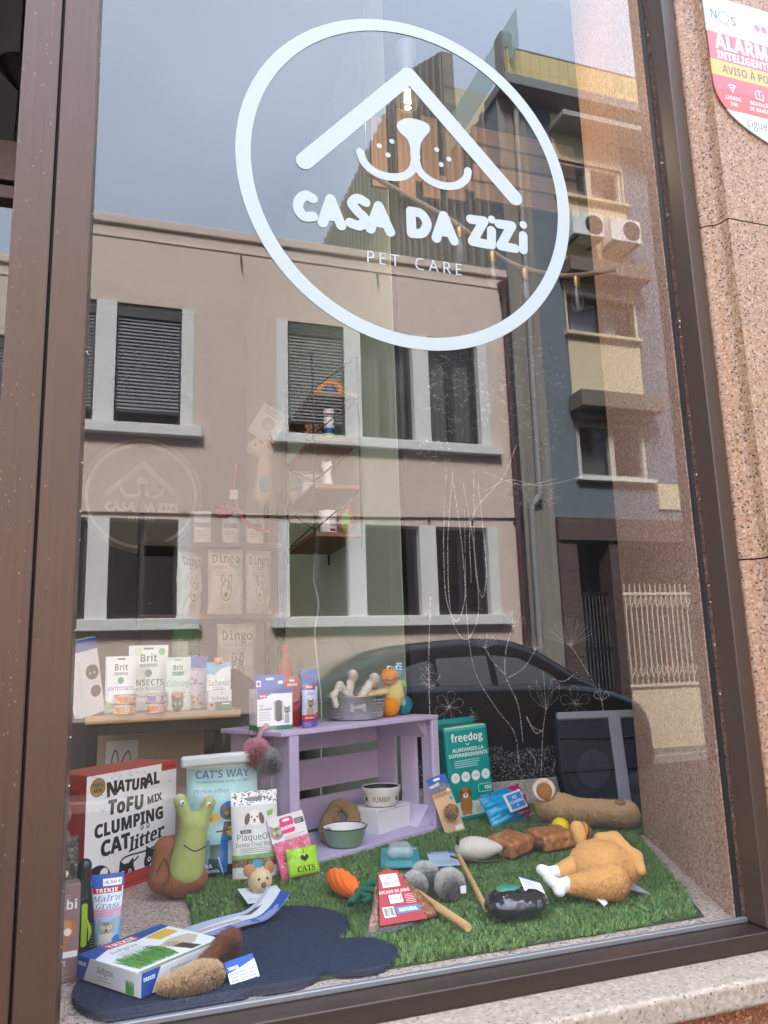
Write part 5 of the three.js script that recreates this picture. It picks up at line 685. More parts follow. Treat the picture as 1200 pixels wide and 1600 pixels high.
{ // black and yellow lead
  const t = thing('retractable_lead', 'black and neon yellow retractable lead standing behind the tube', 'dog lead', [-0.042, 1.0125, -0.33], 20), bk = PM({ color: lin(0.015, 0.015, 0.017), roughness: 0.3, clearcoat: 0.3 }), yl = PM({ color: lin(0.55, 0.72, 0.02), roughness: 0.35 });
  part(t, 'housing', sdf(smin(0.012, ell([0.0, 0.05, 0], [0.03, 0.048, 0.017]), cap([-0.005, 0.06, 0], [0.0, 0.145, 0], 0.014, 0.012)), [-0.05, -0.01, -0.03], [0.05, 0.17, 0.03], 44), bk);
  part(t, 'yellow_trim', [tube([[-0.026, 0.04, 0.008], [-0.018, 0.09, 0.012], [-0.016, 0.11, 0.008]], 0.0055, 18, 8), tube([[0.0, 0.012, 0.015], [0.005, 0.04, 0.0185], [-0.004, 0.07, 0.017]], 0.005, 18, 8)], yl);
  part(t, 'info_card', mv(card(0.05, 0.09, 0.002), 0.012, 0.004, 0.02), print(128, 256, (c, w, h) => { rect(c, 0, 0, w, h, '#151617'); rect(c, 8, 20, 26, 200, '#a9cc1e', 12); lines(c, 50, 120, 60, 9, 13, '#8a8a86', 3); txt(c, 'flexi', 84, 220, 30, '#eee', { b: 1, rot: -90 }); }));
  const k = thing('dark_treat_bag', 'mottled dark treat bag half hidden behind the left post', 'bag', [-0.1, 1.0125, -0.47], 10); part(k, 'bag', pouch(0.085, 0.17, 0.03, 'stand', 0.003), print(128, 256, (c, w, h) => { rect(c, 0, 0, w, h, '#4c463d'); grain(c, 0, 0, w, h, 500, ['#6b6353', '#35312b', '#857a64'], 2, 8); dogFace(c, 90, 90, 24, '#6d5a45', '#3d3128'); }));
}
{ // grass kit carton lying on the mat
  const top = print(640, 512, (c, w, h) => { rect(c, 0, 0, w, h, '#eef0f1'); poly(c, [[0, 0], [640, 0], [640, 70], [330, 110], [200, 60], [0, 150]], '#244f9c'); rect(c, 150, 20, 240, 74, '#b6302c', 14); txt(c, 'TRIXIE', 270, 58, 66, '#fff', { b: 1 }); txt(c, 'Softgras', 200, 150, 50, '#3c4144', { it: 1, f: 'serif' }); lines(c, 110, 190, 230, 3, 18, '#8a9094', 5); poly(c, [[400, 110], [590, 90], [600, 190], [430, 210]], '#e2b83c'); for (let i = 0; i < 900; i++) { const x = 40 + 300 * rnd(), y = rr(360, 460); poly(c, [[x, y], [x + rr(-22, 30), y - rr(60, 150)]], ['#3f7a2b', '#5b9a3c', '#2d5f20', '#76b04c'][i % 4], rr(2, 4)); } poly(c, [[350, 280], [470, 240], [600, 260], [620, 330], [520, 400], [400, 420]], '#cdbfa8'); circ(c, 420, 320, 46, '#b3a288'); poly(c, [[390, 350], [470, 350], [500, 470], [420, 470]], '#4a3f36'); rect(c, 560, 0, 80, 60, '#244f9c'); rect(c, 0, 486, w, 26, '#8d8a7c'); });
  const side = print(512, 96, (c, w, h) => { rect(c, 0, 0, w, h, '#d5d9db'); poly(c, [[0, 0], [110, 0], [60, 96], [0, 96]], '#244f9c'); txt(c, 'TRIXIE', 44, 30, 22, '#fff', { b: 1 }); txt(c, 'Softgras', 230, 36, 34, '#444', { it: 1, f: 'serif' }); lines(c, 170, 62, 120, 2, 12, '#888', 3); for (let i = 0; i < 90; i++) { const x = 400 + 60 * rnd(); poly(c, [[x, 92], [x + rr(-8, 8), rr(40, 70)]], '#4d8a36', 2); } });
  const b = thing('grass_kit_carton', 'flat white and blue grass kit carton lying on the navy mat', 'carton', [0.068, 1.0275, -0.158], 37);
  carton(b, 0.165, 0.034, 0.155, side, side, top, 0.0015);
  part(b, 'plastic_tray', rbx(0.05, 0.004, 0.0785, 0.0822, 0.03, 0.084, 0.003), clearM);
}
{ // long backing card curling up
  const g = new THREE.BoxGeometry(0.235, 0.0009, 0.075, 40, 1, 6), p = g.attributes.position; for (let i = 0; i < p.count; i++) { const x = p.getX(i) + 0.1175; p.setY(i, p.getY(i) + 0.004 + 0.01 * Math.sin(x * 14) * 0.5 + Math.max(0, x - 0.17) ** 2 * 9 + 0.12 * Math.max(0, p.getZ(i)) * Math.max(0, x - 0.12)); } g.computeVertexNormals();
  single('backing_card', 'long blue and white cardboard backing curling up on the mat', 'card', g, print(768, 256, (c, w, h) => { rect(c, 0, 0, w, h, '#e3e7ec'); poly(c, [[0, 0], [w, 0], [w, 30], [300, 90], [0, 160]], '#b9c4dc'); poly(c, [[0, 256], [0, 150], [180, 190], [w, 150], [w, 256]], '#2f58a6'); rect(c, 150, 120, 330, 34, '#a93a34'); txt(c, 'GEBRAUCHSANWEISUNG', 315, 138, 28, '#fff', { b: 1 }); for (let k = 0; k < 3; k++) lines(c, 200 + k * 180, 186, 150, 5, 13, '#cfd8ea', 5); poly(c, [[520, 60], [640, 40], [680, 70], [580, 90]], '#5a4c44'); }), [0.205, 1.0262, -0.312], [0, 24, 0]);
}
{ // squirrel toy with card
  const t = thing('fur_squirrel_toy', 'tan and brown furry squirrel toy lying on the mat at the glass', 'plush toy', [0.128, 1.027, -0.058], 8); t.scale.setScalar(0.85);
  const bg = sdf(smin(0.02, ell([-0.02, 0.016, 0.008], [0.05, 0.018, 0.02]), ell([0.012, 0.02, 0.006], [0.03, 0.021, 0.02])), [-0.08, -0.005, -0.03], [0.06, 0.05, 0.04], 40, 0.001, 80); part(t, 'body', bg, plush(0.5, 0.33, 0.18)); pile(t, bg, 9000, 0.005, [0.55, 0.37, 0.2], 0.0006);
  const tg = sdf(smin(0.02, cap([0.02, 0.022, -0.01], [0.07, 0.042, -0.05], 0.017, 0.014), cap([0.07, 0.042, -0.05], [0.086, 0.052, -0.066], 0.014, 0.008)), [-0.01, -0.01, -0.09], [0.11, 0.08, 0.02], 40, 0.001, 80); part(t, 'tail', tg, plush(0.16, 0.06, 0.025)); pile(t, tg, 11000, 0.009, [0.17, 0.065, 0.028], 0.0006);
  part(t, 'hang_card', mv(card(0.058, 0.046, 0.002), 0, 0, 0), print(256, 192, (c, w, h) => { rect(c, 0, 0, w, h, '#e8ebee'); poly(c, [[0, 0], [w, 0], [w, 40], [120, 70], [0, 90]], '#2752a3'); txt(c, 'TRIXIE', 60, 60, 30, '#fff', { b: 1 }); for (let r = 0; r < 4; r++) for (let k = 0; k < 3; k++) rect(c, 16 + k * 80, 98 + r * 23, 64, 10, '#8fa3cc'); }), [0.088, -0.008, 0.01], [-38, 8, 9]);
}

// ---------- right half of the display ----------
{ // pads pack
  const f = print(448, 800, (c, w, h) => { rect(c, 0, 0, w, h, '#1f9d94'); rect(c, 0, 0, w, 30, '#3cb6ad'); txt(c, 'freedog', w / 2, 92, 96, '#f2f7f5', { b: 1, sx: 0.92 }); poly(c, [[205, 146], [225, 160], [245, 146]], '#f2f7f5', 6); txt(c, 'ALMOHADILLA', w / 2, 196, 46, '#e9f5f2', { b: 1 }); txt(c, 'SUPERABSORBENTE', w / 2, 242, 46, '#e9f5f2', { b: 1, sx: 0.95 }); lines(c, 70, 286, 310, 4, 18, '#bfe6e0', 6); for (let i = 0; i < 4; i++) { circ(c, 66 + i * 105, 430, 44, '#eef3ef'); txt(c, ['3', 'Soft', '100%', 'XL'][i], 66 + i * 105, 430, 28, '#7fa8a0'); } rect(c, 290, 510, 140, 70, '#d9efea', 12); rect(c, 294, 514, 132, 62, '#1f9d94', 10); txt(c, '10U', 390, 546, 44, '#fff', { b: 1 }); lines(c, 300, 610, 120, 3, 18, '#bfe6e0', 5); rect(c, 0, 640, w, 160, '#d8e3cf'); c.fillStyle = '#b27a44'; c.beginPath(); c.ellipse(150, 670, 62, 78, 0, 0, 7); c.fill(); circ(c, 120, 735, 20, '#c08a55'); circ(c, 182, 735, 20, '#c08a55'); dogFace(c, 150, 565, 50, '#b27a44', '#8a562b'); lines(c, 240, 690, 90, 4, 14, '#8fb0a0', 4); rect(c, 0, 760, w, 40, '#1f9d94'); }, { roughness: 0.3 });
  const s = print(128, 512, (c, w, h) => { rect(c, 0, 0, w, h, '#188a82'); lines(c, 20, 60, 90, 20, 18, '#4fb4aa', 5); rect(c, 0, 440, w, 72, '#c3d2bd'); });
  const b = thing('training_pad_pack', 'turquoise pack of training pads with a brown puppy', 'pack', [1.028, 1.022, -1.035], 6); b.rotation.z = R(3);
  const g = new RoundedBoxGeometry(0.155, 0.275, 0.07, 6, 0.012), p = g.attributes.position; for (let i = 0; i < p.count; i++) { const k = 0.003; p.setXYZ(i, p.getX(i) + k * n3(p.getY(i) * 18, p.getZ(i) * 30, 1), p.getY(i), p.getZ(i) + k * n3(p.getX(i) * 25, p.getY(i) * 20, 7)); } g.computeVertexNormals(); g.translate(0, 0.1375, 0); part(b, 'wrapped_block', g, [s, s, s, s, f, f]);
  part(b, 'top_seal', mv(card(0.16, 0.026, 0.006), 0, 0.273, 0.01), s, null, [-16, 0, -1]);
}
{ // wipes pack
  const m = print(512, 300, (c, w, h) => { rect(c, 0, 0, w, h, '#2b9fcf'); poly(c, [[350, 0], [w, 0], [w, h], [400, h], [430, 190]], '#c92a72'); rect(c, 330, 228, 150, 40, '#c92a72', 8); txt(c, 'pawdy wipes', 400, 248, 24, '#fff'); rect(c, 30, 236, 130, 30, '#5bb9df', 8); circ(c, 440, 90, 36, '#eef4f8'); txt(c, 'fresh', 440, 90, 22, '#2a5ea0', { b: 1 }); }, { roughness: 0.18 });
  const b = thing('wet_wipes_pack', 'blue and magenta pack of pet cleaning wipes with white lid', 'wipes pack', [1.115, 1.024, -0.91], 14); b.rotation.set(R(-28), R(14), R(8), 'YXZ');
  part(b, 'sleeve', pouch(0.165, 0.098, 0.05, 'pillow', 0.005, 0.06), m);
  part(b, 'lid', rbx(-0.022, 0.022, 0.0255, 0.05, 0.076, 0.0335, 0.006), S({ color: lin(0.75, 0.78, 0.8), roughness: 0.3 })); part(b, 'lid_print', mv(new THREE.PlaneGeometry(0.058, 0.042), 0.014, 0.049, 0.0342), print(256, 180, (c, w, h) => { rect(c, 0, 0, w, h, '#3b8fd0', 20); txt(c, 'PET', 128, 46, 54, '#f4f8fb', { b: 1 }); txt(c, 'CLEANING', 128, 98, 46, '#f4f8fb', { b: 1 }); txt(c, 'U', 128, 145, 40, '#f4f8fb', { b: 1 }); }));
}
{ // matatabi ball card
  const b = thing('hang_card_toy', 'tan hang card with brown woven ball leaning on the crate', 'toy card', [0.913, 1.021, -0.875], -2); b.rotation.set(R(-16), R(-4), R(14), 'YXZ');
  part(b, 'card', card(0.06, 0.158, 0.002), print(256, 672, (c, w, h) => { rect(c, 0, 0, w, h, '#d9b48a'); rect(c, 0, 0, w, 190, '#2c5fa8'); poly(c, [[0, 100], [120, 60], [256, 130], [256, 200], [0, 200]], '#6d7886'); rect(c, 78, 22, 92, 30, '#dfe5ea', 15); txt(c, 'TRIXIE', 70, 100, 44, '#fff', { b: 1, rot: -6 }); catFace(c, 170, 150, 34, '#8a8076'); rect(c, 0, 190, w, 60, '#c39a6c'); txt(c, 'Matatabi', 110, 220, 38, '#6b4726', { it: 1, f: 'serif' }); circ(c, 220, 190, 22, '#e8d3b4'); circ(c, 222, 290, 24, '#4a9bc9'); rect(c, 150, 600, 90, 50, '#efece6'); }));
  const w = []; for (let i = 0; i < 12; i++) { const g = new THREE.TorusGeometry(0.0195, 0.0016, 6, 30); g.rotateX(rr(0, 3.14)); g.rotateY(rr(0, 3.14)); w.push(mv(g, 0.002, 0.055, 0.0225)); } part(b, 'woven_ball', [...w, ball(0.002, 0.055, 0.0225, 0.0175, 16)], S({ color: lin(0.3, 0.2, 0.1), roughness: 0.8 }));
  const d = []; for (let i = 0; i < 46; i++) { const y = 1 - 2 * (i + 0.5) / 46, r = Math.sqrt(1 - y * y), a = i * 2.4; d.push(ball(0.002 + 0.0185 * r * Math.cos(a), 0.055 + 0.0185 * y, 0.0225 + 0.0185 * r * Math.sin(a), 0.0024, 6)); } const bd = part(b, 'beads', d, S({ color: lin(0.62, 0.5, 0.33) })); bd.userData.kind = 'stuff';
}
{ // teal card with clear toy
  const t = thing('clear_toy_card', 'flat teal card with a clear moulded toy on the grass', 'toy card', [0.662, 1.034, -0.635], -19);
  part(t, 'card', card(0.092, 0.2, 0.003).translate(0, -0.1, 0), print(256, 512, (c, w, h) => { rect(c, 0, 0, w, h, '#23969b'); txt(c, 'clean teeth', 120, 400, 34, '#d8efee'); lines(c, 24, 60, 90, 4, 20, '#9fd6d4', 6); rect(c, 170, 60, 70, 30, '#e9f2f1'); lines(c, 30, 430, 190, 3, 20, '#9fd6d4', 6); txt(c, 'Dental', 128, 30, 40, '#fff', { b: 1 }); }), null, [-90, 0, 0]);
  part(t, 'clear_toy', sdf(smin(0.012, ell([-0.014, 0.016, 0.025], [0.018, 0.015, 0.018]), ell([0.016, 0.016, 0.025], [0.018, 0.015, 0.018]), cap([0, 0.014, 0.02], [0, 0.014, -0.02], 0.011), ell([-0.013, 0.016, -0.028], [0.015, 0.014, 0.015]), ell([0.013, 0.016, -0.028], [0.015, 0.014, 0.015])), [-0.04, 0, -0.06], [0.04, 0.04, 0.06], 44), PM({ color: lin(0.85, 0.92, 0.92), transmission: 0.75, thickness: 0, ior: 1.45, roughness: 0.2 }));
}
{ // mouse with twine and wooden stick
  const c0 = thing('mouse_toy_card', 'small pale blue hang card under the rope mouse', 'card', [0.748, 1.034, -0.575], -16); part(c0, 'sheet', card(0.068, 0.12, 0.002).translate(0, -0.06, 0), print(192, 320, (c, w, h) => { rect(c, 0, 0, w, h, '#b9c8da'); rect(c, 0, 0, w, 60, '#2f5fa9'); txt(c, 'TRIXIE', 90, 32, 40, '#fff', { b: 1 }); lines(c, 20, 220, 150, 5, 16, '#8295b0', 5); }), null, [-88, 0, 0]);
  const t = thing('rope_mouse_toy', 'white rope-wound mouse toy with black ears on the grass', 'cat toy', [0.815, 1.037, -0.53], -24);
  const prof = Array.from({ length: 46 }, (_, i) => { const s = i / 45; return [Math.max(0, 0.027 * Math.pow(Math.sin(Math.PI * Math.pow(s, 0.75)), 0.7) + 0.0008 * Math.sin(i * 2.1)), s * 0.115]; }); const g = lathe(prof, 30); g.rotateZ(-Math.PI / 2); part(t, 'body', mv(g, -0.05, 0.022, 0), S({ color: lin(0.56, 0.52, 0.44), roughness: 0.95 }));
  for (const z of [-0.016, 0.016]) part(t, 'ear', mv(new THREE.SphereGeometry(0.008, 12, 8).scale(0.5, 1, 1), -0.042, 0.04, z), rubberM); part(t, 'tail', tube([[0.062, 0.02, 0.0], [0.06, 0.006, 0.03], [0.02, 0.005, 0.052], [-0.03, 0.008, 0.045], [-0.06, 0.01, 0.02]], 0.0022, 40, 6), S({ color: lin(0.06, 0.045, 0.035) })); part(t, 'nose_tip', ball(0.0655, 0.022, 0, 0.004, 8), rubberM);
  const wood = S({ map: canvasTex(256, 64, (c, w, h) => { rect(c, 0, 0, w, h, '#c9a06b'); for (let i = 0; i < 70; i++) { c.globalAlpha = 0.2; rect(c, rnd() * w, rnd() * h, rr(30, 140), 1, '#93683a'); } c.globalAlpha = 1; }, [4, 4]), roughness: 0.7 });
  single('wooden_stick', 'thin wooden stick pointing from the rope mouse to the glass', 'stick', rod([0.757, 1.055, -0.5], [0.672, 1.036, -0.185], 0.0055), wood);
  single('wooden_stick', 'thicker wooden stick in front of the grey fluffy balls', 'stick', rod([0.572, 1.05, -0.29], [0.598, 1.036, -0.105], 0.0075), wood);
}
{ // carrot
  const t = thing('carrot_rope_toy', 'orange knitted carrot toy with green rope leaves', 'dog toy', [0.458, 1.036, -0.4], 6);
  const prof = Array.from({ length: 61 }, (_, i) => { const s = i / 60; return [Math.max(0, 0.0235 * Math.pow(Math.sin(Math.PI * Math.min(1, s * 0.9 + 0.05)), 0.42) * (1.05 - 0.25 * s) + 0.0011 * Math.sin(i * 1.6)) * (i === 0 || i === 60 ? 0 : 1), s * 0.145]; }); const g = lathe(prof, 34), P = g.attributes.position; for (let i = 0; i < P.count; i++) { const a = Math.atan2(P.getZ(i), P.getX(i)), k = 1 + 0.07 * Math.sin(a * 9 + P.getY(i) * 160); P.setX(i, P.getX(i) * k); P.setZ(i, P.getZ(i) * k); } g.computeVertexNormals(); g.rotateX(Math.PI / 2); part(t, 'carrot_body', mv(g, 0, 0.017, -0.075), S({ color: lin(0.86, 0.17, 0.012), roughness: 0.95 }));
  const gr = S({ color: lin(0.02, 0.2, 0.1), roughness: 0.95, bumpMap: fabricB, bumpScale: 0.002 }); for (const q of [[[0, 0.02, 0.065], [0.02, 0.022, 0.08], [0.045, 0.012, 0.07], [0.075, 0.012, 0.03]], [[0, 0.02, 0.065], [-0.01, 0.016, 0.085], [-0.03, 0.01, 0.1], [-0.034, 0.009, 0.112]], [[0.005, 0.025, 0.064], [0.03, 0.028, 0.06], [0.05, 0.02, 0.05], [0.085, 0.018, 0.0]], [[0, 0.015, 0.07], [0.01, 0.012, 0.1], [-0.012, 0.01, 0.115]]]) part(t, 'rope_leaf', tube(q, 0.0062, 24, 8), gr);
}
{ // pyramid chew pack
  const t = thing('chew_pyramid_pack', 'red labelled pyramid of brown pressed dog chew', 'dog chew', [0.505, 1.03, -0.215], 8);
  const A = [0.0, 0.098, -0.045], Bp = [-0.078, 0, 0.04], Cq = [0.085, 0, 0.022], Dd = [0.0, 0, -0.085], mk = (fs) => { const pos = [], n = 10; for (const [a, b, c] of fs) for (let i = 0; i < n; i++) for (let j = 0; j < n - i; j++) { const q = (u, v) => [0, 1, 2].map((k) => a[k] + (b[k] - a[k]) * u / n + (c[k] - a[k]) * v / n); pos.push(...q(i, j), ...q(i + 1, j), ...q(i, j + 1)); if (j < n - i - 1) pos.push(...q(i + 1, j), ...q(i + 1, j + 1), ...q(i, j + 1)); } const g0 = new THREE.BufferGeometry(); g0.setAttribute('position', new THREE.Float32BufferAttribute(pos, 3)); const g = mergeVertices(g0, 1e-4), p = g.attributes.position; for (let i = 0; i < p.count; i++) { const x = p.getX(i), y = p.getY(i), z = p.getZ(i), k = 0.003, K = 0.008; p.setXYZ(i, x + k * n3(x * 60, y * 60, z * 60) + K * n3(x * 22, y * 22, z * 22), Math.max(0, y + k * n3(x * 60 + 9, y * 60, z * 60) - Math.max(0, y - 0.07) * 0.45), z + k * n3(x * 60, y * 60 + 5, z * 60) + K * n3(x * 22 + 4, y * 22, z * 22)); } g.computeVertexNormals(); return uvm(g.toNonIndexed(), 6); };
  part(t, 'chew', mk([[A, Bp, Cq], [A, Cq, Dd], [A, Dd, Bp], [Bp, Dd, Cq]]), S({ map: canvasTex(256, 256, (c) => { rect(c, 0, 0, 256, 256, '#8a5a38'); grain(c, 0, 0, 256, 256, 2600, ['#a87048', '#6d4327', '#b98458', '#5a3620'], 1.5, 5); }, [1, 1]), roughness: 0.7 }));
  const lab = new THREE.Shape([[-0.054, 0.003], [0.046, 0.003], [0.016, 0.096], [-0.026, 0.096]].map((p) => new THREE.Vector2(...p))), lg = new THREE.ShapeGeometry(lab), lu = lg.attributes.uv, lp = lg.attributes.position; for (let i = 0; i < lp.count; i++) lu.setXY(i, (lp.getX(i) + 0.052) / 0.102, lp.getY(i) / 0.103); 
  const ang = Math.atan2(0.098, 0.0725); part(t, 'label', lg, print(512, 512, (c, w, h) => { rect(c, 0, 0, w, h, '#a8262d'); rect(c, 130, 60, 190, 120, '#e9e0d4', 8); txt(c, 'My', 225, 92, 44, '#3a2a22', { f: 'serif', it: 1 }); txt(c, 'Capricho', 225, 140, 48, '#3a2a22', { f: 'serif', it: 1 }); txt(c, 'BOCADO DE JAMÓN', 250, 220, 40, '#f0d9cf', { b: 1 }); rect(c, 160, 250, 140, 76, '#efeae3'); txt(c, '3,90 €', 230, 288, 48, '#222'); lines(c, 330, 260, 140, 6, 15, '#e7c4bb', 5); rect(c, 60, 350, 120, 90, '#efeae3'); for (let i = 0; i < 22; i++) rect(c, 68 + i * 5, 358, rr(1, 4), 70, '#222'); rect(c, 200, 360, 250, 60, '#2f86b8'); txt(c, 'NATURAL', 325, 390, 44, '#fff', { b: 1 }); }, { roughness: 0.3 }), [-0.004, 0.006, 0.0445], [-38, 5, 0]);
  part(t, 'clear_wrap', (() => { const g = new THREE.TetrahedronGeometry(0.001); return merge([new THREE.BufferGeometry().setFromPoints([A, Bp, Cq, A, Cq, Dd, A, Dd, Bp].map((p) => V(p[0] * 1.16, p[1] * 1.05, p[2] * 1.16 + 0.008)))].map((q) => (q.computeVertexNormals(), q))); })(), clearM);
}
{ // fluffy grey balls
  for (const [x, z, r, l] of [[0.62, -0.365, 0.03, 'grey fluffy ball toy nearest the chew pyramid'], [0.648, -0.3, 0.029, 'grey fluffy ball toy right of the thicker stick']]) { const t = thing('fluffy_ball', l, 'cat toy', [x, 1.03 + r * 0.86, z], 0, 'grey fluffy balls'); const g = new THREE.IcosahedronGeometry(r * 0.85, 4); g.computeVertexNormals(); part(t, 'core', g, plush(0.45, 0.44, 0.42)); pile(t, g, 6000, 0.008, [0.5, 0.49, 0.46], 0.0006); if (x > 0.63) part(t, 'tag', mv(card(0.012, 0.014), 0.016, -0.012, 0.03), S({ color: lin(0.75, 0.75, 0.75) })); }
  const t = thing('fluffy_ball', 'grey fluffy ball toy behind, leaning on the pyramid', 'cat toy', [0.585, 1.05, -0.335], 0, 'grey fluffy balls'); const g = new THREE.IcosahedronGeometry(0.022, 4); g.computeVertexNormals(); part(t, 'core', g, plush(0.45, 0.44, 0.42)); pile(t, g, 4500, 0.008, [0.5, 0.49, 0.46], 0.0006);
}
{ // vacuum packed dark chew
  const t = thing('dark_vacuum_pack', 'shiny black vacuum pack with white label at the glass', 'pack', [0.715, 1.03, -0.15], 12);
  part(t, 'pack', sdf(smin(0.02, ell([-0.02, 0.022, 0], [0.04, 0.026, 0.042]), ell([0.024, 0.02, 0.004], [0.042, 0.023, 0.04])), [-0.08, -0.01, -0.06], [0.08, 0.06, 0.06], 48, 0.0012, 45), PM({ color: lin(0.02, 0.021, 0.022), roughness: 0.12, clearcoat: 1, clearcoatRoughness: 0.05, bumpMap: noiseB, bumpScale: 0.001 }));
  part(t, 'label', card(0.046, 0.056, 0.002), print(256, 320, (c, w, h) => { rect(c, 0, 0, w, h, '#e4e8ec'); rect(c, 0, 0, w, 26, '#274f86'); rect(c, 0, 296, w, 24, '#274f86'); lines(c, 20, 44, 150, 8, 14, '#7b8590', 5); for (let i = 0; i < 26; i++) rect(c, 40 + i * 6, 180, rr(1, 4), 70, '#222'); lines(c, 30, 262, 190, 2, 12, '#7b8590', 4); }), [0.025, 0.028, 0.034], [-58, 10, -22]);
  part(t, 'green_seal', mv(new THREE.SphereGeometry(0.02, 18, 10).scale(1.3, 0.3, 0.8), -0.012, 0.0465, -0.004), S({ color: lin(0.05, 0.25, 0.16), roughness: 0.3 }));
}
{ // plush roast chicken
  const t = thing('plush_roast_chicken', 'tan plush roast chicken with white bone ends lying on grass', 'plush toy', [0.918, 1.028, -0.205], 6), gold = plush(0.68, 0.35, 0.11), bone = plush(0.8, 0.8, 0.78); t.scale.setScalar(0.95);
  const bg = sdf(smin(0.016, ell([0.03, 0.05, -0.008], [0.066, 0.052, 0.066]), cap([0.05, 0.06, 0.01], [0.075, 0.045, 0.03], 0.03, 0.026)), [-0.06, -0.01, -0.09], [0.13, 0.12, 0.08], 56, 0.0008, 90); part(t, 'body', bg, gold); pile(t, bg, 9000, 0.003, [0.68, 0.35, 0.11], 0.0005);
  const near = sdf(smin(0.012, cap([0.006, 0.036, 0.055], [-0.02, 0.034, 0.05], 0.036, 0.031), cap([-0.03, 0.034, 0.045], [-0.07, 0.032, 0.02], 0.026, 0.0185)), [-0.1, -0.01, -0.01], [0.06, 0.08, 0.1], 48, 0.0008, 90); part(t, 'drumstick', near, gold); pile(t, near, 6000, 0.003, [0.68, 0.35, 0.11], 0.0005);
  const far = sdf(smin(0.012, cap([-0.005, 0.05, -0.03], [-0.06, 0.045, -0.025], 0.028, 0.0195)), [-0.1, 0, -0.08], [0.06, 0.1, 0.02], 44, 0.0008, 90); part(t, 'drumstick', far, gold);
  for (const [x, y, z] of [[-0.072, 0.034, 0.018], [-0.064, 0.046, -0.026]]) part(t, 'bone_end', sdf(smin(0.008, cap([x, y, z], [x - 0.028, y, z], 0.0155, 0.014), ell([x - 0.038, y + 0.008, z - 0.009], [0.012, 0.011, 0.011]), ell([x - 0.036, y - 0.006, z + 0.012], [0.012, 0.011, 0.012])), [x - 0.06, y - 0.03, z - 0.03], [x + 0.02, y + 0.03, z + 0.03], 36, 0.0005, 100), bone);
  part(t, 'wing', sdf(smin(0.01, cap([0.045, 0.1, -0.02], [0.068, 0.102, 0.0], 0.014), cap([0.068, 0.1, 0.0], [0.085, 0.07, 0.042], 0.015, 0.013), cap([0.085, 0.07, 0.042], [0.078, 0.05, 0.062], 0.014, 0.011)), [0.02, 0.02, -0.05], [0.12, 0.13, 0.09], 44, 0.0008, 90), gold);
  part(t, 'wing', sdf(smin(0.01, cap([0.03, 0.085, -0.065], [0.028, 0.115, -0.075], 0.013, 0.016)), [-0.01, 0.05, -0.11], [0.07, 0.15, -0.03], 36, 0.0008, 90), gold);
  part(t, 'hang_card', card(0.11, 0.085, 0.002), print(256, 192, (c, w, h) => { rect(c, 0, 0, w, h, '#2752a3'); rect(c, 12, 12, w - 24, h - 24, '#cfd9e8'); lines(c, 30, 40, 180, 8, 15, '#7f95bd', 5); }), [0.075, 0.006, 0.05], [-82, 20, 0]);
  part(t, 'fabric_label', card(0.014, 0.018, 0.001), S({ color: lin(0.75, 0.75, 0.75) }), [-0.03, 0.002, 0.075], [-50, 0, 20]);
}
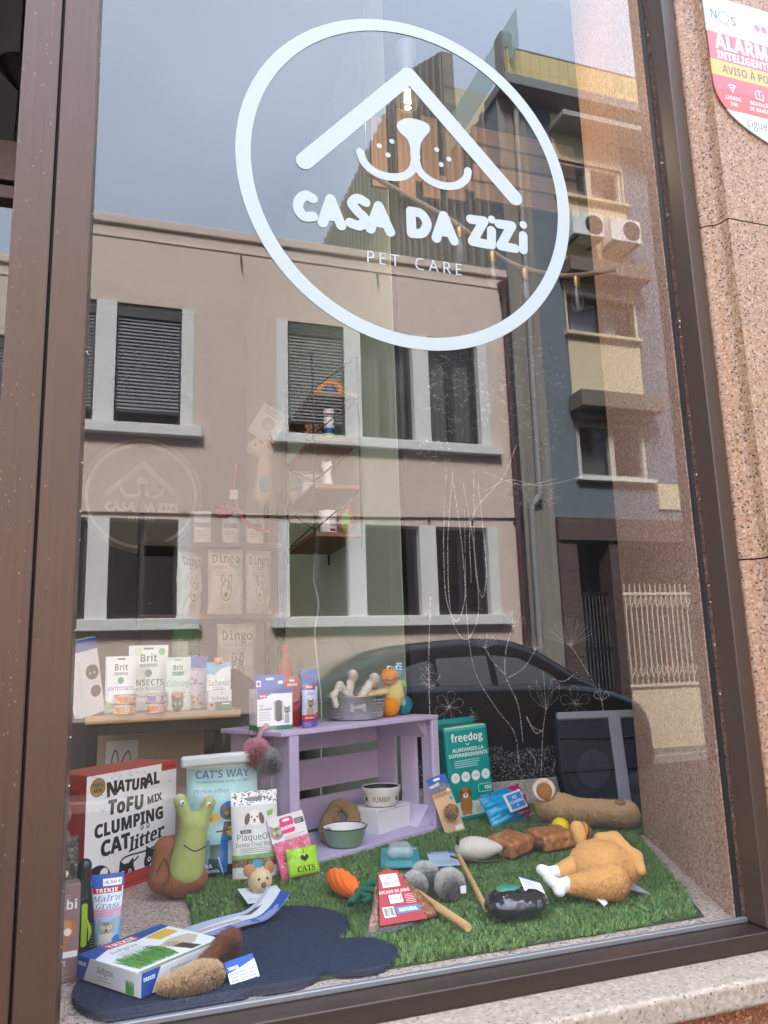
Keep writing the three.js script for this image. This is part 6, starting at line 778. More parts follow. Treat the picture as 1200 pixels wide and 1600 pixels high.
{ // long plush dog toy, meat slabs, small balls
  const t = thing('long_plush_toy', 'long tan plush toy with a rope ball mouth at its end', 'plush toy', [1.2, 1.03, -0.77], -24), cl = [0.6, 0.4, 0.2];
  const g = sdf(smin(0.02, cap([-0.035, 0.05, -0.02], [0.0, 0.045, 0], 0.04, 0.036), cap([0, 0.04, 0], [0.13, 0.036, 0.02], 0.034, 0.032), ell([0.165, 0.034, 0.025], [0.034, 0.034, 0.034])), [-0.09, -0.01, -0.07], [0.21, 0.11, 0.08], 56, 0.0015, 70); part(t, 'body', g, plush(...cl)); pile(t, g, 16000, 0.005, cl, 0.0006);
  part(t, 'nose_patch', mv(new THREE.SphereGeometry(0.016, 16, 10).scale(1, 0.5, 0.8), 0.15, 0.066, 0.035), plush(0.34, 0.19, 0.08));
  part(t, 'rope_ball', mv(lathe(Array.from({ length: 21 }, (_, i) => { const a = -Math.PI / 2 + i / 20 * Math.PI; return [Math.max(0, 0.026 * Math.cos(a)), 0.014 * Math.sin(a)]; }), 30).rotateX(1.1).rotateZ(0.4), -0.05, 0.092, 0.005), S({ color: lin(0.36, 0.16, 0.05), roughness: 0.8 }));
  part(t, 'rope_rim', mv(new THREE.TorusGeometry(0.025, 0.008, 10, 32).rotateX(-0.47).rotateZ(0.4), -0.052, 0.098, 0.002), S({ color: lin(0.66, 0.6, 0.48), roughness: 0.9 }));
  const y = single('yellow_ball', 'small bright yellow ball between meat slabs and long plush', 'ball', new THREE.SphereGeometry(0.024, 30, 20), S({ color: lin(0.85, 0.62, 0.01), roughness: 0.5 }), [1.118, 1.056, -0.655]);
  const st = canvasTex(64, 256, (c) => { ['#c6332c', '#e8dfd2', '#2e7d57', '#e0a327', '#c6332c', '#e8dfd2', '#3c6ea8', '#c6332c'].forEach((k, i) => rect(c, 0, i * 32, 64, 32, k)); });
  single('striped_ball', 'small red and white striped ball beside the long plush toy', 'ball', new THREE.SphereGeometry(0.0225, 30, 24), S({ map: st, roughness: 0.6 }), [1.152, 1.053, -0.605], [20, 0, 70]);
  const meat = S({ map: canvasTex(256, 256, (c) => { rect(c, 0, 0, 256, 256, '#b0713f'); c.globalAlpha = 0.5; grain(c, 0, 0, 256, 256, 400, ['#c4854f', '#94562c', '#cf9a66', '#a3602f'], 4, 16); c.globalAlpha = 1; }, [1, 1]), roughness: 0.4 });
  const mt = thing('meat_chew_pack', 'two roasted brown meat slabs sealed in clear film', 'dog chew', [0.985, 1.031, -0.575], 12);
  for (const [x, z, w, ry] of [[-0.06, -0.008, 0.038, 16], [0.06, 0.008, 0.042, -4]]) { const q = sdf((p) => { const d = [Math.abs(p.x) - w, Math.abs(p.y - 0.02) - 0.01, Math.abs(p.z) - 0.03].map((v) => Math.max(v, 0)); return Math.hypot(...d) - 0.01; }, [-0.065, -0.01, -0.05], [0.065, 0.05, 0.05], 40, 0.0015, 40); part(mt, 'meat_slab', q, meat, [x, 0, z], [6, ry, 0]); }
  part(mt, 'middle_twist', sdf(smin(0.008, cap([0, 0.018, -0.03], [0.004, 0.018, 0.03], 0.011)), [-0.03, -0.01, -0.06], [0.03, 0.04, 0.06], 30, 0.003, 90), S({ color: lin(0.16, 0.07, 0.035), roughness: 0.3 }));
  part(mt, 'clear_film', mv(pouch(0.27, 0.11, 0.075, 'pillow', 0.0012, 0.08).rotateX(-Math.PI / 2), 0, 0.018, 0.05), clearM);
}
{ // folded travel bed against the pier
  const t = thing('padded_bed', 'navy quilted pet bed with grey strap leaning upright', 'pet bed', [1.462, 1.028, -0.87], -16); t.rotation.set(R(-9), R(-16), 0, 'YXZ');
  const navy = S({ color: lin(0.022, 0.027, 0.038), roughness: 0.85, bumpMap: fabricB, bumpScale: 0.001 }), gy = S({ color: lin(0.28, 0.29, 0.32), roughness: 0.8 });
  const s = new THREE.Shape(); s.moveTo(-0.17, 0.28); s.lineTo(-0.175, 0.1); s.quadraticCurveTo(-0.17, 0.0, -0.09, -0.003); s.lineTo(0.2, 0.0); s.lineTo(0.2, 0.28);
  const g = new THREE.ExtrudeGeometry(s, { depth: 0.035, bevelEnabled: true, bevelSize: 0.01, bevelThickness: 0.012, bevelSegments: 4, curveSegments: 14 }); part(t, 'quilt', mv(g, 0, 0.006, -0.02), navy);
  part(t, 'fold_seam', [tube([[-0.178, 0.22, 0.029], [0, 0.215, 0.03], [0.2, 0.22, 0.029]], 0.004, 20, 6), tube([[-0.18, 0.12, 0.029], [0, 0.125, 0.03], [0.2, 0.135, 0.029]], 0.003, 20, 6)], S({ color: lin(0.012, 0.014, 0.02) }));
  part(t, 'grey_edge', rbx(-0.178, 0.272, -0.03, 0.2, 0.297, 0.034, 0.008), gy); part(t, 'strap', rbx(-0.018, 0.01, 0.024, 0.02, 0.296, 0.0365, 0.004), gy);
}

// ---------- table at the left with packs ----------
const woodTex = (base, l, d) => canvasTex(512, 256, (c, w, h) => { rect(c, 0, 0, w, h, base); for (let i = 0; i < 240; i++) { c.globalAlpha = rr(0.06, 0.25); const y = rnd() * h; c.strokeStyle = rnd() < 0.5 ? l : d; c.lineWidth = rr(0.6, 2.6); c.beginPath(); c.moveTo(-10, y); c.bezierCurveTo(150, y + rr(-6, 6), 350, y + rr(-6, 6), 530, y + rr(-8, 8)); c.stroke(); } c.globalAlpha = 1; }, [2.2, 5]);
const oakM = S({ map: woodTex('#b08d64', '#caa87c', '#86643f'), roughness: 0.6 });
{
  const t = thing('side_table', 'wood topped table with black metal legs behind the litter carton', 'table', [0.15, 0.551, -1.52], 0);
  part(t, 'table_top', rbx(-0.235, 0.785, -0.19, 0.235, 0.81, 0.17, 0.003), oakM);
  for (const [x, z] of [[-0.215, 0.14], [0.205, 0.14], [-0.215, -0.165], [0.205, -0.165]]) part(t, 'leg', bx(x - 0.0125, 0, z - 0.0125, x + 0.0125, 0.7845, z + 0.0125), blackMetal);
  part(t, 'apron', [bx(-0.202, 0.75, 0.13, 0.192, 0.7845, 0.15)], blackMetal);
}
const TY = 1.3615;
function bag(label, x, z, w, h, ry, draw, o = {}) { const b = thing(o.name || 'treat_pouch', label, o.cat || 'pouch', [x, TY, z], ry, o.group); part(b, 'pouch', pouch(w, h, o.t || 0.035, 'stand', 0.002, 0.1), print(256, 400, draw, { roughness: 0.35 })); return b; }
const brit = (c, w, h, sub, col, big) => { rect(c, 0, 0, w, h, '#dfe4df'); rect(c, 95, 14, 66, 12, '#5a605c', 6); txt(c, 'Brit', 128, 78, 64, '#56615c', { b: 1 }); rect(c, 70, 112, 116, 20, '#9aa39d'); circ(c, 128, 170, 24, '#4d8a72'); txt(c, sub, 128, 226, big, col, { b: 1 }); };
bag('pale pouch with purple lettering, leftmost pouch on the table', 0.015, -1.41, 0.095, 0.178, 2, (c, w, h) => { brit(c, w, h, 'ANTISTRESS', '#7d7aa8', 38); txt(c, 'Shrimps', 160, 310, 40, '#5d6d62', { it: 1 }); poly(c, [[0, 310], [90, 330], [60, 370], [0, 380]], '#8fb06a'); rect(c, 0, 376, w, 24, '#9fa0c4'); });
bag('tallest pale pouch with dark green lettering on the table', 0.1, -1.47, 0.125, 0.212, 0, (c, w, h) => { brit(c, w, h, 'INSECTS', '#2f6b4a', 52); circ(c, 214, 40, 22, '#6fae52'); circ(c, 60, 36, 26, '#b9d8b0'); txt(c, 'with RABBIT', 128, 262, 32, '#3d5f4b'); txt(c, 'Enriched with Fennel', 128, 310, 22, '#5d6d62'); });
bag('mint pouch with script lettering and a tabby cat', 0.19, -1.4, 0.08, 0.17, -3, (c, w, h) => { rect(c, 0, 0, w, h, '#cfe2d3'); rect(c, 95, 14, 66, 12, '#8aa596', 6); txt(c, 'Brit', 128, 78, 58, '#4d6156', { b: 1 }); rect(c, 70, 108, 116, 30, '#4f9f7c'); txt(c, 'Calming', 128, 196, 60, '#6da287', { it: 1, f: 'serif' }); grain(c, 60, 260, 140, 50, 60, ['#b06a4e', '#c98b6c'], 8, 14); catFace(c, 128, 350, 58, '#4b4640'); });
bag('royal blue and lilac pouch behind the squeeze pouch', 0.25, -1.46, 0.085, 0.172, 0, (c, w, h) => { rect(c, 0, 0, w, h, '#d9cfe2'); rect(c, 0, 0, w, 90, '#3b63ae'); rect(c, 0, 0, 46, h, '#2f4f9c'); txt(c, 'TRIXIE', 140, 96, 44, '#7c4a3c', { b: 1 }); txt(c, 'Co…', 130, 190, 70, '#4b2f63', { b: 1, it: 1 }); grain(c, 80, 290, 120, 80, 50, ['#b3935a', '#d2b67c', '#8d7040'], 10, 18); });
{ const b = bag('white squeeze pouch with peach cap and a kitten', 0.318, -1.39, 0.08, 0.15, 0, (c, w, h) => { rect(c, 0, 0, w, h, '#e5ebe4'); poly(c, [[0, 0], [w, 0], [w, 30], [150, 60], [80, 110], [0, 90]], '#6fbcd0'); txt(c, 'Schesir', 134, 176, 66, '#5a5a50', { f: 'serif' }); lines(c, 60, 214, 140, 2, 14, '#8d948c', 4); catFace(c, 90, 310, 40, '#c9a389'); rect(c, 0, 330, 50, 70, '#d5927c'); rect(c, 120, 360, 136, 40, '#4c7a5c'); }, { name: 'squeeze_pouch', t: 0.03 }); part(b, 'spout_cap', [mv(new THREE.CylinderGeometry(0.015, 0.016, 0.014, 20), 0.0, 0.158, 0), mv(new THREE.CylinderGeometry(0.008, 0.008, 0.01, 14), 0, 0.149, 0)], S({ color: lin(0.78, 0.36, 0.22), roughness: 0.4 })); }
{ const b = thing('small_food_carton', 'small white and green carton in front of the squeeze pouch', 'carton', [0.318, TY, -1.362], 0); const m = print(256, 192, (c, w, h) => { rect(c, 0, 0, w, h, '#e9ece8'); txt(c, 'Schesir', 128, 80, 56, '#4d564c', { f: 'serif' }); rect(c, 76, 112, 180, 80, '#4c7a5c'); rect(c, 0, 112, 76, 80, '#c9b8a8'); rect(c, 18, 130, 40, 26, '#a33'); rect(c, 150, 126, 90, 14, '#e8ebe7'); circ(c, 150, 26, 12, '#c5c48a'); }); carton(b, 0.074, 0.062, 0.03, m, S({ color: lin(0.7, 0.7, 0.68) }), S({ color: lin(0.72, 0.73, 0.7) })); part(b, 'seal_strip', bx(-0.02, 0.0622, -0.012, 0.02, 0.0634, 0.0), S({ color: lin(0.1, 0.25, 0.15) })); }
{ // cans
  const can = (label, x, y, base, mid, word) => { const t = thing('food_can', label, 'can', [x, TY + y, -1.362], rr(-10, 10), 'cans on the side table'); const tx = canvasTex(512, 96, (c, w, h) => { rect(c, 0, 0, w, h, base); rect(c, 0, 0, w, 14, '#e9e4dc'); for (const ox of [0, 256]) { txt(c, word, ox + 128, 44, 44, '#fff', { b: 1 }); rect(c, ox + 60, 66, 140, 18, mid); rect(c, ox + 6, 24, 34, 50, '#f1efea'); for (let i = 0; i < 7; i++) rect(c, ox + 10 + i * 4, 28, 2, 42, '#333'); } }); tx.wrapS = THREE.RepeatWrapping;
    part(t, 'label', mv(new THREE.CylinderGeometry(0.033, 0.033, 0.024, 40, 1, true), 0, 0.015, 0), S({ map: tx, roughness: 0.3 })); const steel = S({ color: lin(0.6, 0.58, 0.55), metalness: 0.9, roughness: 0.3 }); part(t, 'tin', [lathe([[0, 0.0008], [0.0315, 0.0008], [0.0338, 0.002], [0.0338, 0.004], [0.0325, 0.0045], [0.0325, 0.0258], [0.0338, 0.0265], [0.0338, 0.029], [0.0322, 0.0298], [0.031, 0.0275], [0, 0.0275]], 40)], steel); };
  can('orange labelled can at the bottom of the left pair', 0.028, 0, '#d9822f', '#f3d7a6', 'Daily'); can('orange labelled can stacked on top of the left pair', 0.03, 0.0302, '#dd7a2a', '#f6e6cf', 'Daily');
  can('orange and brown can at the bottom of the right pair', 0.122, 0, '#c96b2b', '#8a4a22', 'Bio'); can('purple labelled can stacked on top of the right pair', 0.123, 0.0302, '#7a5f9d', '#d9cfe4', 'LAMB');
}
{ const b = thing('leaning_carton', 'tall white speckled carton leaning at the left table end', 'carton', [-0.072, TY + 0.002, -1.39], 38); b.rotation.set(0, R(38), R(11), 'YXZ'); const m = print(192, 512, (c, w, h) => { rect(c, 0, 0, w, h, '#d9dad8'); grain(c, 0, 0, w, h, 900, ['#c6c8c7', '#e8e8e6', '#aeb2b2'], 1, 3); rect(c, 0, 0, w, 80, '#2d56a0'); circ(c, 130, 230, 50, '#2c2b2a'); catFace(c, 130, 240, 40, '#2f2d2b'); circ(c, 140, 360, 40, '#3b3937'); lines(c, 14, 150, 40, 14, 18, '#9ba', 4); }); carton(b, 0.09, 0.235, 0.03, m, S({ color: lin(0.55, 0.56, 0.56) }), S({ color: lin(0.6, 0.6, 0.6) })); part(b, 'edge_tape', bx(-0.0455, 0.01, -0.0152, -0.0445, 0.22, 0.0152), S({ color: lin(0.7, 0.7, 0.7) })); }
{ const b = thing('printed_bag_box', 'brown carton printed with a bull terrier under the table', 'carton', [0.12, 0.552, -1.6], 0); const m = print(512, 640, (c, w, h) => { rect(c, 0, 0, w, h, '#8d7a6a'); rect(c, 40, 20, 150, 560, '#b4b2ae'); c.strokeStyle = '#3a3837'; c.lineWidth = 5; c.beginPath(); c.moveTo(60, 120); c.bezierCurveTo(70, 20, 100, 30, 100, 100); c.bezierCurveTo(150, 20, 165, 40, 150, 140); c.bezierCurveTo(170, 240, 160, 300, 120, 320); c.bezierCurveTo(70, 310, 60, 220, 60, 120); c.stroke(); circ(c, 132, 170, 26, '#8b8784'); circ(c, 112, 300, 20, '#2b2a29'); circ(c, 86, 170, 6, '#222'); c.beginPath(); c.moveTo(70, 330); c.bezierCurveTo(60, 460, 90, 560, 100, 600); c.stroke(); }); carton(b, 0.34, 0.74, 0.12, m, S({ color: lin(0.26, 0.2, 0.15) }), S({ color: lin(0.26, 0.2, 0.15) })); part(b, 'tape', bx(-0.16, 0.7402, -0.02, 0.16, 0.7412, 0.02), S({ color: lin(0.4, 0.3, 0.2) })); }
single('soft_bag', 'black folded travel bag behind the table', 'bag', sdf(smin(0.06, ell([0, 0.2, 0], [0.2, 0.22, 0.12]), ell([0.12, 0.1, 0.02], [0.2, 0.12, 0.12])), [-0.3, 0, -0.2], [0.4, 0.45, 0.2], 36, 0.012, 9), S({ color: lin(0.012, 0.012, 0.014), roughness: 0.6 }), [0.42, 1.06, -2.1]);

// ---------- shop interior ----------
{ // wall shelf on the green wall
  const s = thing('wall_shelf_unit', 'black wire shelf unit with wooden boards on the green wall', 'shelf', [0.9, 0, 0]);
  const z0 = -1.62, z1 = -2.12, xl = -0.2, oak2 = S({ map: woodTex('#8d6a48', '#a98359', '#654a2f'), roughness: 0.65 });
  for (const y of [1.985, 2.175, 2.365, 2.555]) part(s, 'shelf_board', rbx(xl, y - 0.009, z1, -0.004, y + 0.009, z0, 0.002), oak2);
  for (const [x, z] of [[xl + 0.004, z0 + 0.006], [-0.008, z0 + 0.006], [xl + 0.004, z1 - 0.006], [-0.008, z1 - 0.006]]) part(s, 'upright', rod([x, 1.93, z], [x, 2.72, z], 0.004, 0.004, 6), blackMetal);
  for (const z of [z0 + 0.006, z1 - 0.006]) for (const [a, e] of [[2.0, 2.165], [2.19, 2.355], [2.38, 2.545], [2.565, 2.72]]) part(s, 'brace', [rod([xl + 0.006, a, z], [-0.01, e, z], 0.0028, 0.0028, 5)], blackMetal);
  for (const [a, e] of [[2.0, 2.17], [2.19, 2.36], [2.38, 2.55]]) part(s, 'side_brace', rod([xl + 0.004, a, z0], [xl + 0.004, e, z1], 0.0028, 0.0028, 5), blackMetal);
  part(s, 'cable', tube([[-0.1, 1.965, -2.0], [-0.11, 1.85, -2.0], [-0.09, 1.75, -2.0], [-0.11, 1.62, -1.99], [-0.1, 1.45, -1.98], [-0.09, 1.3, -1.98], [-0.1, 0.9, -1.98]], 0.0035, 60, 6), S({ color: lin(0.7, 0.7, 0.68) }));
}
{
  const c = thing('cat_figurine', 'white sitting cat figurine on the wall shelf', 'figurine', [0.785, 2.185, -1.72], -30), w = PM({ color: lin(0.78, 0.77, 0.75), roughness: 0.25 });
  part(c, 'body', sdf(smin(0.02, cap([0, 0.02, 0], [0, 0.07, 0.002], 0.024, 0.014), ell([0, 0.092, 0.004], [0.02, 0.017, 0.018]), cap([-0.012, 0.1, 0.004], [-0.015, 0.116, 0.004], 0.006, 0.002), cap([0.012, 0.1, 0.004], [0.015, 0.116, 0.004], 0.006, 0.002)), [-0.05, -0.01, -0.04], [0.05, 0.13, 0.04], 46), w); part(c, 'plinth', mv(new THREE.CylinderGeometry(0.03, 0.033, 0.012, 30), 0, 0.0045, 0), w); for (const s of [-1, 1]) part(c, 'eye', ball(s * 0.0075, 0.094, 0.0205, 0.0022, 8), rubberM);
  const b = thing('shelf_bowl', 'white ceramic bowl on a white box on the wall shelf', 'bowl', [0.76, 2.234, -1.88]); part(b, 'shell', lathe([[0, 0], [0.04, 0], [0.065, 0.035], [0.062, 0.035], [0.038, 0.004], [0, 0.004]], 40), w); const x = thing('shelf_carton', 'small white carton under the bowl on the wall shelf', 'carton', [0.755, 2.185, -1.87], 0); carton(x, 0.1, 0.048, 0.12, S({ color: lin(0.68, 0.68, 0.67) }), S({ color: lin(0.68, 0.68, 0.67) }), S({ color: lin(0.68, 0.68, 0.67) })); part(x, 'lid_edge', bx(-0.051, 0.034, -0.061, 0.051, 0.036, 0.061), S({ color: lin(0.5, 0.5, 0.5) }));
  single('cork_ball', 'beige round ball at the left end of the wall shelf', 'ball', new THREE.SphereGeometry(0.042, 28, 20), S({ color: lin(0.4, 0.32, 0.22), roughness: 0.9, bumpMap: noiseB, bumpScale: 0.002 }), [0.735, 2.227, -2.05]);
  const t = thing('patterned_tin', 'white tin with a black cat print on the lowest shelf', 'tin', [0.775, 1.995, -1.69], -20); const tx = canvasTex(512, 256, (c2, W, H) => { rect(c2, 0, 0, W, H, '#e6e0de'); for (const ox of [0, 256]) { rect(c2, ox + 24, 60, 90, 14, '#5a5150'); lines(c2, ox + 24, 90, 80, 5, 18, '#7a706e', 6); circ(c2, ox + 176, 110, 40, '#3a3635', 52); circ(c2, ox + 176, 104, 30, '#cfc8c4', 40); rect(c2, ox + 166, 150, 20, 70, '#3a3635'); rect(c2, ox + 30, 200, 60, 30, '#8c2f3a'); } }); tx.wrapS = THREE.RepeatWrapping; part(t, 'wall', mv(new THREE.CylinderGeometry(0.036, 0.036, 0.085, 40), 0, 0.0425, 0), S({ map: tx, roughness: 0.4 })); part(t, 'lid', mv(new THREE.CylinderGeometry(0.0372, 0.0372, 0.008, 40), 0, 0.088, 0), w);
  const l = thing('leaf_dish', 'green and red leaf-shaped dish leaning on the lowest shelf', 'dish', [0.85, 1.995, -1.71], -20); const lf = new THREE.Shape(); lf.moveTo(0, 0); lf.quadraticCurveTo(0.045, 0.05, 0.02, 0.12); lf.quadraticCurveTo(-0.04, 0.08, 0, 0); part(l, 'rim', new THREE.ExtrudeGeometry(lf, { depth: 0.006, bevelEnabled: true, bevelSize: 0.006, bevelThickness: 0.002 }), S({ color: lin(0.45, 0.05, 0.06) })); part(l, 'leaf', mv(new THREE.ExtrudeGeometry(lf, { depth: 0.003, bevelEnabled: false }).scale(0.8, 0.8, 1), 0.001, 0.012, 0.0085), S({ color: lin(0.2, 0.5, 0.08) }));
  const k = thing('snack_tube', 'slim printed snack tube on the upper wall shelf', 'tube', [0.79, 2.375, -1.7], -20); const kx = canvasTex(128, 384, (c2, W, H) => { rect(c2, 0, 0, W, H, '#dfe3e6'); rect(c2, 0, 20, W, 50, '#8c2b30'); dogFace(c2, 64, 140, 34, '#3a3230', '#222'); rect(c2, 0, 210, W, 70, '#2f5fa6'); rect(c2, 0, 290, W, 60, '#9fb43c'); }); part(k, 'wall', mv(new THREE.CylinderGeometry(0.022, 0.022, 0.125, 30), 0, 0.0625, 0), S({ map: kx, roughness: 0.35 })); part(k, 'lid', mv(new THREE.CylinderGeometry(0.0232, 0.0232, 0.012, 30), 0, 0.13, 0), S({ color: lin(0.8, 0.8, 0.8) }));
  const n = thing('natural_chew_bag', 'brown bag of natural chews beside the snack tube', 'bag', [0.745, 2.375, -1.78], -10); part(n, 'pouch', pouch(0.07, 0.1, 0.04, 'stand', 0.006), S({ map: canvasTex(128, 128, (c2) => { rect(c2, 0, 0, 128, 128, '#7a5a34'); grain(c2, 0, 0, 128, 128, 200, ['#a5824f', '#4f381f', '#c4a06a'], 4, 12); }), roughness: 0.5 }));
  const q = thing('blue_orange_toy', 'orange and blue loop toy on the top wall shelf', 'dog toy', [0.8, 2.565, -1.72], -30); part(q, 'loop', mv(new THREE.TorusGeometry(0.05, 0.016, 12, 36, 3.3), 0, 0.02, 0), S({ color: lin(0.7, 0.25, 0.02) })); part(q, 'core', sdf(smin(0.01, ell([0, 0.03, 0], [0.028, 0.03, 0.02])), [-0.04, -0.01, -0.03], [0.04, 0.07, 0.03], 26), S({ color: lin(0.03, 0.14, 0.4) })); part(q, 'teal_base', rbx(-0.06, 0, -0.02, 0.03, 0.018, 0.02, 0.006), S({ color: lin(0.03, 0.3, 0.28) }));
}
{ // food sacks on the back shelf
  const s = thing('back_shelf', 'dark wooden back shelf carrying the food sacks', 'shelf', [0.55, 0, -3.35]);
  for (const y of [1.33, 1.78, 2.18]) part(s, 'shelf_board', rbx(-0.45, y - 0.025, -0.22, 0.33, y, 0.22, 0.003), S({ color: lin(0.12, 0.09, 0.07), roughness: 0.7 }));
  for (const x of [-0.44, 0.32]) for (const z of [-0.2, 0.2]) part(s, 'post', bx(x - 0.012, 0.552, z - 0.012, x + 0.012, 2.5, z + 0.012), blackMetal);
  part(s, 'diagonal_brace', rod([0.3, 1.0, 0.215], [0.02 + 0.36, 2.5, 0.215], 0.012, 0.012, 8), blackMetal);
  const sack = (label, x, y, w, h, sub, ry, tint) => { const b = thing('food_sack', label, 'food sack', [x, y, -3.24], ry, 'food sacks on the back shelf'); part(b, 'sack', pouch(w, h, 0.11, 'pillow', 0.008, 0.04), print(320, 480, (c, W, H) => { rect(c, 0, 0, W, H, tint); txt(c, 'Dingo', W / 2, 80, 84, '#4b433e', { f: 'monospace', b: 1 }); txt(c, sub, W / 2, 142, 36, '#7c7068'); lines(c, 70, 170, 180, 3, 14, '#a79b91', 4); c.strokeStyle = '#5d544e'; c.lineWidth = 6; c.beginPath(); c.ellipse(160, 310, 46, 70, 0, 0, 7); c.stroke(); c.beginPath(); c.ellipse(128, 236, 14, 40, -0.2, 0, 7); c.stroke(); c.beginPath(); c.ellipse(192, 236, 14, 40, 0.2, 0, 7); c.stroke(); circ(c, 178, 290, 18, '#a0968e'); circ(c, 156, 340, 16, '#4b433e'); rect(c, 110, 400, 100, 26, '#c9b27c'); }, { roughness: 0.7 })); };
  sack('cream food sack with dog drawing, front and centre', 0.575, 1.781, 0.2, 0.38, 'LAMB & DAILY', 0, '#cfc4b8'); sack('cream food sack turned aside at the shelf left', 0.375, 1.781, 0.15, 0.36, 'PUPPY', 28, '#c4bfb8'); sack('cream food sack cut off by the dark brace at right', 0.765, 1.781, 0.15, 0.37, 'DAILY', 0, '#cbbfb2'); sack('cream fish food sack on the lower shelf', 0.64, 1.331, 0.22, 0.4, 'FISH & DAILY', 0, '#cdc3b8');
  const g = thing('green_sack', 'green and white food sack beside the fish sack', 'food sack', [0.36, 1.331, -3.2], 12); part(g, 'sack', pouch(0.16, 0.4, 0.1, 'pillow', 0.008, 0.05), print(128, 256, (c, w, h) => { rect(c, 0, 0, w, h, '#3f7a4a'); rect(c, 0, 60, 60, 160, '#9fb8a0'); txt(c, 'CAT', 84, 120, 30, '#dfe8df', { b: 1 }); }));
  const smallTex = canvasTex(128, 200, (c, w, h) => { rect(c, 0, 0, w, h, '#ffffff'); rect(c, 10, 70, 108, 30, '#86a9c0'); lines(c, 20, 120, 90, 4, 14, '#a8a8a8', 4); });
  for (const [x, l, cl] of [[0.44, 'small white pouch on the top back shelf, left', '#c9ccd0'], [0.6, 'small blue-white pouch on the top back shelf, middle', '#b3c0cc'], [0.74, 'small cream pouch on the top back shelf, right', '#cfc6b8']]) { const q = thing('small_pouch', l, 'pouch', [x, 2.181, -3.22], 0, 'pouches on the top back shelf'); part(q, 'pouch', pouch(0.1, 0.19, 0.04), PM({ map: smallTex, color: new THREE.Color(cl), roughness: 0.45 })); }
}
{ // giraffe toy and red lead on the shelf post
  const t = thing('giraffe_plush', 'cream giraffe plush with long tag hanging by the shelf', 'plush toy', [0.72, 2.38, -2.95]); part(t, 'body', sdf(smin(0.02, cap([0.02, 0.04, 0], [0.03, 0.26, 0], 0.055, 0.035), ell([0.0, 0.3, 0.02], [0.075, 0.052, 0.05]), cap([0.05, 0.33, 0], [0.07, 0.38, 0], 0.02), cap([-0.02, 0.34, 0], [0.0, 0.39, 0], 0.016)), [-0.1, -0.03, -0.08], [0.12, 0.42, 0.09], 48, 0.003, 40), plush(0.6, 0.5, 0.38)); part(t, 'oval_tag', mv(new THREE.CylinderGeometry(0.035, 0.035, 0.006, 30).rotateX(Math.PI / 2).scale(0.8, 1.35, 1), 0.02, 0.09, 0.062), S({ color: lin(0.15, 0.3, 0.36) })); for (const [x, y] of [[0.04, 0.31], [0.0, 0.325], [0.05, 0.35]]) part(t, 'spot', ball(x, y, 0.058, 0.014, 10), S({ color: lin(0.4, 0.26, 0.14) })); part(t, 'eye', ball(-0.03, 0.31, 0.06, 0.006, 8), rubberM);
  const l = thing('red_lead', 'red dog lead hanging in a loop beside the giraffe', 'dog lead', [0.62, 2.25, -2.98]); part(l, 'strap', tube([[-0.02, 0.35, 0], [-0.035, 0.2, 0], [-0.02, 0.1, 0.02], [0.05, 0.0, 0.02], [0.14, -0.03, 0.02], [0.17, -0.02, 0.02]], 0.011, 50, 8), S({ color: lin(0.36, 0.05, 0.035) })); part(l, 'harness', sdf(smin(0.02, ell([-0.09, 0.08, 0], [0.05, 0.04, 0.02])), [-0.16, 0.02, -0.04], [-0.02, 0.14, 0.04], 26, 0.006, 40), S({ color: lin(0.26, 0.02, 0.03) })); part(l, 'paper_tag', card(0.045, 0.055).translate(-0.04, 0.14, 0.03), S({ color: lin(0.6, 0.58, 0.55) }));
  single('white_flyer', 'folded white flyer pinned above the giraffe', 'flyer', card(0.16, 0.2, 0.03).rotateZ(-0.5), print(128, 160, (c, w, h) => { rect(c, 0, 0, w, h, '#bdb8b4'); circ(c, 64, 90, 30, '#8a857f'); lines(c, 20, 20, 90, 3, 12, '#8a857f', 4); }), [0.72, 2.74, -2.93]);
  // signboard on the back wall
  const sg = thing('wall_signboard', 'faint grey wall sign with roof and muzzle logo inside', 'sign', [0.14, 2.52, -4.585]); part(sg, 'board', mv(new THREE.CircleGeometry(0.42, 60), 0.0, 0.22, 0.012), print(512, 512, (c, w, h) => { rect(c, 0, 0, w, h, '#6d6761'); c.strokeStyle = '#b5b0a8'; c.lineWidth = 14; c.lineCap = 'round'; c.beginPath(); c.arc(256, 256, 232, 0, 7); c.stroke(); c.lineWidth = 22; c.beginPath(); c.moveTo(110, 250); c.lineTo(256, 110); c.lineTo(402, 250); c.stroke(); c.lineWidth = 14; c.beginPath(); c.arc(210, 215, 46, 0.2, 2.9); c.stroke(); c.beginPath(); c.arc(302, 215, 46, 0.2, 2.9); c.stroke(); circ(c, 256, 190, 26, '#b5b0a8', 18); txt(c, 'CASA DA ZiZi', 256, 310, 52, '#b5b0a8', { b: 1, st: 4 }); txt(c, 'PET CARE', 256, 362, 28, '#b5b0a8'); }));
  part(sg, 'backing', mv(new THREE.CylinderGeometry(0.425, 0.425, 0.02, 60).rotateX(Math.PI / 2), 0, 0.22, 0), S({ color: lin(0.3, 0.29, 0.27) }));
  single('orange_bottle', 'orange spray bottle behind the treat packs', 'bottle', lathe([[0, 0], [0.035, 0], [0.038, 0.01], [0.036, 0.14], [0.014, 0.18], [0.014, 0.2], [0.018, 0.205], [0.016, 0.235], [0, 0.236]], 30), S({ color: lin(0.7, 0.14, 0.04), roughness: 0.4 }), [0.8, 1.361, -2.66]);
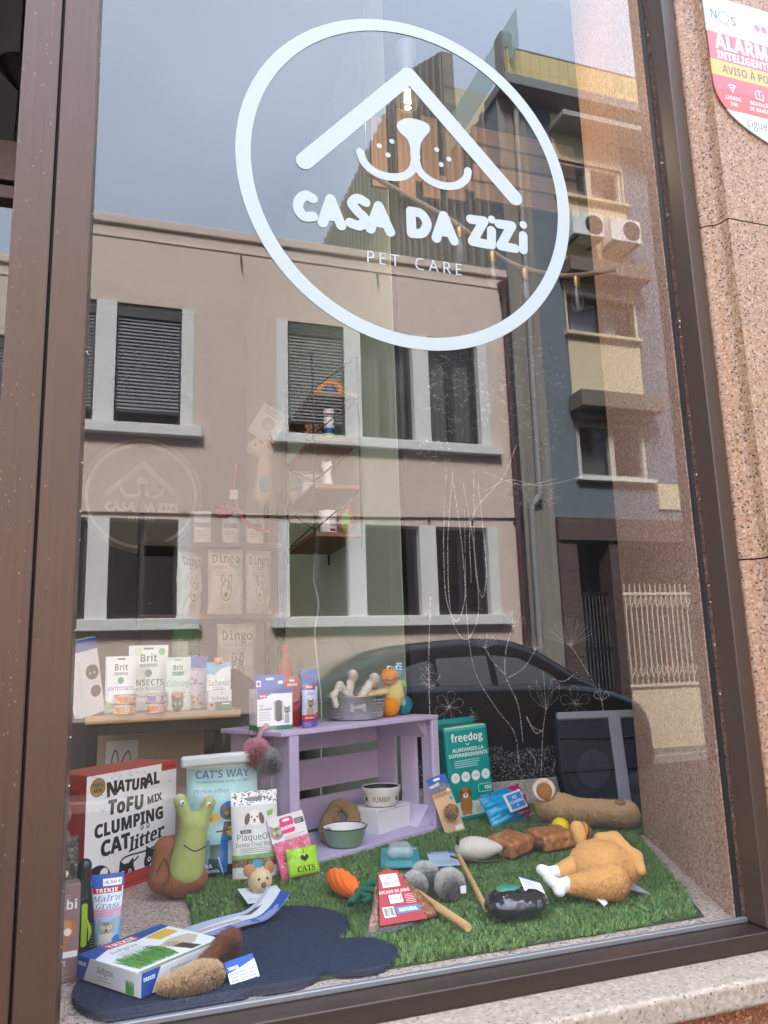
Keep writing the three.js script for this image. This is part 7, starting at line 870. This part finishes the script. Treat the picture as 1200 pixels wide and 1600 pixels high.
  const tb = thing('back_counter', 'dark low counter behind the crate', 'counter', [0.55, 0.551, -2.75]); part(tb, 'counter_top', rbx(-0.35, 0.78, -0.25, 0.33, 0.81, 0.25, 0.004), S({ color: lin(0.06, 0.05, 0.045) })); part(tb, 'front_panel', rbx(-0.33, 0, -0.22, 0.31, 0.779, 0.22, 0.004), S({ color: lin(0.05, 0.045, 0.042) }));
}
// ---------- lamps and the rope string under the ceiling ----------
{
  const p = thing('pendant_bulb', 'lit filament bulb hanging on a cord above the display', 'lamp', [0.79, 3.19, -0.7]);
  part(p, 'cord', rod([0, 0.19, 0], [0, 1.0, 0], 0.003, 0.003, 6), blackMetal); part(p, 'socket', lathe([[0, 0.06], [0.02, 0.06], [0.022, 0.075], [0.022, 0.13], [0.032, 0.14], [0.034, 0.18], [0.02, 0.19], [0, 0.19]], 24), S({ color: lin(0.1, 0.11, 0.12), roughness: 0.5 }));
  part(p, 'glass_bulb', lathe([[0, -0.045], [0.02, -0.042], [0.033, -0.03], [0.039, -0.01], [0.037, 0.012], [0.028, 0.034], [0.018, 0.05], [0.016, 0.06]], 30), clearM);
  part(p, 'filament', [-0.008, 0.0, 0.008].map((x) => rod([x, -0.02, 0], [x * 0.7, 0.03, 0], 0.003, 0.003, 6)), S({ color: 0x222222, emissive: new THREE.Color(1.0, 0.72, 0.38), emissiveIntensity: 3 }));
  const L = new THREE.PointLight(new THREE.Color(1.0, 0.75, 0.45), 0.15, 0, 2); L.position.set(0.79, 3.14, -0.7); L.castShadow = true; L.shadow.radius = 1.5; scene.add(L);
  const s = thing('bulb_string', 'rope string of clear unlit bulbs across the window top', 'light string'), jute = S({ color: lin(0.3, 0.22, 0.13), roughness: 1, bumpMap: fabricB, bumpScale: 0.002 });
  const pts = [[0.6, 2.8, -0.55], [0.68, 2.68, -0.45], [0.79, 2.59, -0.4], [0.88, 2.53, -0.4], [0.96, 2.497, -0.4], [1.05, 2.488, -0.4], [1.13, 2.495, -0.4], [1.26, 2.53, -0.4]]; part(s, 'rope', tube(pts, 0.0065, 80, 8), jute);
  part(s, 'anchor_cord', rod([0.6, 2.8, -0.55], [0.62, 4.19, -0.6], 0.0015, 0.0015, 6), blackMetal);
  for (const [x, y] of [[0.795, 2.585], [0.885, 2.53], [0.975, 2.495], [1.13, 2.495]]) { const b = part(s, 'socket', lathe([[0, -0.03], [0.009, -0.03], [0.01, -0.002], [0.006, 0.004], [0, 0.005]], 18), S({ color: lin(0.3, 0.22, 0.09), metalness: 0.9, roughness: 0.3 }), [x, y - 0.006, -0.4]); part(b, 'clear_bulb', lathe([[0.008, -0.03], [0.012, -0.045], [0.017, -0.07], [0.014, -0.09], [0.0, -0.1]], 20), clearM); part(b, 'wire', tube([[-0.003, -0.03, 0], [-0.006, -0.07, 0], [0.0, -0.085, 0], [0.006, -0.07, 0], [0.003, -0.03, 0]], 0.0008, 20, 5), blackMetal); }
  const d = thing('entrance_pendant', 'black cone pendant lamp behind the entrance transom', 'lamp', [-0.425, 3.72, -1.7]); part(d, 'shade', lathe([[0.012, 0.0], [0.02, 0.01], [0.085, 0.09], [0.08, 0.1], [0, 0.1]], 30), blackMetal); part(d, 'stem', rod([0, 0.1, 0], [0, 0.48, 0], 0.008, 0.008, 6), blackMetal); part(d, 'cord', rod([0, 0, 0], [-0.01, -0.55, 0], 0.005, 0.005, 6), blackMetal);
}
{ // pallet wood on the board wall
  const w = thing('pallet_wood_panel', 'orange brown pallet wood slats fixed high behind the display', 'wood panel'), ws = [['#7d6149', '#957759', '#5c4632'], ['#87694d', '#9d8163', '#634b35'], ['#735841', '#8b6e53', '#543f2d']].map((k) => S({ map: woodTex(...k), roughness: 0.75 }));
  for (const [x0, x1, y0, y1] of [[0.8, 0.86, 3.14, 3.42], [0.9, 0.965, 3.12, 3.47], [0.995, 1.06, 3.13, 3.46], [1.09, 1.16, 3.14, 3.47]]) { const g = rbx(x0, y0, -1.1, x1, y1, -1.085, 0.002), u = g.attributes.uv; for (let i = 0; i < u.count; i++) u.setXY(i, u.getY(i), u.getX(i)); part(w, 'upright_slat', g, ws[Math.floor(rnd() * 3)]); }
  for (let i = 0; i < 4; i++) part(w, 'cross_slat', rbx(1.2, 3.16 + i * 0.078, -1.1, 1.64, 3.226 + i * 0.078, -1.085, 0.002), ws[i % 3]);
  part(w, 'backing_rail', [rbx(0.92, 3.2, -1.118, 1.62, 3.24, -1.1005, 0.002)], ws[0]); part(w, 'wall_spacer', rbx(1.3, 3.2, -1.152, 1.36, 3.24, -1.1185, 0.002), ws[0]); part(w, 'hanger', [rod([0.93, 3.22, -1.109], [0.93, 4.19, -1.109], 0.004, 0.004, 6)], blackMetal);
}
renderer.render(scene, camera);
